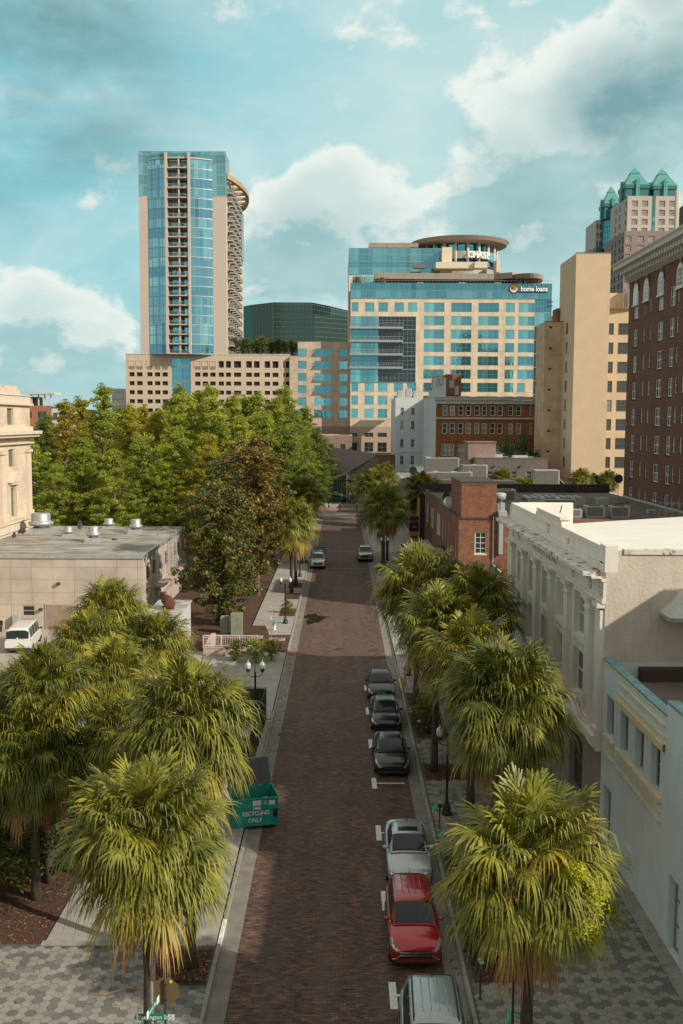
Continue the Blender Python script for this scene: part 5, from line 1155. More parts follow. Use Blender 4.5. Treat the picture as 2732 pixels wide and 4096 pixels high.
for i, (y0, y1) in enumerate(((23.5, 33.8), (14.5, 22))):
    m = MB(); m.poly(((-3.4, y0, 2.75), (0, y0, 3.35), (0, y1, 3.35), (-3.4, y1, 2.75))); m.poly(((0, y0, 3.3), (-3.4, y0, 2.7), (-3.4, y1, 2.7), (0, y1, 3.3))); a = m.build('awning', [P('awning_grey', (.33, .36, .37), .7, stain=.3) if 'awning_grey' not in MATS else MATS['awning_grey']], o)
    m = MB(); m.box(-3.45, -3.4, y0, y1, 2.3, 2.76); m.box(-3.4, 0, y0-.06, y0-.01, 2.45, 2.95); m.build('valance', P('maroon_canvas', (.13, .045, .04), .8) if 'maroon_canvas' not in MATS else MATS['maroon_canvas'], a)
m = MB(); m.bbox(-1.0, -.1, 11.6, 11.8, 3.6, 5.2, .04); m.tube(((0, 11.7, 5.3), (-1.0, 11.7, 5.3)), .04, 5); sg = m.build('hanging_sign', blackm, o)
m = MB(); m.tube([(-.55+.28*math.cos(k*.52), 11.58, 4.75+.28*math.sin(k*.52)) for k in range(13)], .035, 5); m.build('ring_emblem', whitep, sg)
# things on its roof
def acunit(x, y, z, w_, d, h, fans, label, grp='air conditioning units on the gravel roof'):
    a = thing('air_conditioner', label, 'air conditioner', (x, y, z), 0, grp); q = MB(); q.bbox(-w_/2, w_/2, -d/2, d/2, .08, h, .03); q.box(-w_/2+.05, w_/2-.05, -d/2+.05, d/2-.05, 0, .08); q.build('housing', hvacm, a)
    for f in range(fans):
        q = MB(); cx = (f-(fans-1)/2)*w_/max(1, fans); q.lathe([(min(w_/fans, d)*.4, h+.001), (min(w_/fans, d)*.4, h+.06), (.1, h+.08)], 16, (cx, 0)); q.build('fan_grille', darkm, a)
    q = MB(); q.box(-w_/2+.08, w_/2-.25, -d/2-.012, -d/2-.002, .2, h-.12); q.build('louvre', P('louvre_brown', (.16, .145, .13), .7, .2) if 'louvre_brown' not in MATS else MATS['louvre_brown'], a); return a
acunit(26.6, 104.5, 8.56, 2.0, 1.6, 1.25, 1, 'square condenser with one fan, left of the pair'); acunit(29.2, 104.5, 8.56, 2.0, 1.6, 1.25, 1, 'square condenser with one fan, right of the pair'); acunit(23.5, 104.6, 8.56, 3.4, 1.8, .95, 2, 'long low condenser with two dark fans')
acunit(24.2, 111, 8.56, 3.6, 2.6, 1.5, 2, 'large grey green rooftop unit behind the long low condenser'); acunit(20.6, 126, 8.56, 2.6, 3, 1.5, 1, 'tall rooftop unit by the slatted duct frame'); acunit(33.9, 108.5, 8.56, .9, .6, .5, 0, 'small pale box on the gravel roof')
a = thing('duct_frame', 'slatted pale metal duct frame lying on the gravel roof', 'duct', (22.5, 122, 8.56)); q = MB()
for k in range(8): q.box(k*.9, k*.9+.5, -2.2+k*.1, 2.2, .7, .9)
q.build('slats', hvacm, a)
for y in (-2.3, 2.1): q = MB(); q.box(0, 7, y, y+.2, 0, .7); q.build('rail', hvacm, a)
def dish(x, y, z, r, label, az=.5, grp=None, mt=None, mast=.8):
    a = thing('satellite_dish', label, 'satellite dish', (x, y, z), az, grp); q = MB(); q.tube(((0, 0, 0), (0, 0, mast)), .04, 6); q.build('mast', steel, a)
    q = MB(); n = 16; rows = []
    for i in range(5):
        rr = r*i/4; rows.append([q.V((rr*math.cos(t), -.15-.35*(rr*rr)/r*.6+ .12, mast+.25+rr*math.sin(t))) for t in [2*math.pi*k/n for k in range(n)]])
    for i in range(4):
        for k in range(n): q.F((rows[i][k], rows[i][(k+1) % n], rows[i+1][(k+1) % n], rows[i+1][k]))
    q.build('dish', mt or darkm, a, smooth=True); q = MB(); q.tube(((0, -.1, mast), (0, -r*.9, mast+.25)), .02, 4); q.build('feed_arm', steel, a); return a
dish(15.6-3.6, 112, 8.6, .55, 'pale round dish inside the brick parapet, nearer one', .3, mt=hvacm); dish(12.4, 118, 8.6, .6, 'dark dish inside the brick parapet, farther one'); dish(37.0, 133, 8.6, .6, 'dark dish on a mast near the dark brick tower', .2, mast=2.2)
a = thing('pipe_cage', 'white tubular guard frame on the gravel roof', 'railing', (33.2, 102, 8.56)); q = MB()
for x in (0, .7, 1.4, 2.1):
    for y in (0, 1.5): q.tube(((x, y, 0), (x, y, 1.7)), .035, 5)
for z in (.9, 1.7):
    for y in (0, 1.5): q.tube(((0, y, z), (2.1, y, z)), .03, 5)
q.build('tubes', steel, a); q = MB(); q.box(-.1, 2.2, -.1, 1.6, 0, .06); q.build('base', darkm, a)
# yellow tavern north of it, tiled roofs
o = thing('tavern_building', 'ochre tavern with terracotta tile roofs behind the red brick building', 'building', (11.2, 142.5, 0)); ochre = P('ochre_stucco', (.42, .20, .03), .85, var=.15); m = MB()
wall(m, (0, 22, 0), (0, -1, 0), 22, 0, 7.6, [(3, .6, 3, 2.6), (9, .6, 3, 2.6), (15, .6, 3, 2.6)], .2); wall(m, (0, 0, 0), (1, 0, 0), 16, 0, 7.6); plainwalls(m, 0, 16, 0, 22, 0, 7.6, 'RB'); m.build('wall', ochre, o)
for u in (3, 9, 15): window(o, (0, 22, 0), (0, -1, 0), u, .6, 3, 2.6, WS('tav', 3, 1, .1, darkm, glassd), .1)
tile, _t, _b = newmat('terracotta_tile'); _oc = _t.add('ShaderNodeTexCoord').outputs['Object']; _wv = _t.add('ShaderNodeTexWave'); _wv.inputs['Scale'].default_value = 1.4; _t.l.new(_oc, _wv.inputs[0]); _wv.bands_direction = 'X'
_t.l.new(_t.mix(_t.noise(_oc, 2, 4), _t.mix(_wv.outputs[1], (.10, .03, .02), (.36, .105, .06)), (.28, .10, .06)), _b.inputs['Base Color']); _b.inputs['Roughness'].default_value = .85
_bn = _t.add('ShaderNodeBump'); _bn.inputs['Distance'].default_value = .1; _t.l.new(_wv.outputs[1], _bn.inputs['Height']); _t.l.new(_bn.outputs[0], _b.inputs['Normal'])
m = MB(); m.poly(((2.5, -.6, 7.2), (16.6, -.6, 7.2), (16.6, 6, 9.3), (2.5, 6, 9.3))); m.poly(((-1.6, 10, 6.6), (-1.6, 3, 6.6), (2.4, 6, 9.2), (2.4, 22, 9.2), (-1.6, 22.5, 6.6))); m.build('tile_roof', tile, o)
m = MB(); m.poly(((2.4, 6, 9.15), (16.6, 6, 9.15), (16.6, 22, 9.15), (2.4, 22, 9.15))); m.build('flat_roof', gravel, o)
m = MB(); m.bbox(-1.5, -.15, -.9, -.75, 2.9, 5.1, .04); sg = m.build('hanging_sign', blackm, o)
text('lettering', 'Hooch', .5, P('neon_red_paint', (.55, .06, .03), .5), sg, (-.82, -.92, 4.4), (R(90), R(-8), 0), .01, .95, .012); text('lettering', 'xXx', .4, whitep, sg, (-.75, -.92, 3.55), (R(90), 0, 0), .01)
m = MB(); m.box(-1.4, -.2, -.88, -.78, 1.2, 2.8); m.build('ochre_panel', ochre, o); m = MB(); m.box(-1.2, -.4, -.9, -.885, 2.0, 2.25); m.build('panel_window', darkm, o)
# grey stone building on the left
stone = BR('stone_panels', (.47, .415, .355), (.375, .35, .325), (.13, .12, .11), 1.87, 1.12, .012, .8, stain=.15, off=0, bump=.1)
o = thing('stone_annex', 'low flat roofed stone panel building on the left with a weathered roof', 'building', (-34.8, 87, 0)); m = MB()
fops = [(6.55, 1.2, 1.15, 1.0), (3.2, 1.2, 1.15, 1.0)]
wallwin(m, o, (0, 0, 0), (1, 0, 0), 17.3, 0, 6.4, fops, WS('ann', 1, 2, .10, pinkm, glassd, split=True, proud=.05), .2, .08)
ro = [(1.5, 4.2, 1.6, 1.35), (4.6, 4.2, 1.5, 1.35), (7.7, 4.2, 1.5, 1.35), (11, 4.2, 1.5, 1.35), (18.6, 4.2, 1.5, 1.35), (21.6, 4.2, 1.5, 1.35)]
wallwin(m, o, (17.3, 0, 0), (0, 1, 0), 24, 0, 6.4, ro, WS('ann2', 1, 5, .07, greyframe, glassd, bars=.8), .2, .1)
plainwalls(m, 0, 17.3, 0, 24, 0, 6.4, 'BL'); m.build('wall', stone, o)
m = MB(); m.box(-.05, 17.42, -.12, .2, 6.4, 6.72); m.box(17.1, 17.42, .2, 24.1, 6.4, 6.72); m.box(-.05, 17.1, 23.8, 24.1, 6.4, 6.72); m.build('roof_edge', steel, o)
m = MB(); m.poly(((0, .2, 6.66), (17.1, .2, 6.66), (17.1, 23.8, 6.66), (0, 23.8, 6.66))); m.build('roof', greyroof, o)
m = MB(); m.box(8.62, 11.18, -.08, -.002, 0, 2.35); fr = m.build('door_frame', pinkm, o); m = MB(); m.box(8.75, 9.88, -.11, -.081, 0, 2.25); m.box(9.92, 11.05, -.11, -.081, 0, 2.25); m.build('double_door', P('taupe_door', (.27, .20, .17), .6), fr)
for x, z in ((9.85, 4.05), (15.4, 4.05), (8.25, 1.75)):
    m = MB(); m.bbox(x-.15, x+.15, -.32, 0, z, z+.22, .03); m.build('wall_lamp', darkm, o)
m = MB(); m.bbox(5.8, 6.5, -.5, -.05, .2, 1.35, .03); m.build('meter_box', hvacm, o); m = MB(); m.tube(((6.6, -.06, 1.0), (7.6, -.06, 1.0), (7.6, -.06, .2)), .03, 5); m.build('conduit', steel, o)
m = MB()
for y in (11.8, 12.6):
    m.tube(((17.65, y, .5), (17.65, y, 7.6), (17.1, y, 7.9), (16.4, y, 7.6), (16.4, y, 6.7)), .035, 5)
for k in range(18): m.tube(((17.65, 11.8, .7+k*.36), (17.65, 12.6, .7+k*.36)), .02, 4)
for k in range(9): m.tube([(17.65+.65*math.sin(t), 12.2-.42*math.cos(t)*1.0, 2.6+k*.62) for t in [i*math.pi/6 for i in range(7)]], .03, 4)
for t in (1, 2, 3, 4, 5): m.tube(((17.65+.65*math.sin(t*math.pi/6), 12.2-.42*math.cos(t*math.pi/6), 2.6), (17.65+.65*math.sin(t*math.pi/6), 12.2-.42*math.cos(t*math.pi/6), 7.6)), .02, 4)
m.build('caged_ladder', steel, o)
m = MB(); m.box(17.3, 18.2, 5, 20, 3.0, 3.12); m.box(17.3, 17.7, 8, 16, 1.2, 1.9); m.build('pipe_shelf', pinkm, o)
def vent(x, y, r, h, label):
    a = thing('roof_vent', label, 'roof vent', (x, y, 6.67), 0, 'metal vents on the weathered roof'); q = MB(); q.prism([(-r*1.5, -r*1.5), (r*1.5, -r*1.5), (r*1.5, r*1.5), (-r*1.5, r*1.5)], 0, h*.28, None, [(-r, -r), (r, -r), (r, r), (-r, r)]); q.build('curb', steel, a)
    q = MB(); q.lathe([(r*.8, h*.28), (r*.8, h*.38), (r*1.25, h*.42), (r*1.3, h*.56), (r*1.05, h*.62), (r*.98, h*.66), (r, h*.95), (r*.95, h), (0, h*1.01)], 20); q.build('hood', steel, a, smooth=True)
vent(-31.6, 104.2, 1.0, 2.1, 'largest round steel vent at the left of the roof'); vent(-24.3, 97, .55, 1.5, 'steel vent in front with a rust stain beside it'); vent(-25.6, 109, .5, 1.1, 'small steel vent near the back of the roof'); vent(-21.7, 104.5, .55, 1.5, 'steel vent on a wide tray at the right of the roof'); vent(-28.0, 101.5, .4, 1.0, 'small steel vent beside the dish')
dish(-27.2, 102.6, 6.67, .45, 'dark dish on the weathered roof', 1.2)
a = thing('security_camera', 'dark camera on a short post on the weathered roof', 'camera', (-31.3, 94.6, 6.67)); q = MB(); q.tube(((0, 0, 0), (0, 0, .7)), .05, 6); q.build('post', steel, a); q = MB(); q.bbox(-.12, .12, -.3, .2, .7, .95, .03); q.bbox(-.08, .12, -.1, .1, .95, 1.2, .03); q.build('camera_head', darkm, a)
a = thing('roof_hatch_stain', 'small rusty puddle ring on the weathered roof by the front vent', 'stain', (-22.6, 98.5, 6.672)); a['kind'] = 'structure'; q = MB(); q.lathe([(.25, 0), (.25, .12), (.2, .13)], 12); q.build('ring', MATS['rust'], a)
# white shed
shedw = P('white_painted_steel', (.47, .50, .50), .7, var=.08, vs=1, stain=.3)
o = thing('generator_shed', 'white steel shed with a rust streaked roof next to the stone building', 'shed', (-15.45, 77.4, 0)); m = MB(); m.bbox(0, 2.6, 0, 6.6, 0, 3.15, .04); m.build('wall', shedw, o)
rr_, _t, _b = newmat('rusty_white_roof'); _oc = _t.add('ShaderNodeTexCoord').outputs['Object']; _t.l.new(_t.mix(_t.rng(_t.noise(_t.vmath('MULTIPLY', _oc, (1, 3, 1)), .8, 7, .7, .5), .47, .62), (.5, .52, .5), (.16, .055, .025)), _b.inputs['Base Color'])
m = MB(); m.box(-.12, 2.72, -.12, 6.75, 3.16, 3.26); m.build('roof', rr_, o); m = MB(); m.box(.75, 1.6, -.03, -.002, .2, 1.9); m.box(.3, .65, -.03, -.002, 1.75, 2.0); m.build('access_panel', shedw, o)
a = thing('rusty_drum', 'rusty exhaust drum lying on the roof of the white shed', 'drum', (-14.1, 80.2, 3.27), .35); q = MB(); q.tube(((0, -.85, .55), (0, -.8, .55), (0, .8, .55), (0, .85, .55)), [.3, .45, .45, .3], 16); q.build('drum', MATS['rust'], a, smooth=True); q = MB(); q.box(-.4, .4, -.6, .6, 0, .12); q.build('cradle', MATS['rust'], a)
# metal bench
a = thing('metal_bench', 'dark mesh bench at the wall by the van', 'bench', (-30.4, 85.6, .1)); q = MB(); q.box(-.8, .8, -.3, .25, .42, .47); q.build('seat', blackm, a); q = MB(); q.box(-.8, .8, .25, .3, .5, .95); q.build('backrest', blackm, a)
for x in (-.7, .7): q = MB(); q.box(x-.03, x+.03, -.28, .28, 0, .42); q.build('leg', blackm, a)
# courthouse
lime = BR('limestone_blocks', (.60, .50, .40), (.52, .44, .355), (.36, .31, .26), 1.0, .55, .010, .85, stain=.15, bump=.15); limep = P('limestone_trim', (.58, .49, .395), .85, var=.1, stain=.15); gwin = P('green_window_frame', (.16, .21, .13), .6)
o = thing('courthouse', 'tall cream limestone courthouse with green window frames at the left edge', 'building', (-64.8, 60, 0)); m = MB(); O = (30, 0, 0); U = (0, 1, 0); ops = []
gs = WS('court', 3, 3, .12, gwin, P('court_glass', (.12, .12, .10), .15), bars=.6); bays = [44.1-6.8*k for k in range(5)]
for u in bays: ops += [(u-.15, 18.0, 1.9, 1.75), (u, 13.6, 1.8, 1.85), (u, 8.3, 1.8, 3.1)]
wallwin(m, o, O, U, 51.5, 0, 20.1, ops, gs, .35, .22); plainwalls(m, 0, 30, 0, 51.5, 0, 20.1, 'FBL'); m.build('wall', lime, o)
m = MB(); x = 30; L = 51.5
m.box(x, x+.35, -.3, L+.35, 20.1, 20.35); m.box(28.2, x+.1, 0, L+.1, 20.35, 21.1); m.box(28.2, x+.2, 0, L+.2, 21.1, 21.2)
for y in (46, 36, 26): m.prism([(x-1, y-5), (x+.12, y-5), (x+.12, y+2.0), (x-1, y+2.0)], 21.2, 21.75)
m.prism([(x-1, 43), (x+.12, 43), (x+.12, 47), (x-1, 47)], 21.75, 22.1)
m.box(x, x+1.05, -1, L+1.05, 17.0, 17.35); m.box(x, x+.8, -.8, L+.8, 16.7, 17.0); m.box(x, x+.35, -.3, L+.35, 15.95, 16.1); m.box(x, x+.25, -.3, L+.3, 17.351, 17.8)
m.box(x, x+.9, -.3, L+.9, 7.0, 8.0); m.box(x, x+1.1, -.3, L+1.1, 7.9, 8.08); m.box(x, x+.7, -.2, L+.7, 0, 7.0); m.build('cornices', limep, o)
for k, u in enumerate([50.0]+[u-2.6 for u in bays[:4]]):
    m = MB(); m.box(x+.001, x+.35, u-.6, u+.6, 8.09, 15.0); m.box(x+.001, x+.5, u-.75, u+.75, 8.09, 8.6); m.box(x+.001, x+.5, u-.72, u+.72, 15.0, 15.35); m.build('pilaster', limep, o)
for u in bays[:3]:
    m = MB(); a_ = u-.55; b_ = u+2.35; q = [(a_, 12.0), (b_, 12.0), ((a_+b_)/2, 13.2)]; v0 = [m.V((x+.55, y, z)) for y, z in q]; v1 = [m.V((x, y, z)) for y, z in q]; m.F(v0); 
    for k in range(3): m.F((v0[k], v1[k], v1[(k+1) % 3], v0[(k+1) % 3]))
    m.box(x, x+.45, a_+.2, b_-.2, 11.75, 11.99); m.box(x, x+.15, a_+.25, a_+.5, 8.3, 11.75); m.box(x, x+.15, b_-.5, b_-.25, 8.3, 11.75); m.build('window_pediment', limep, o)
m = MB(); m.bbox(26.5, 29, 30, 42, 21.2, 22.6, .1); m.build('roof_plant', steel, o)
m = MB(); m.poly(((0, 0, 20), (30, 0, 20), (30, 51.5, 20), (0, 51.5, 20))); m.build('roof', gravel, o)
# ---------------------------------------------------------------- towers and far buildings
darkbrick = BR('dark_brick', (.25, .10, .048), (.125, .055, .032), (.075, .055, .045), .26, .09, .012, stain=.35, bump=.4)
ivory = P('ivory_terracotta', (.56, .53, .46), .75, var=.1, vs=2, stain=.3)
o = thing('brick_hotel_tower', 'dark brown brick tower with an ivory bracketed cornice at the right edge', 'building', (38, 96, 0)); L = 38; m = MB(); O = (0, L, 0); U = (0, -1, 0)
sw = WS('hotel', 2, 2, .13, whiteframe, glassw, sill=.1, bars=.8); sn = WS('hoteln', 1, 2, .10, whiteframe, glassw, sill=.06, bars=.8); sm = WS('hotelm', 4, 4, .11, whiteframe, glassw, sill=.1, bars=.5)
rows = [29.5-3.4*k for k in range(7)]; ops = []
wide = [130.7, 120.6, 116.3, 106.5, 102]; nar = [127, 124.5, 114.3, 112, 110]
for r_ in rows:
    for y in wide: w_ = 2.1 if y in (120.6, 106.5, 92.2) else 1.6; ops.append((L-(y-96)-w_/2, r_-1.15, w_, 2.2, sw))
    for y in nar: ops.append((L-(y-96)-.4, r_-.8, .8, 1.8, sn))
for y in wide: ops.append((L-(y-96)-.95, 31.9, 1.9, 2.3, sm if y in (130.7, 120.6, 106.5, 92.2) else sn))
for y in nar: ops.append((L-(y-96)-.35, 32.2, .7, 1.7, sn))
allops = ops; vis = ops; hid = []
wall(m, O, U, L, 0, 37.0, [q[:4] for q in ops], .18)
for q in vis: window(o, O, U, *q)
wall(m, (0, 0, 0), (1, 0, 0), 30, 0, 37.0); plainwalls(m, 0, 30, 0, L, 0, 37.0, 'RB'); m.build('wall', darkbrick, o)
for y in (34.7, 30.3, 24.6, 17.8, 10.5, 5):
    m = MB(); q = []; r_ = 1.05; zc = 35.4
    f = [(y-r_, 33.75), (y+r_, 33.75)]+[(y+r_*math.cos(a), zc+r_*math.sin(a)) for a in [k*math.pi/10 for k in range(11)]]
    v0 = [m.V((-.12, p, z)) for p, z in f]; v1 = [m.V((-.002, p, z)) for p, z in f]; n = len(f); m.F(v0[::-1])
    for k in range(n): m.F((v0[k], v0[(k+1) % n], v1[(k+1) % n], v1[k]))
    m.box(-.22, 0, y-r_-.2, y+r_+.2, 33.55, 33.74); a = m.build('arched_window', whiteframe, o); g_ = MB()
    for i in range(4):
        for j in range(5):
            y0 = y-.85+i*.44; z0 = 33.95+j*.5; 
            if abs(y0+.2-y) < math.sqrt(max(0, .9**2-max(0, z0+.4-zc)**2)): g_.poly(((-.125, y0+.36, z0), (-.125, y0, z0), (-.125, y0, z0+.4), (-.125, y0+.36, z0+.4)))
    g_.build('pane', glassw, a)
    m = MB(); m.tube([(-.05, y+1.3*math.cos(t), zc+1.3*math.sin(t)) for t in [k*math.pi/12 for k in range(13)]], .14, 5); m.box(-.14, 0, y-.12, y+.12, 36.5, 36.99, 1); m.build('brick_arch', [darkbrick, ivory], o)
m = MB(); prof = [(-.05, 37.0), (-.45, 37.25), (-.45, 38.05), (-1.5, 38.6), (-1.75, 38.65), (-1.75, 39.1), (-1.95, 39.35), (-1.95, 39.5), (0, 39.65)]
n = len(prof); a = [m.V((x, -1, z)) for x, z in prof]; b = [m.V((x, L+.4+abs(x)*.8, z)) for x, z in prof]
for k in range(n): m.F((a[k], a[(k+1) % n], b[(k+1) % n], b[k]))
m.F(a); m.F(b[::-1])
m.box(-.3, .9, 0, L, 39.65, 40.1); m.build('cornice', ivory, o)
m = MB(); m.prism([(-1.45, 0), (-.44, 0), (-.44, .42), (-1.45, .42)], 37.85, 38.35, None); m.prism([(-.9, 0), (-.44, 0), (-.44, .42), (-.9, .42)], 37.3, 37.849); bme = m.build('bracket', ivory, o).data
for k in range(1, 40): link('bracket', bme, o, (0, k*.95, 0))
m = MB(); m.poly(((0, 0, 39), (30, 0, 39), (30, L, 39), (0, L, 39))); m.build('roof', gravel, o)
m = MB(); m.box(-.15, 0, 0, L, 8.2, 8.75); m.build('pale_flashing', P('pale_blue_paint', (.38, .47, .48), .8, stain=.3), o)
m = MB(); m.bbox(.3, .7, 21.2, 21.7, 40.1, 45.2, .05); m.build('antenna_panel', ivory, o); m = MB(); m.bbox(.3, .7, 16.5, 17, 40.1, 47, .05); m.build('antenna_panel', ivory, o); m = MB(); m.bbox(.4, 1.2, 19, 20.4, 40.1, 43, .1); m.build('radio_cabinet', darkm, o)
# tan tower
tan = P('tan_painted_brick', (.56, .435, .30), .85, var=.07, vs=.4, bump=.5, bs=9, stain=.12); tanp = BR('tan_panels', (.52, .40, .27), (.49, .37, .25), (.33, .23, .14), 1.45, 1.9, .02, .8, stain=.18, off=0, bump=.1)
o = thing('tan_tower', 'windowless tan painted slab tower with lower wings', 'building', (41.2, 195.4, 0)); m = MB(); tw = WS('tan', 3, 2, .10, P('brown_frame', (.14, .10, .08), .6), glassw, sill=.05, bars=.7)
wall(m, (3.8, 0, 0), (1, 0, 0), 6.7, 0, 51); wall(m, (10.5, 0, 0), (0, 1, 0), 6.6, 0, 51); wall(m, (10.5, 6.6, 0), (0, 1, 0), 7.4, 41.3, 51); wall(m, (10.5, 14, 0), (-1, 0, 0), 6.7, 41.3, 51); wall(m, (3.8, 14, 0), (0, -1, 0), 10.4, 41.3, 51); wall(m, (3.8, 3.6, 0), (0, -1, 0), 3.6, 0, 51); m.poly(((3.8, 0, 50.8), (10.5, 0, 50.8), (10.5, 14, 50.8), (3.8, 14, 50.8)))
wallwin(m, o, (10.5, 6.6, 0), (1, 0, 0), 9, 0, 41.3, [(x, 36.1-3.82*k, w_, 2.25) for k in range(8) for x, w_ in ((1.3, 1.4), (3.6, 2.6))], tw, .2, .1)
sd_ = WS('tans', 1, 2, .10, P('brown_frame2', (.2, .16, .13), .6), glassw, sill=.05)
so_ = [(25.6-(y-195.4)-.9, 36.1-3.82*k, w_, 2.25, sd_) for k in range(8) for y, w_ in ((206.0, 1.6), (202.0, 1.9))]
wallwin(m, o, (3.8, 25.6, 0), (0, -1, 0), 22, 0, 41.3, so_, tw, .2, .1)
wall(m, (19.5, 6.6, 0), (0, 1, 0), 19, 0, 41.3); wall(m, (19.5, 25.6, 0), (-1, 0, 0), 15.7, 0, 41.3); m.poly(((3.8, 3.6, 41.2), (19.5, 6.6, 41.2), (19.5, 25.6, 41.2), (3.8, 25.6, 41.2))); m.build('wall', tan, o)
m = MB(); wall(m, (0, 9.8, 0), (1, 0, 0), 3.8, 0, 38.9); wall(m, (0, 18.4, 0), (0, -1, 0), 8.6, 0, 38.9); m.poly(((0, 9.8, 38.8), (3.8, 9.8, 38.8), (3.8, 18.4, 38.8), (0, 18.4, 38.8))); m.build('panelled_wing', tanp, o)
m = MB()
for k in range(8): m.box(.9, 1.5, 9.74, 9.797, 37.6-4.2*k, 38.0-4.2*k)
m.build('vents', darkm, o); m = MB(); m.box(3.74, 10.56, -.06, .1, 51, 51.15); m.box(-.06, 3.8, 9.74, 9.9, 38.9, 39.05); m.box(10.5, 19.55, 6.54, 6.7, 41.3, 41.5); m.build('coping', P('tan_coping', (.2, .14, .1), .9), o)
m = MB(); m.bbox(10.7, 16.4, 12, 17, 41.3, 45.0, .05); m.box(12, 15, 11.9, 11.99, 42, 44); m.build('penthouse', tan, o)
m = MB(); m.bbox(17.5, 19.3, 9, 12, 41.3, 46.5, .1); m.bbox(16.6, 17.4, 9, 12, 41.3, 45.4, .1); m.build('cooling_tower', steel, o); m = MB(); m.bbox(3.0, 5, 13, 17, 38.9, 42, .1); m.build('brown_penthouse', redb, o)
# white building with an orange brick front
orb = BR('orange_brick', (.30, .115, .04), (.20, .075, .03), (.17, .10, .06), .5, .17, .012, stain=.3, bump=.2); wpaint = P('white_painted_wall', (.50, .56, .57), .85, var=.06, vs=.5, stain=.12, bump=.2, bs=4)
o = thing('brick_fronted_building', 'white painted block with an orange brick front and grey cornice', 'building', (21.2, 225, 0)); m = MB(); X = lambda x: x*.03423-3.632-21.2
ws_ = WS('brk', 1, 2, .12, whiteframe, glassw, sill=.06, bars=.7); cols = [(767, 798), (816, 848), (871, 903), (921, 953), (977, 1009), (1027, 1057), (1081, 1113), (1129, 1161), (1198, 1230), (1251, 1283), (1340, 1372)]
ops = [(X(a), z, X(b)-X(a), h) for a, b in cols for z, h in ((19.97, 2.25), (15.9, 2.4))]+[(X(a), 10.97, X(b)-X(a), 2.6, WS('brw', 3, 2, .12, whiteframe, glassw, bars=.8)) for a, b in ((762, 845), (865, 935), (1090, 1165), (1190, 1270))]
wallwin(m, o, (0, 0, 0), (1, 0, 0), 22.6, 0, 22.6, ops, ws_, .22, .1); plainwalls(m, 0, 22.6, 0, 40, 0, 22.6, 'RB'); m.build('brick_wall', orb, o)
for x in [X(a)-.6 for a, b in cols[::2]]+[21.6]:
    m = MB(); m.box(x-.0, x+.45, -.12, -.002, 9.5, 22.6); m.build('brick_pier', orb, o)
m = MB(); slits = [(37-(y), z, .5, 2.6) for y in (6, 20, 24, 27) for z in (19.2, 15, 10.5)]
wall(m, (-.05, 37, 0), (0, -1, 0), 37, 0, 24.5, slits, .15)
wallwin(m, o, (-7.2, 37, 0), (1, 0, 0), 7.15, 0, 24.8, [(x, z, .95, h, WS('wng', 2, 2, .07, whiteframe, glassw, sill=.06)) for x in (1.3, 4.1) for z, h in ((20.3, 1.9), (16.5, 2.3), (11.85, 2.15), (7.3, 2.35))], ws_, .2, .1)
wall(m, (-7.2, 60, 0), (0, -1, 0), 23, 0, 24.8); m.poly(((-7.2, 37, 24.6), (0, 37, 24.6), (0, 60, 24.6), (-7.2, 60, 24.6))); wall(m, (-.05, 10, 0), (0, -1, 0), 10.0, 24.5, 28.4); wall(m, (-.05, 0, 0), (1, 0, 0), 2.2, 22.61, 28.4); wall(m, (-.05, 20, 0), (0, -1, 0), 10, 24.5, 26)
m.build('white_wall', wpaint, o)
m = MB(); m.box(2.15, 5.6, .5, 8, 24.4, 29.2); m.build('brick_penthouse', redb, o); m = MB(); m.box(2.9, 4, .42, .49, 26.2, 27.8); m.box(4.2, 5.0, .42, .49, 24.6, 26.6); m.build('penthouse_louvre', hvacm, o)
m = MB(); m.box(-.5, 22.9, -.9, .3, 23.5, 24.0); m.box(-.3, 22.9, -.5, 0, 22.61, 23.4); m.box(-.6, 22.9, -1.1, .3, 24.0, 24.2); m.box(-.05, 22.6, -.25, -.002, 19.2, 19.55)
for k in range(38): m.box(.2+k*.6, .45+k*.6, -.8, -.5, 23.2, 23.5)
m.build('cornice', P('grey_cornice', (.44, .47, .46), .8, stain=.2), o); m = MB(); m.box(-.05, 22.6, .3, 40, 24.19, 24.24); m.build('roof', darkm, o)
m = MB(); m.tube(((-.2, 34, 24), (-.2, 34, 6)), .1, 5); m.tube(((-6.6, 36.8, 10.6), (-.6, 36.8, 10.6)), .07, 5); m.build('downpipe', wpaint, o)
m = MB(); m.bbox(-6.5, -5, 42, 44, 24.6, 26.8, .1); m.bbox(-4.2, -2.6, 42, 44, 24.6, 27.4, .1); m.bbox(-2.3, -1.2, 42, 44, 24.6, 26.8, .1); m.build('roof_tanks', hvacm, o)
m = MB(); m.bbox(-1.0, -.6, 1.5, 1.8, 26, 30, .05); m.bbox(-.4, .0, -.6, -.2, 26.5, 29.5, .05); m.bbox(.6, 1.3, -.5, -.1, 27, 29, .05); m.build('antenna_panel', steel, o)
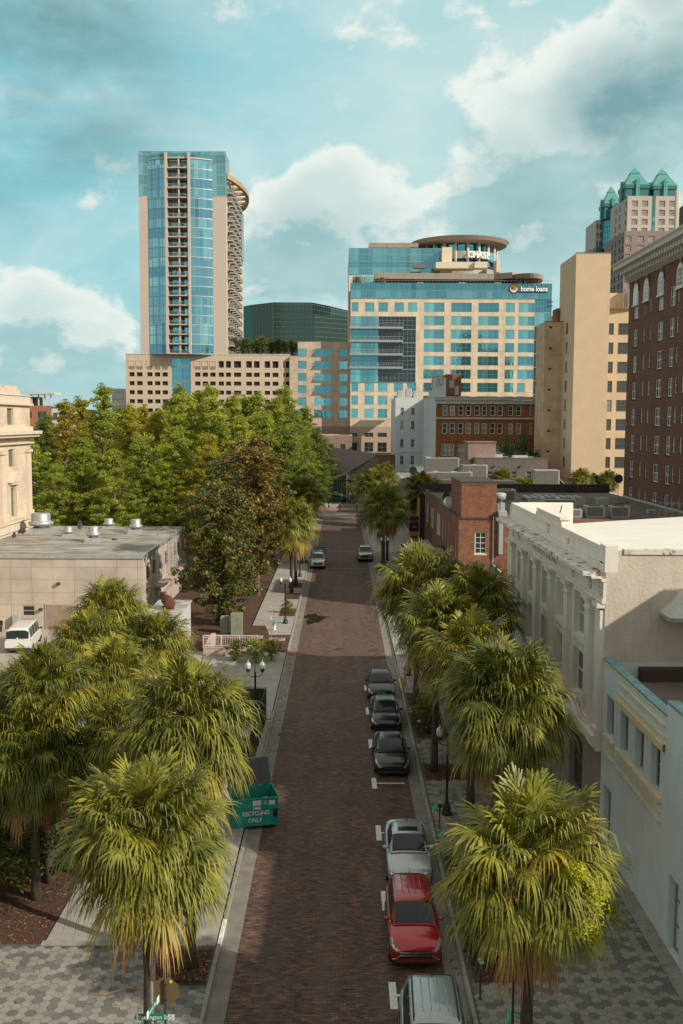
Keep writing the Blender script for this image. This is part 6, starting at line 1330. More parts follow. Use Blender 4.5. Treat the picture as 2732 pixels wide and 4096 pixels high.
# grey brick building and white roofs
gb = BR('grey_brick', (.16, .135, .125), (.115, .10, .098), (.13, .115, .105), .5, .16, .012, stain=.35); pb = BR('pale_brick', (.34, .25, .21), (.25, .19, .16), (.3, .25, .22), .5, .16, .012, stain=.3)
o = thing('grey_brick_building', 'low grey brick building with a mauve box on its roof', 'building', (25.6, 190, 0)); m = MB()
wallwin(m, o, (0, 0, 0), (1, 0, 0), 13.7, 0, 11.6, [(x, 7.2, 1.1, 2.0) for x in (.3, 2.2, 6.7, 5.1, 9.6, 11.4)]+[(x, 2, 1.1, 2) for x in (2.2, 6.7, 9.6)], WS('gb', 1, 3, .07, whiteframe, glassw, sill=.05), .2, .1); plainwalls(m, 0, 13.7, 0, 26, 0, 11.6, 'RB'); m.build('wall', gb, o)
m = MB(); wall(m, (-.02, 26, 0), (0, -1, 0), 26, 0, 11.8); m.build('side_wall', pb, o); m = MB(); m.box(-.1, 13.8, -.08, .3, 11.6, 11.8); m.build('coping', P('slate_coping', (.10, .12, .12), .8), o)
m = MB(); m.poly(((0, .3, 11.3), (13.7, .3, 11.3), (13.7, 26, 11.3), (0, 26, 11.3))); m.box(5, 13.5, 18, 18.4, 11.3, 12.4); m.build('roof', whiteroof, o); m = MB(); m.bbox(-1.2, 4.2, 3, 9, 11.3, 14.6, .05); m.box(-1.4, 4.4, 2.8, 9.2, 14.6, 14.75); m.build('mauve_box', P('mauve_stucco', (.25, .17, .155), .85), o)
m = MB(); m.box(3.3, 3.6, -.3, -.01, 10, 10.3); m.box(8.3, 8.6, -.3, -.01, 10, 10.3); m.build('wall_lamp', darkm, o)
def lowb(name, label, x0, x1, y0, y1, z, wm, rm, wins=(), par=.35, cat='building'):
    o = thing(name, label, cat, (x0, y0, 0)); q = MB(); w_ = x1-x0
    if wins: wallwin(q, o, (0, 0, 0), (1, 0, 0), w_, 0, z, wins, WS('low', 2, 2, .10, greyframe, glassw), .2, .1)
    else: wall(q, (0, 0, 0), (1, 0, 0), w_, 0, z)
    plainwalls(q, 0, w_, 0, y1-y0, 0, z, 'RBL'); parapet(q, 0, w_, 0, y1-y0, z, z+par, .3); q.build('wall', wm, o)
    q = MB(); q.poly(((.3, .3, z+.02), (w_-.3, .3, z+.02), (w_-.3, y1-y0-.3, z+.02), (.3, y1-y0-.3, z+.02))); q.build('roof', rm, o)
    q = MB(); parapet(q, -.05, w_+.05, -.05, y1-y0+.05, z+par+.002, z+par+.12, .4); q.build('coping', peel, o); return o
lowb('brick_shop', 'small pale brick shop with a white roof behind the corner palms', 9.2, 16.5, 205, 235, 6.6, pb, whiteroof); lowb('white_roofed_shop', 'flat white roofed building with dishes and air units before the white painted block', 16.8, 25, 196, 258, 7.0, wpaint, whiteroof)
lowb('small_brick_shop', 'small dark red brick shop at the foot of the white painted block', 8.6, 13.8, 262, 275, 9.6, redb, whiteroof, [(3.6, 4, 1.0, 3.2)]); lowb('old_brick_shop', 'old mottled brick shop with a white parapet above the dark hipped roof', -6.0, 2.7, 262, 285, 14.0, redb2, whiteroof, [(2.6, 9.6, 1.2, 3), (5.6, 9.6, 1.3, 3)], .8)
o = lowb('gabled_brick_hall', 'dark brick hall with an arched gable in front of the tan tower', 31, 46, 168, 188, 6.2, gb, gravel)
m = MB(); pts = [(3.2*math.cos(t), 3.0*math.sin(t)) for t in [k*math.pi/14 for k in range(15)]]; a = [m.V((4+x, -.1, 6.5+z)) for x, z in pts]; b = [m.V((4+x, .35, 6.5+z)) for x, z in pts]; m.F(a[::-1]); m.F(b)
for k in range(14): m.F((a[k], b[k], b[k+1], a[k+1]))
m.box(-1.5, 11, -.1, .3, 6.5, 7.4); m.build('arched_gable', BR('maroon_brick', (.11, .045, .035), (.08, .035, .03), (.1, .07, .06), .4, .14, .01), o); m = MB(); m.tube([(4+3.1*math.cos(t), -.15, 6.55+2.9*math.sin(t)) for t in [k*math.pi/14 for k in range(15)]], .14, 5); m.build('gable_trim', redb2, o); m = MB(); m.lathe([(.9, 0), (.9, .05)], 16, (4, -.2)); 
m = MB(); f = [(4+1.3*math.cos(t), 6.9+1.0*math.sin(t)) for t in [k*math.pi/10 for k in range(11)]]; m.F([m.V((x, -.13, z)) for x, z in f][::-1]); m.build('fanlight', ivory, o)
acunit(33.4, 163, 8.4, 4, 3, 2.4, 0, 'white trailer-like unit left of the arched gable', 'units on the far roofs'); a_ = C.objects[-1]
acunit(17.6, 170, 6.5, 9, 4, 3.6, 3, 'row of large grey air units behind the tile roof', 'units on the far roofs'); acunit(19.6, 196, 7.4, 6.5, 5, 4.2, 1, 'tall pale green chiller in front of the white painted block', 'units on the far roofs'); acunit(24.2, 182, 6.6, 4.4, 4, 4.2, 2, 'grey chiller beside the pale brick side wall', 'units on the far roofs')
lowb('back_roof_block', 'plain grey roofed block carrying the row of large air units', 13, 29.5, 166, 192, 6.3, gb, gravel)
for i, (x, y, r_, l) in enumerate(((15.6, 216, .9, 'big dark dish on the white roof'), (18.0, 204, .6, 'left one of two small dark dishes on the white roof'), (19.4, 203, .6, 'right one of two small dark dishes on the white roof'))): dish(x, y, 7.0, r_, l, -.5)
# clutter on the flat roofs: ducts, curbs and pipes
for i, (x, y, z, w_, d, h, l) in enumerate(((14.2, 97.9, 8.56, 1.2, .8, .7, 'small steel box against the brick front parapet'), (31.5, 120, 8.56, 1.4, 1.2, .9, 'grey duct box in the middle of the gravel roof'), (27, 132, 8.56, 3, 1, .5, 'low duct run near the back of the gravel roof'), (18.5, 210, 7.05, 2.4, 2, 1.4, 'steel box on the white roof left of the dishes'), (21.5, 222, 7.05, 3, 2, 1.2, 'wide steel box on the white roof'), (11.5, 214, 6.65, 1.6, 1.4, 1.0, 'steel box on the small shop roof'), (30.5, 196, 11.35, 2, 1.5, .9, 'steel box on the grey brick roof'), (35.5, 199, 11.35, 3, 1.5, .6, 'low box on the grey brick roof'))):
    a = thing('roof_box', l, 'roof box', (x, y, z), 0, 'boxes and ducts on the roofs'); q = MB(); q.bbox(-w_/2, w_/2, -d/2, d/2, 0, h, .04); q.build('housing', hvacm, a); q = MB(); q.tube(((w_/2, 0, h*.5), (w_/2+1.2, 0, h*.5), (w_/2+1.2, 0, 0)), .06, 6); q.build('pipe', steel, a)
a = thing('roof_conduit', 'tangled black cable lying across the gravel roof', 'cable', (29, 115, 8.57)); q = MB(); q.tube([(0, 0, .05), (1.5, 1, .05), (2.2, 3, .08), (3.6, 3.4, .05), (4.2, 5.4, .05), (6, 6, .3)], .05, 5); q.build('cable', darkm, a)
# plaza pavilion with hipped dark roof
slate, _t, _b = newmat('brown_standing_seam'); _oc = _t.add('ShaderNodeTexCoord').outputs['Object']; _wv = _t.add('ShaderNodeTexWave'); _wv.inputs['Scale'].default_value = 1.1; _wv.bands_direction = 'Y'; _t.l.new(_oc, _wv.inputs[0])
_t.l.new(_t.mix(_t.rng(_wv.outputs[1], .0, .3), (.05, .035, .03), (.115, .082, .072)), _b.inputs['Base Color']); _b.inputs['Roughness'].default_value = .6
o = thing('plaza_pavilion', 'pavilion with a dark brown seamed roof and tall dark glass beyond the cross street', 'building', (-8, 221.5, 0)); gstone = P('grey_stone', (.17, .14, .125), .9, var=.15, stain=.2)
m = MB(); m.poly(((.6, -.5, 3.4), (8.7, -.5, 6.8), (16.4, .2, 11.4), (5.4, 20, 12.4), (-1.5, 14, 6))); m.poly(((.6, -.5, 3.2), (-1.5, 14, 5.8), (5.4, 20, 12.2), (16.4, .2, 11.2), (8.7, -.5, 6.6))); m.build('roof', slate, o)
m = MB(); m.poly(((9, 0, 0), (16, 0, 0), (16, 0, 10.9), (9, 0, 6.7))); m.poly(((16, 0, 0), (16, 30, 0), (16, 30, 9), (16, 0, 10.9))); m.poly(((16, 30, 0), (0, 30, 0), (0, 30, 5), (16, 30, 9))); m.build('wall', gstone, o)
m = MB(); m.poly(((1, .1, 0), (9, .1, 0), (9, .1, 6.6), (1, .1, 3.4))); m.build('glass_wall', glassg, o); m = MB()
for k in range(9): m.box(1+k-.04, 1+k+.04, 0, .1, 0, 3.4+.41*k)
m.build('mullions', darkm, o)
m = MB(); m.box(-14, 14, 207.4, 236, 0, .14); tag(m.build('plaza_pavement', gutterm), kind='structure')
o = thing('planter_wall', 'long low concrete planter in the plaza beyond the cross street', 'planter', (-2.6, 213, .14)); m = MB(); m.box(0, 7.6, 0, .3, 0, .75); m.box(0, .3, .3, 3.3, 0, .75); m.box(7.3, 7.6, .3, 3.3, 0, .75); m.box(0, 7.6, 3.0, 3.3, 0, .75); m.build('wall', concrete, o); m = MB(); m.poly(((.3, .3, .7), (7.3, .3, .7), (7.3, 3, .7), (.3, 3, .7))); m.build('soil', mulchm, o)
o = thing('concrete_bench', 'pale concrete block seat left of the plaza planter', 'bench', (-5.4, 212.6, .14)); m = MB(); m.bbox(0, 2.4, 0, 1.6, 0, .9, .1); m.build('seat', P('pale_concrete', (.5, .45, .38), .9), o)
for x, l in ((1.0, 'left'), (4.6, 'right')):
    o = thing('bollard', f'black bollard at the plaza kerb, {l} one of two', 'bollard', (x-1.4, 208.4, .14), 0, 'plaza bollards'); m = MB(); m.lathe([(.14, 0), (.14, 1.2), (.08, 1.35), (0, 1.4)], 8); m.build('post', blackm, o); m = MB(); m.lathe([(.17, 0), (.17, .12)], 8); m.build('base', blackm, o)
# ---- parking podium, glass tower, annex
GD = 296; GK = .3663*GD/2286
gx = lambda z: (229.6+z*.3663-783)/2286*GD; sight = lambda row, dist: 18.5+dist*math.tan(math.atan((1175.5-row)/2286)-pitch)   # height seen at a picture row, at a distance
gz = lambda z: sight(315.7+z*.3663, GD)
podm = P('beige_concrete', (.53, .435, .335), .85, var=.06, vs=.3, stain=.22); podj = BR('beige_panels', (.51, .42, .33), (.47, .39, .31), (.30, .24, .19), 4.2, 3.9, .05, .85, stain=.15, off=0, bump=0)
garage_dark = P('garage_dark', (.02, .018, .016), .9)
o = thing('parking_garage', 'beige concrete parking garage with rows of square openings below the glass tower', 'building', (gx(165), GD, 0)); x0 = gx(165); m = MB()
def garrows(cols, rws): return [(gx(c)-x0, gz(r1), w_*GK, (r1-r0)*GK) for c, w_ in cols for r0, r1 in rws]
cl = [(187, 33), (234, 36), (299, 33), (346, 34), (393, 34)]; cr = [(596, 34), (643, 34), (690, 34), (743, 33), (788, 32), (838, 45), (914, 36), (962, 36), (1029, 34), (1078, 37), (1145, 8), (1160, 22)]
rws = [(1477, 1503), (1533, 1558), (1590, 1615), (1646, 1671), (1703, 1728), (1760, 1785), (1816, 1842), (1872, 1900)]
go_ = garrows(cl, rws)+garrows(cr, rws)+garrows(cr[3:], [(1405, 1446)])
st = WS('gar', 1, 1, .12, greyframe, garage_dark)
wl_ = gx(1185)-x0; gl0, gl1 = gx(450)-x0, gx(570)-x0
wall(m, (0, 0, 0), (1, 0, 0), wl_, 0, gz(1365), go_+[(gl0, 0, gl1-gl0, gz(1390))], .6)
wall(m, (wl_, 0, 0), (0, 1, 0), 50, 0, gz(1365)); plainwalls(m, 0, wl_, 0, 50, 0, gz(1365), 'LB'); m.build('wall', podm, o)
vis = [q for q in go_ if q[1] > 17]
for q in vis[:96]: link('garage_opening', winmesh('gar', round(q[2], 1), round(q[3], 1), 1, 1, .12, garage_dark, garage_dark)[0], o, (q[0], .3, q[1]))
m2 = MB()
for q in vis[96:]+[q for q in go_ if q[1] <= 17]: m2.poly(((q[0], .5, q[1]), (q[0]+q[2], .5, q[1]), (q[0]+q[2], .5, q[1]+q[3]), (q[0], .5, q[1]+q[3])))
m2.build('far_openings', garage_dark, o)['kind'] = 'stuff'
for c, w_ in cl+cr[:3]:
    q = MB(); a = gx(c)-x0; b = a+w_*GK; z0, z1 = gz(1446), gz(1405); q.box(a-.15, a, -.1, -.002, z0, z1); q.box(b, b+.15, -.1, -.002, z0, z1); q.box(a-.15, b+.15, -.1, -.002, z1, z1+.15); q.box(a, b, -.02, -.002, z0-.6, z0+.4, 1); q.build('blind_panel', [podm, P('soot_stain', (.24, .18, .13), .9) if 'soot_stain' not in MATS else MATS['soot_stain']], o)
for k in range(7):
    z = 39-4.4*k; window(o, (0, 0, 0), (1, 0, 0), gl0, z-4.4, gl1-gl0, 4.3, WS('stair', 6, 2, .16, silver, glassc, bars=.5), .15, 'stair_glass')
m = MB(); m.poly(((0, 0, gz(1375)), (wl_, 0, gz(1375)), (wl_, 50, gz(1375)), (0, 50, gz(1375)))); m.build('roof', gravel, o)
m = MB(); m.box(-.1, wl_+.1, -.12, .5, gz(1365), gz(1365)+.25); m.build('coping', peel, o)
# glass tower
lav = P('tower_cream_panels', (.50, .43, .375), .8, var=.04, vs=.2, stain=.06); tx = gx(261); TW = gx(796)-tx; zb = gz(1365); fl = (gz(150)-zb)/20
o = thing('glass_tower', 'tall residential tower with curved blue glass bays and a stack of balconies', 'building', (tx, GD, zb)); H_ = gz(90)-zb; hs = gz(370)-zb
def cx(z): return gx(z)-tx
m = MB(); a, b = cx(319), cx(713)
plainwalls(m, 0, a, 0, 50, 0, hs, 'F'); wall(m, (b, 0, 0), (1, 0, 0), TW-b, 0, hs)
sideo = [(3+6.2*i+(1.4 if (j % 2) else 0), j*fl+.4, 3.4, 2.3) for i in range(5) for j in range(19)]
wall(m, (TW, 0, 0), (0, 1, 0), 50, 0, hs+8, sideo, .25); plainwalls(m, 0, TW, 0, 50, 0, hs, 'BL'); m.build('wall', lav, o)
for q in sideo: link('side_window', winmesh('tside', 3.4, 2.3, 2, 1, .15, silver, glassd)[0], o, (TW-.12, q[0], q[1]), math.pi/2)
# curved bays: each floor of each bay one window band
cxm = (cx(319)+cx(713))/2; hw = (cx(713)-cx(319))/2
def cy(x): return -2.6*(1-((x-cxm)/hw)**2)
def band(x0, x1, z0, z1, n, gm, nm='window_band'):
    q = MB()
    for k in range(n):
        xa, xb = x0+(x1-x0)*k/n, x0+(x1-x0)*(k+1)/n
        q.poly(((xa, cy(xa), z0+.25), (xb, cy(xb), z0+.25), (xb, cy(xb), z1), (xa, cy(xa), z1)), 1)
        for xx in (xa, xb) if k == n-1 else (xa,): q.box(xx-.05, xx+.05, cy(xx)-.07, cy(xx)+.05, z0+.25, z1, 0)
        p0, p1 = (xa, cy(xa)-.1), (xb, cy(xb)-.1); q.poly(((p0[0], p0[1], z0), (p1[0], p1[1], z0), (p1[0], p1[1], z0+.25), (p0[0], p0[1], z0+.25))); q.poly(((p0[0], p0[1], z0+.25), (p1[0], p1[1], z0+.25), (xb, cy(xb), z0+.25), (xa, cy(xa), z0+.25)))
    return q.build(nm, [silver, gm], o)
cols_ = [(cx(319), cx(433)), (cx(583), cx(713))]
for j in range(20):
    for i, (p, q_) in enumerate(cols_): band(p, q_, j*fl, (j+1)*fl, 5, glassb)
    q = MB(); p0, p1 = cx(446), cx(570); yf = cy(cxm)-.5; z = j*fl
    q.box(p0, p1, yf, 1.2, z, z+.28); bl = q.build('balcony', lav, o)
    q = MB(); q.box(p0, p1, yf+.02, yf+.06, z+1.2, z+1.26)
    for k in range(22): q.box(p0+(p1-p0)*k/21-.02, p0+(p1-p0)*k/21+.02, yf+.02, yf+.06, z+.28, z+1.2)
    q.build('railing', silver, bl)
    q = MB(); q.poly(((p0, 1.1, z+.28), (p1, 1.1, z+.28), (p1, 1.1, z+fl-.35), (p0, 1.1, z+fl-.35)), 1); q.box(p0, p1, .9, 1.1, z+fl-.35, z+fl)
    for k in range(7): xx = p0+(p1-p0)*k/6; q.box(xx-.06, xx+.06, 1.0, 1.08, z+.28, z+fl-.35)
    q.box(cxm-.2, cxm+.2, yf+.3, 1.1, z+.28, z+fl, 2)
    q.build('patio_door', [silver, glassc, lav], bl)
    if j % 2 == 0 or j in (3, 7, 11, 15):
        for k in (1.1, 1.8, 4.3): q = MB(); q.extr([(yf+.5, z+.28), (yf+1.08, z+.28), (yf+1.08, z+1.2), (yf+1.0, z+1.2), (yf+1.0, z+.8), (yf+.5, z+.8)], p0+k, p0+k+.45); q.build('balcony_chair', darkm, bl)
m = MB()
for p in (433, 571): m.box(cx(p), cx(p)+.62, cy(cxm)-.75, .8, 0, 20*fl+1.6)
m.box(cxm-.2, cxm+.2, -1.2, .5, 20*fl, 20*fl+1.4); m.build('balcony_fins', lav, o)
m = MB(); n = 16
for k in range(n):
    xa, xb = cx(319)+2*hw*k/n, cx(319)+2*hw*(k+1)/n
    m.poly(((xa, cy(xa)-.3, 20*fl), (xb, cy(xb)-.3, 20*fl), (xb, cy(xb)-.3, 20*fl+.4), (xa, cy(xa)-.3, 20*fl+.4))); m.poly(((xa, cy(xa)-.3, 20*fl+.4), (xb, cy(xb)-.3, 20*fl+.4), (xb, 1, 20*fl+.4), (xa, 1, 20*fl+.4)))
m.build('bay_roof', lav, o)
m = MB()
for k in range(n):
    xa, xb = cx(319)+2*hw*k/n, cx(319)+2*hw*(k+1)/n; m.poly(((xa, cy(xa)-.2, 20*fl+.4), (xb, cy(xb)-.2, 20*fl+.4), (xb, cy(xb)-.2, 20*fl+1.5), (xa, cy(xa)-.2, 20*fl+1.5)))
m.build('glass_rail', glasst, o)
# glass cap
for nm, xa, xb, n in (('left', 0, a, 2), ('right', b, TW, 2)):
    for k in range(4): window(o, (0, 0, 0), (1, 0, 0), xa, hs+k*(H_-hs)/4.25, xb-xa, (H_-hs)/4.25-.02, WS('cap'+nm, n, 2, .16, silver, glasst, bars=.5), -.08, 'cap_glass')
window(o, (0, 1.5, 0), (1, 0, 0), a, 20*fl+.4, b-a, H_-20*fl-.8, WS('capm', 9, 2, .16, silver, glasst, bars=.5), 0, 'cap_glass'); window(o, (0, 0, 0), (1, 0, 0), 0, H_-1.0, TW, 1.0, WS('capt', 12, 1, .12, silver, glasst, bars=.5), -.1, 'cap_glass')
for k in range(4): window(o, (TW, 0, 0), (0, 1, 0), 0, hs+k*(H_-hs)/4.25, 8, (H_-hs)/4.25-.02, WS('caps', 4, 2, .16, silver, glasst, bars=.5), -.06, 'cap_glass')
for k in range(3): window(o, (TW, 42, 0), (0, 1, 0), 0, hs-11+k*5.2, 7.5, 5.1, WS('capr', 4, 2, .2, silver, glasst, bars=.5), -.3, 'cap_glass')
m = MB(); m.box(0, TW, 0.05, 50, hs, hs+.3); m.box(.5, TW-.3, 3, 48, hs+.3, H_-1.5); m.build('roof_block', lav, o)
for j in range(19):   # staggered side balconies
    for i in range(5):
        y = 3+6.2*i+(1.4 if (j % 2) else 0); z = j*fl; q = MB(); q.box(TW, TW+1.5, y-.4, y+3.8, z+.05, z+.3); 
        q.box(TW+1.42, TW+1.5, y-.4, y+3.8, z+.3, z+1.25, 1); q.box(TW, TW+1.42, y-.4, y-.34, z+.3, z+1.25, 1)
        if j*5+i < 90: q.build('side_balcony', [lav, greyframe], o)
# crescent canopy
m = MB(); n = 24; zc = gz(205)-zb-2; pts = []
for k in range(n+1):
    t = k/n; y = 2+46*t; x = TW+.2+3.9*math.sin(math.pi*t)**.8; pts.append((x, y))
for (xa, ya), (xb, yb) in zip(pts, pts[1:]):
    m.poly(((xa, ya, zc), (xb, yb, zc), (xb, yb, zc+1.4), (xa, ya, zc+1.4))); m.poly(((xa-1.0, ya, zc), (xa, ya, zc), (xb, yb, zc), (xb-1.0, yb, zc))[::-1]); m.poly(((xa-1.0, ya, zc+1.4), (xa, ya, zc+1.4), (xb, yb, zc+1.4), (xb-1.0, yb, zc+1.4))); m.poly(((xb-1.0, yb, zc), (xa-1.0, ya, zc), (xa-1.0, ya, zc+1.4), (xb-1.0, yb, zc+1.4))[::-1])
for t in (.2, .35, .5, .65, .8): x = TW+.2+3.9*math.sin(math.pi*t)**.8; m.box(TW, x, 2+46*t-.4, 2+46*t+.4, zc+.2, zc+1.1)
m.build('crescent_canopy', P('canopy_tan', (.40, .28, .17), .8), o)
# annex of offices
o = thing('office_annex', 'beige panelled office wing with blue windows between the garage and the big office block', 'building', (gx(1185), GD-1, 0)); ax = gx(1185); wl_ = gx(1640)-ax; m = MB()
ops = [(gx(c)-ax, gz(r+50), w_*GK, 50*GK) for c, w_ in ((1236, 54), (1337, 110), (1493, 52)) for r in (1327, 1403, 1480, 1555, 1632, 1708)]
top = gz(1283); wallwin(m, o, (gx(1236)-ax, 0, 0), (1, 0, 0), wl_-(gx(1236)-ax), gz(1810), top, [(q[0]-(gx(1236)-ax),)+q[1:] for q in ops], WS('anx', 4, 2, .09, silver, glassc, bars=.5), .25, .12)
wall(m, (0, 0, 0), (1, 0, 0), gx(1236)-ax, gz(1810), gz(1372)); wall(m, (gx(1236)-ax, 12, 0), (0, -1, 0), 12, gz(1372), top); wall(m, (0, 0, 0), (1, 0, 0), wl_, 0, gz(1810), (), .1, 1)
m.poly(((0, 0, gz(1374)), (wl_, 0, gz(1374)), (wl_, 20, gz(1374)), (0, 20, gz(1374)))); m.poly(((gx(1236)-ax, 0, top-.2), (wl_, 0, top-.2), (wl_, 30, top-.2), (gx(1236)-ax, 30, top-.2))); m.build('wall', [podj, P('mauve_base', (.27, .20, .17), .85, stain=.1)], o)
# dark green glass block
o = thing('dark_glass_block', 'faceted dark green mirror glass office block between the towers', 'building', (-41, 415, 0)); k_ = 420/2286
F0 = [(-6, 22), (3, 9), (12.5, 0), (28.5, 0), (36, 13), (44, 30), (44, 60), (-6, 60)]; F1 = [(-6, 22), (3, 9), (12.5, 0), (30, 0), (46, 12), (46, 60), (-6, 60)]
m = MB(); m.prism(F1, 0, 62.5); m.prism(F0, 62.5, 67.2); m.box(11, 20, 20, 30, 67.2, 69, 1); m.build('curtain_wall', [glassg, ivory], o)
m = MB()
for Fx, z0, z1 in ((F1, 30, 62.5), (F0, 62.5, 67.2)):
    for (xa, ya), (xb, yb) in zip(Fx[:5], Fx[1:6]):
        l = math.hypot(xb-xa, yb-ya); n = max(1, int(l/1.7)); nn = Vector((yb-ya, xa-xb, 0)).normalized()*.06
        for k in range(n+1): x, y = xa+(xb-xa)*k/n, ya+(yb-ya)*k/n; m.box(x+nn.x-.05, x+nn.x+.05, y+nn.y-.05, y+nn.y+.05, z0, z1)
        z = z0
        while z <= z1: m.poly(((xa+nn.x, ya+nn.y, z-.06), (xb+nn.x, yb+nn.y, z-.06), (xb+nn.x, yb+nn.y, z+.06), (xa+nn.x, ya+nn.y, z+.06))); z += 1.95
m.build('mullion_grid', P('green_mullion', (.10, .15, .13), .5), o)
# ---------------------------------------------------------------- big office block with the round roof
hx = lambda z: z*.04412-4.68; hz = lambda z: sight(516.6+z*.34775, 290)
ccon = P('cream_panels', (.63, .55, .43), .85, var=.04, vs=.25, stain=.10); ccon2 = BR('cream_panel_joints', (.63, .54, .42), (.61, .53, .41), (.40, .31, .22), 2.2, 3.88, .035, .85, stain=.10, off=0, bump=0)
pinkc = P('pinkish_panels', (.42, .31, .24), .85, var=.05, stain=.1)
hxd = lambda z, y: (746.1+z*.34775-783)/2286*y; hzd = lambda z, y: sight(516.6+z*.34775, y)
x0 = hx(160); o = thing('office_block', 'cream and cyan glass office block with CHASE and fbc home loans signs', 'building', (x0, 290, 0)); X = lambda z: hx(z)-x0
cg = WS('chs', 3, 2, .09, silver, glassc, bars=.5); cgw = WS('chw', 4, 2, .09, silver, glassc, bars=.5); m = MB()
Wm = X(1357); tops = [hz(510)-3.80*k for k in range(13)]
lc = [(165, 209), (253, 313), (340, 402), (445, 505), (531, 592)]; rc = [(637, 770), (814, 948), (991, 1125), (1168, 1228), (1252, 1357)]
ops = []
for k, t in enumerate(tops):
    lows = k >= 9
    if k < 12:
        for i, (a, b) in enumerate(rc): ops.append((X(a), t-2.65, X(b)-X(a) if not (i == 4 and k > 5) else X(1303)-X(a), 2.65, cgw if b-a > 90 else cg))
    if k == 0 or 6 <= k <= 8: ops += [(X(a)+(.05 if i == 0 else 0), t-2.65, X(b)-X(a), 2.65, cg) for i, (a, b) in enumerate(lc)]
ops += [(X(a), hz(1400), X(b)-X(a), 1.3, WS('chl', 2, 1, .09, silver, glassd)) for a, b in lc]+[(X(a), hz(1498), X(b)-X(a), 2.8, WS('chl2', 2, 2, .09, silver, glassd)) for a, b in lc]
gl = (X(160)+.02, hz(1010), X(587)-X(160), hz(600)-hz(1010))
ops = [q for q in ops if q[1] > hz(1330) or q[0] < X(600)]
hi = [q for q in ops if q[1] > hz(1330)]; lo = [q for q in ops if q[1] <= hz(1330)]
wallwin(m, o, (0, 0, 0), (1, 0, 0), Wm, hz(1330), hz(482), [q for q in hi], cg, .25, .12)
wallwin(m, o, (0, 0, 0), (1, 0, 0), Wm, 0, hz(1330), lo, cg, .25, .12, 1)
wall(m, (0, 50, 0), (0, -1, 0), 50, 0, hz(482)); m.build('wall', [ccon2, pinkc], o)
# recessed-looking glazed corner with terraces (stands a hand proud of the wall)
for k in range(5):
    z1 = hz(600)-3.78*k; window(o, (0, 0, 0), (1, 0, 0), .03, z1-3.78, X(340)-.03, 3.74, WS('cur', 6, 3, .10, silver, glassc, proud=.1), -.12, 'curtain_wall'); window(o, (0, 0, 0), (1, 0, 0), X(340), z1-3.78, X(587)-X(340), 3.74, WS('curd', 9, 3, .10, silver, glassk, proud=.1), -.12, 'curtain_wall')
    if k < 4:
        q = MB(); q.box(-.3, X(500), -1.6, -.25, z1-2.6-.9, z1-2.6-.5); q.box(-.3, X(500), -1.9, -.25, z1-3.75, z1-3.55); b_ = q.build('terrace', silver, o); q = MB()
        for j in range(12): q.box(j*X(500)/11, j*X(500)/11+.06, -1.58, -1.5, z1-3.1, z1-2.1)
        q.box(-.3, X(500), -1.58, -1.5, z1-2.15, z1-2.05); q.build('railing', silver, b_)
# cyan glass crown of the lower block
TWd = X(1467)
for k in range(2): window(o, (0, 0, 0), (1, 0, 0), 0, hz(482)+k*2.18, TWd, 2.13, WS('crn', 34, 1, .08, silver, glassc, proud=.08), -.1, 'glass_crown')
for k in range(2): window(o, (0, 45, 0), (0, -1, 0), 0, hz(482)+k*2.18, 45, 2.2, WS('crl', 24, 1, .08, silver, glassc), -.06, 'glass_crown')
for k in range(14): window(o, (0, 0, 0), (1, 0, 0), Wm+.02, hz(482)-3.88*(k+1), TWd-Wm-.02, 3.86, WS('crr' if k < 2 else 'crd', 6, 2, .09, silver, glassc if k < 2 else glassk), .1 if k else .1, 'corner_glass')
for k in range(14): window(o, (TWd, 0, 0), (0, 1, 0), 0, hz(482)-3.88*(k+1), 40, 3.86, WS('crs', 20, 2, .09, silver, glassk), -.05, 'corner_glass')
for k in range(2): window(o, (TWd, 0, 0), (0, 1, 0), 0, hz(482)+k*2.18, 40, 2.2, WS('crs2', 20, 1, .09, silver, glassc), -.05, 'glass_crown')
m = MB(); m.poly(((0, .3, hz(395)), (TWd, .3, hz(395)), (TWd, 45, hz(395)), (0, 45, hz(395)))); m.build('terrace_roof', gravel, o)
m = MB()
for k in range(60): m.box(k*TWd/59-.03, k*TWd/59+.03, .0, .06, hz(385), hz(362))
m.box(0, TWd, 0, .06, hz(364), hz(362)); m.build('terrace_railing', silver, o)
for k in range(3): window(o, (X(320), 8, 0), (1, 0, 0), k*14, hz(392), 13.95, hz(345)-hz(392), WS('pent', 10, 2, .1, silver, glassc), 0, 'penthouse_glass')
stainc = P('stained_concrete', (.33, .27, .22), .9, var=.15, vs=.5, stain=.7)
m = MB(); pts = [(X(318), 1.5), (X(1100), 2.5), (X(1205), -.5), (X(1245), 1), (X(1245), 20), (X(318), 20)]; m.prism(pts, hz(348), hz(308)); m.build('canopy_slab', stainc, o)
m = MB(); c0 = X(1310); q = [(c0+5.2*math.cos(t), 6+9*math.sin(t)) for t in [k*2*math.pi/28 for k in range(28)]]; m.prism([(a*1, b) for a, b in q], hz(352), hz(325), None, [((a-c0)*1.1+c0-.3, (b-6)*1.1+6) for a, b in q]); m.build('oval_canopy', stainc, o, smooth=False)
for z in (1272, 1304): m = MB(); m.lathe([(.45, hz(395)), (.45, hz(350))], 12, (X(z), 3)); m.build('column', ivory, o, smooth=True)
for i, (z, w_) in enumerate(((612, 44), (885, 50), (1120, 44), (362, 40))):
    m = MB(); m.bbox(X(z)-w_*.022, X(z)+w_*.022, 1.0, 2.4, hz(393), hz(372), .1); pl = m.build('planter', stainc, o)
fu = MB(); 
for z in (430, 460, 500, 540, 650, 730, 760, 800, 950, 975, 1050, 1065): fu.box(X(z)-.4, X(z)+.4, 1.2, 2.0, hz(393), hz(384)); fu.box(X(z)+.1, X(z)+.4, 1.2, 2.0, hz(384), hz(376))
fu.build('terrace_furniture', darkm, o)
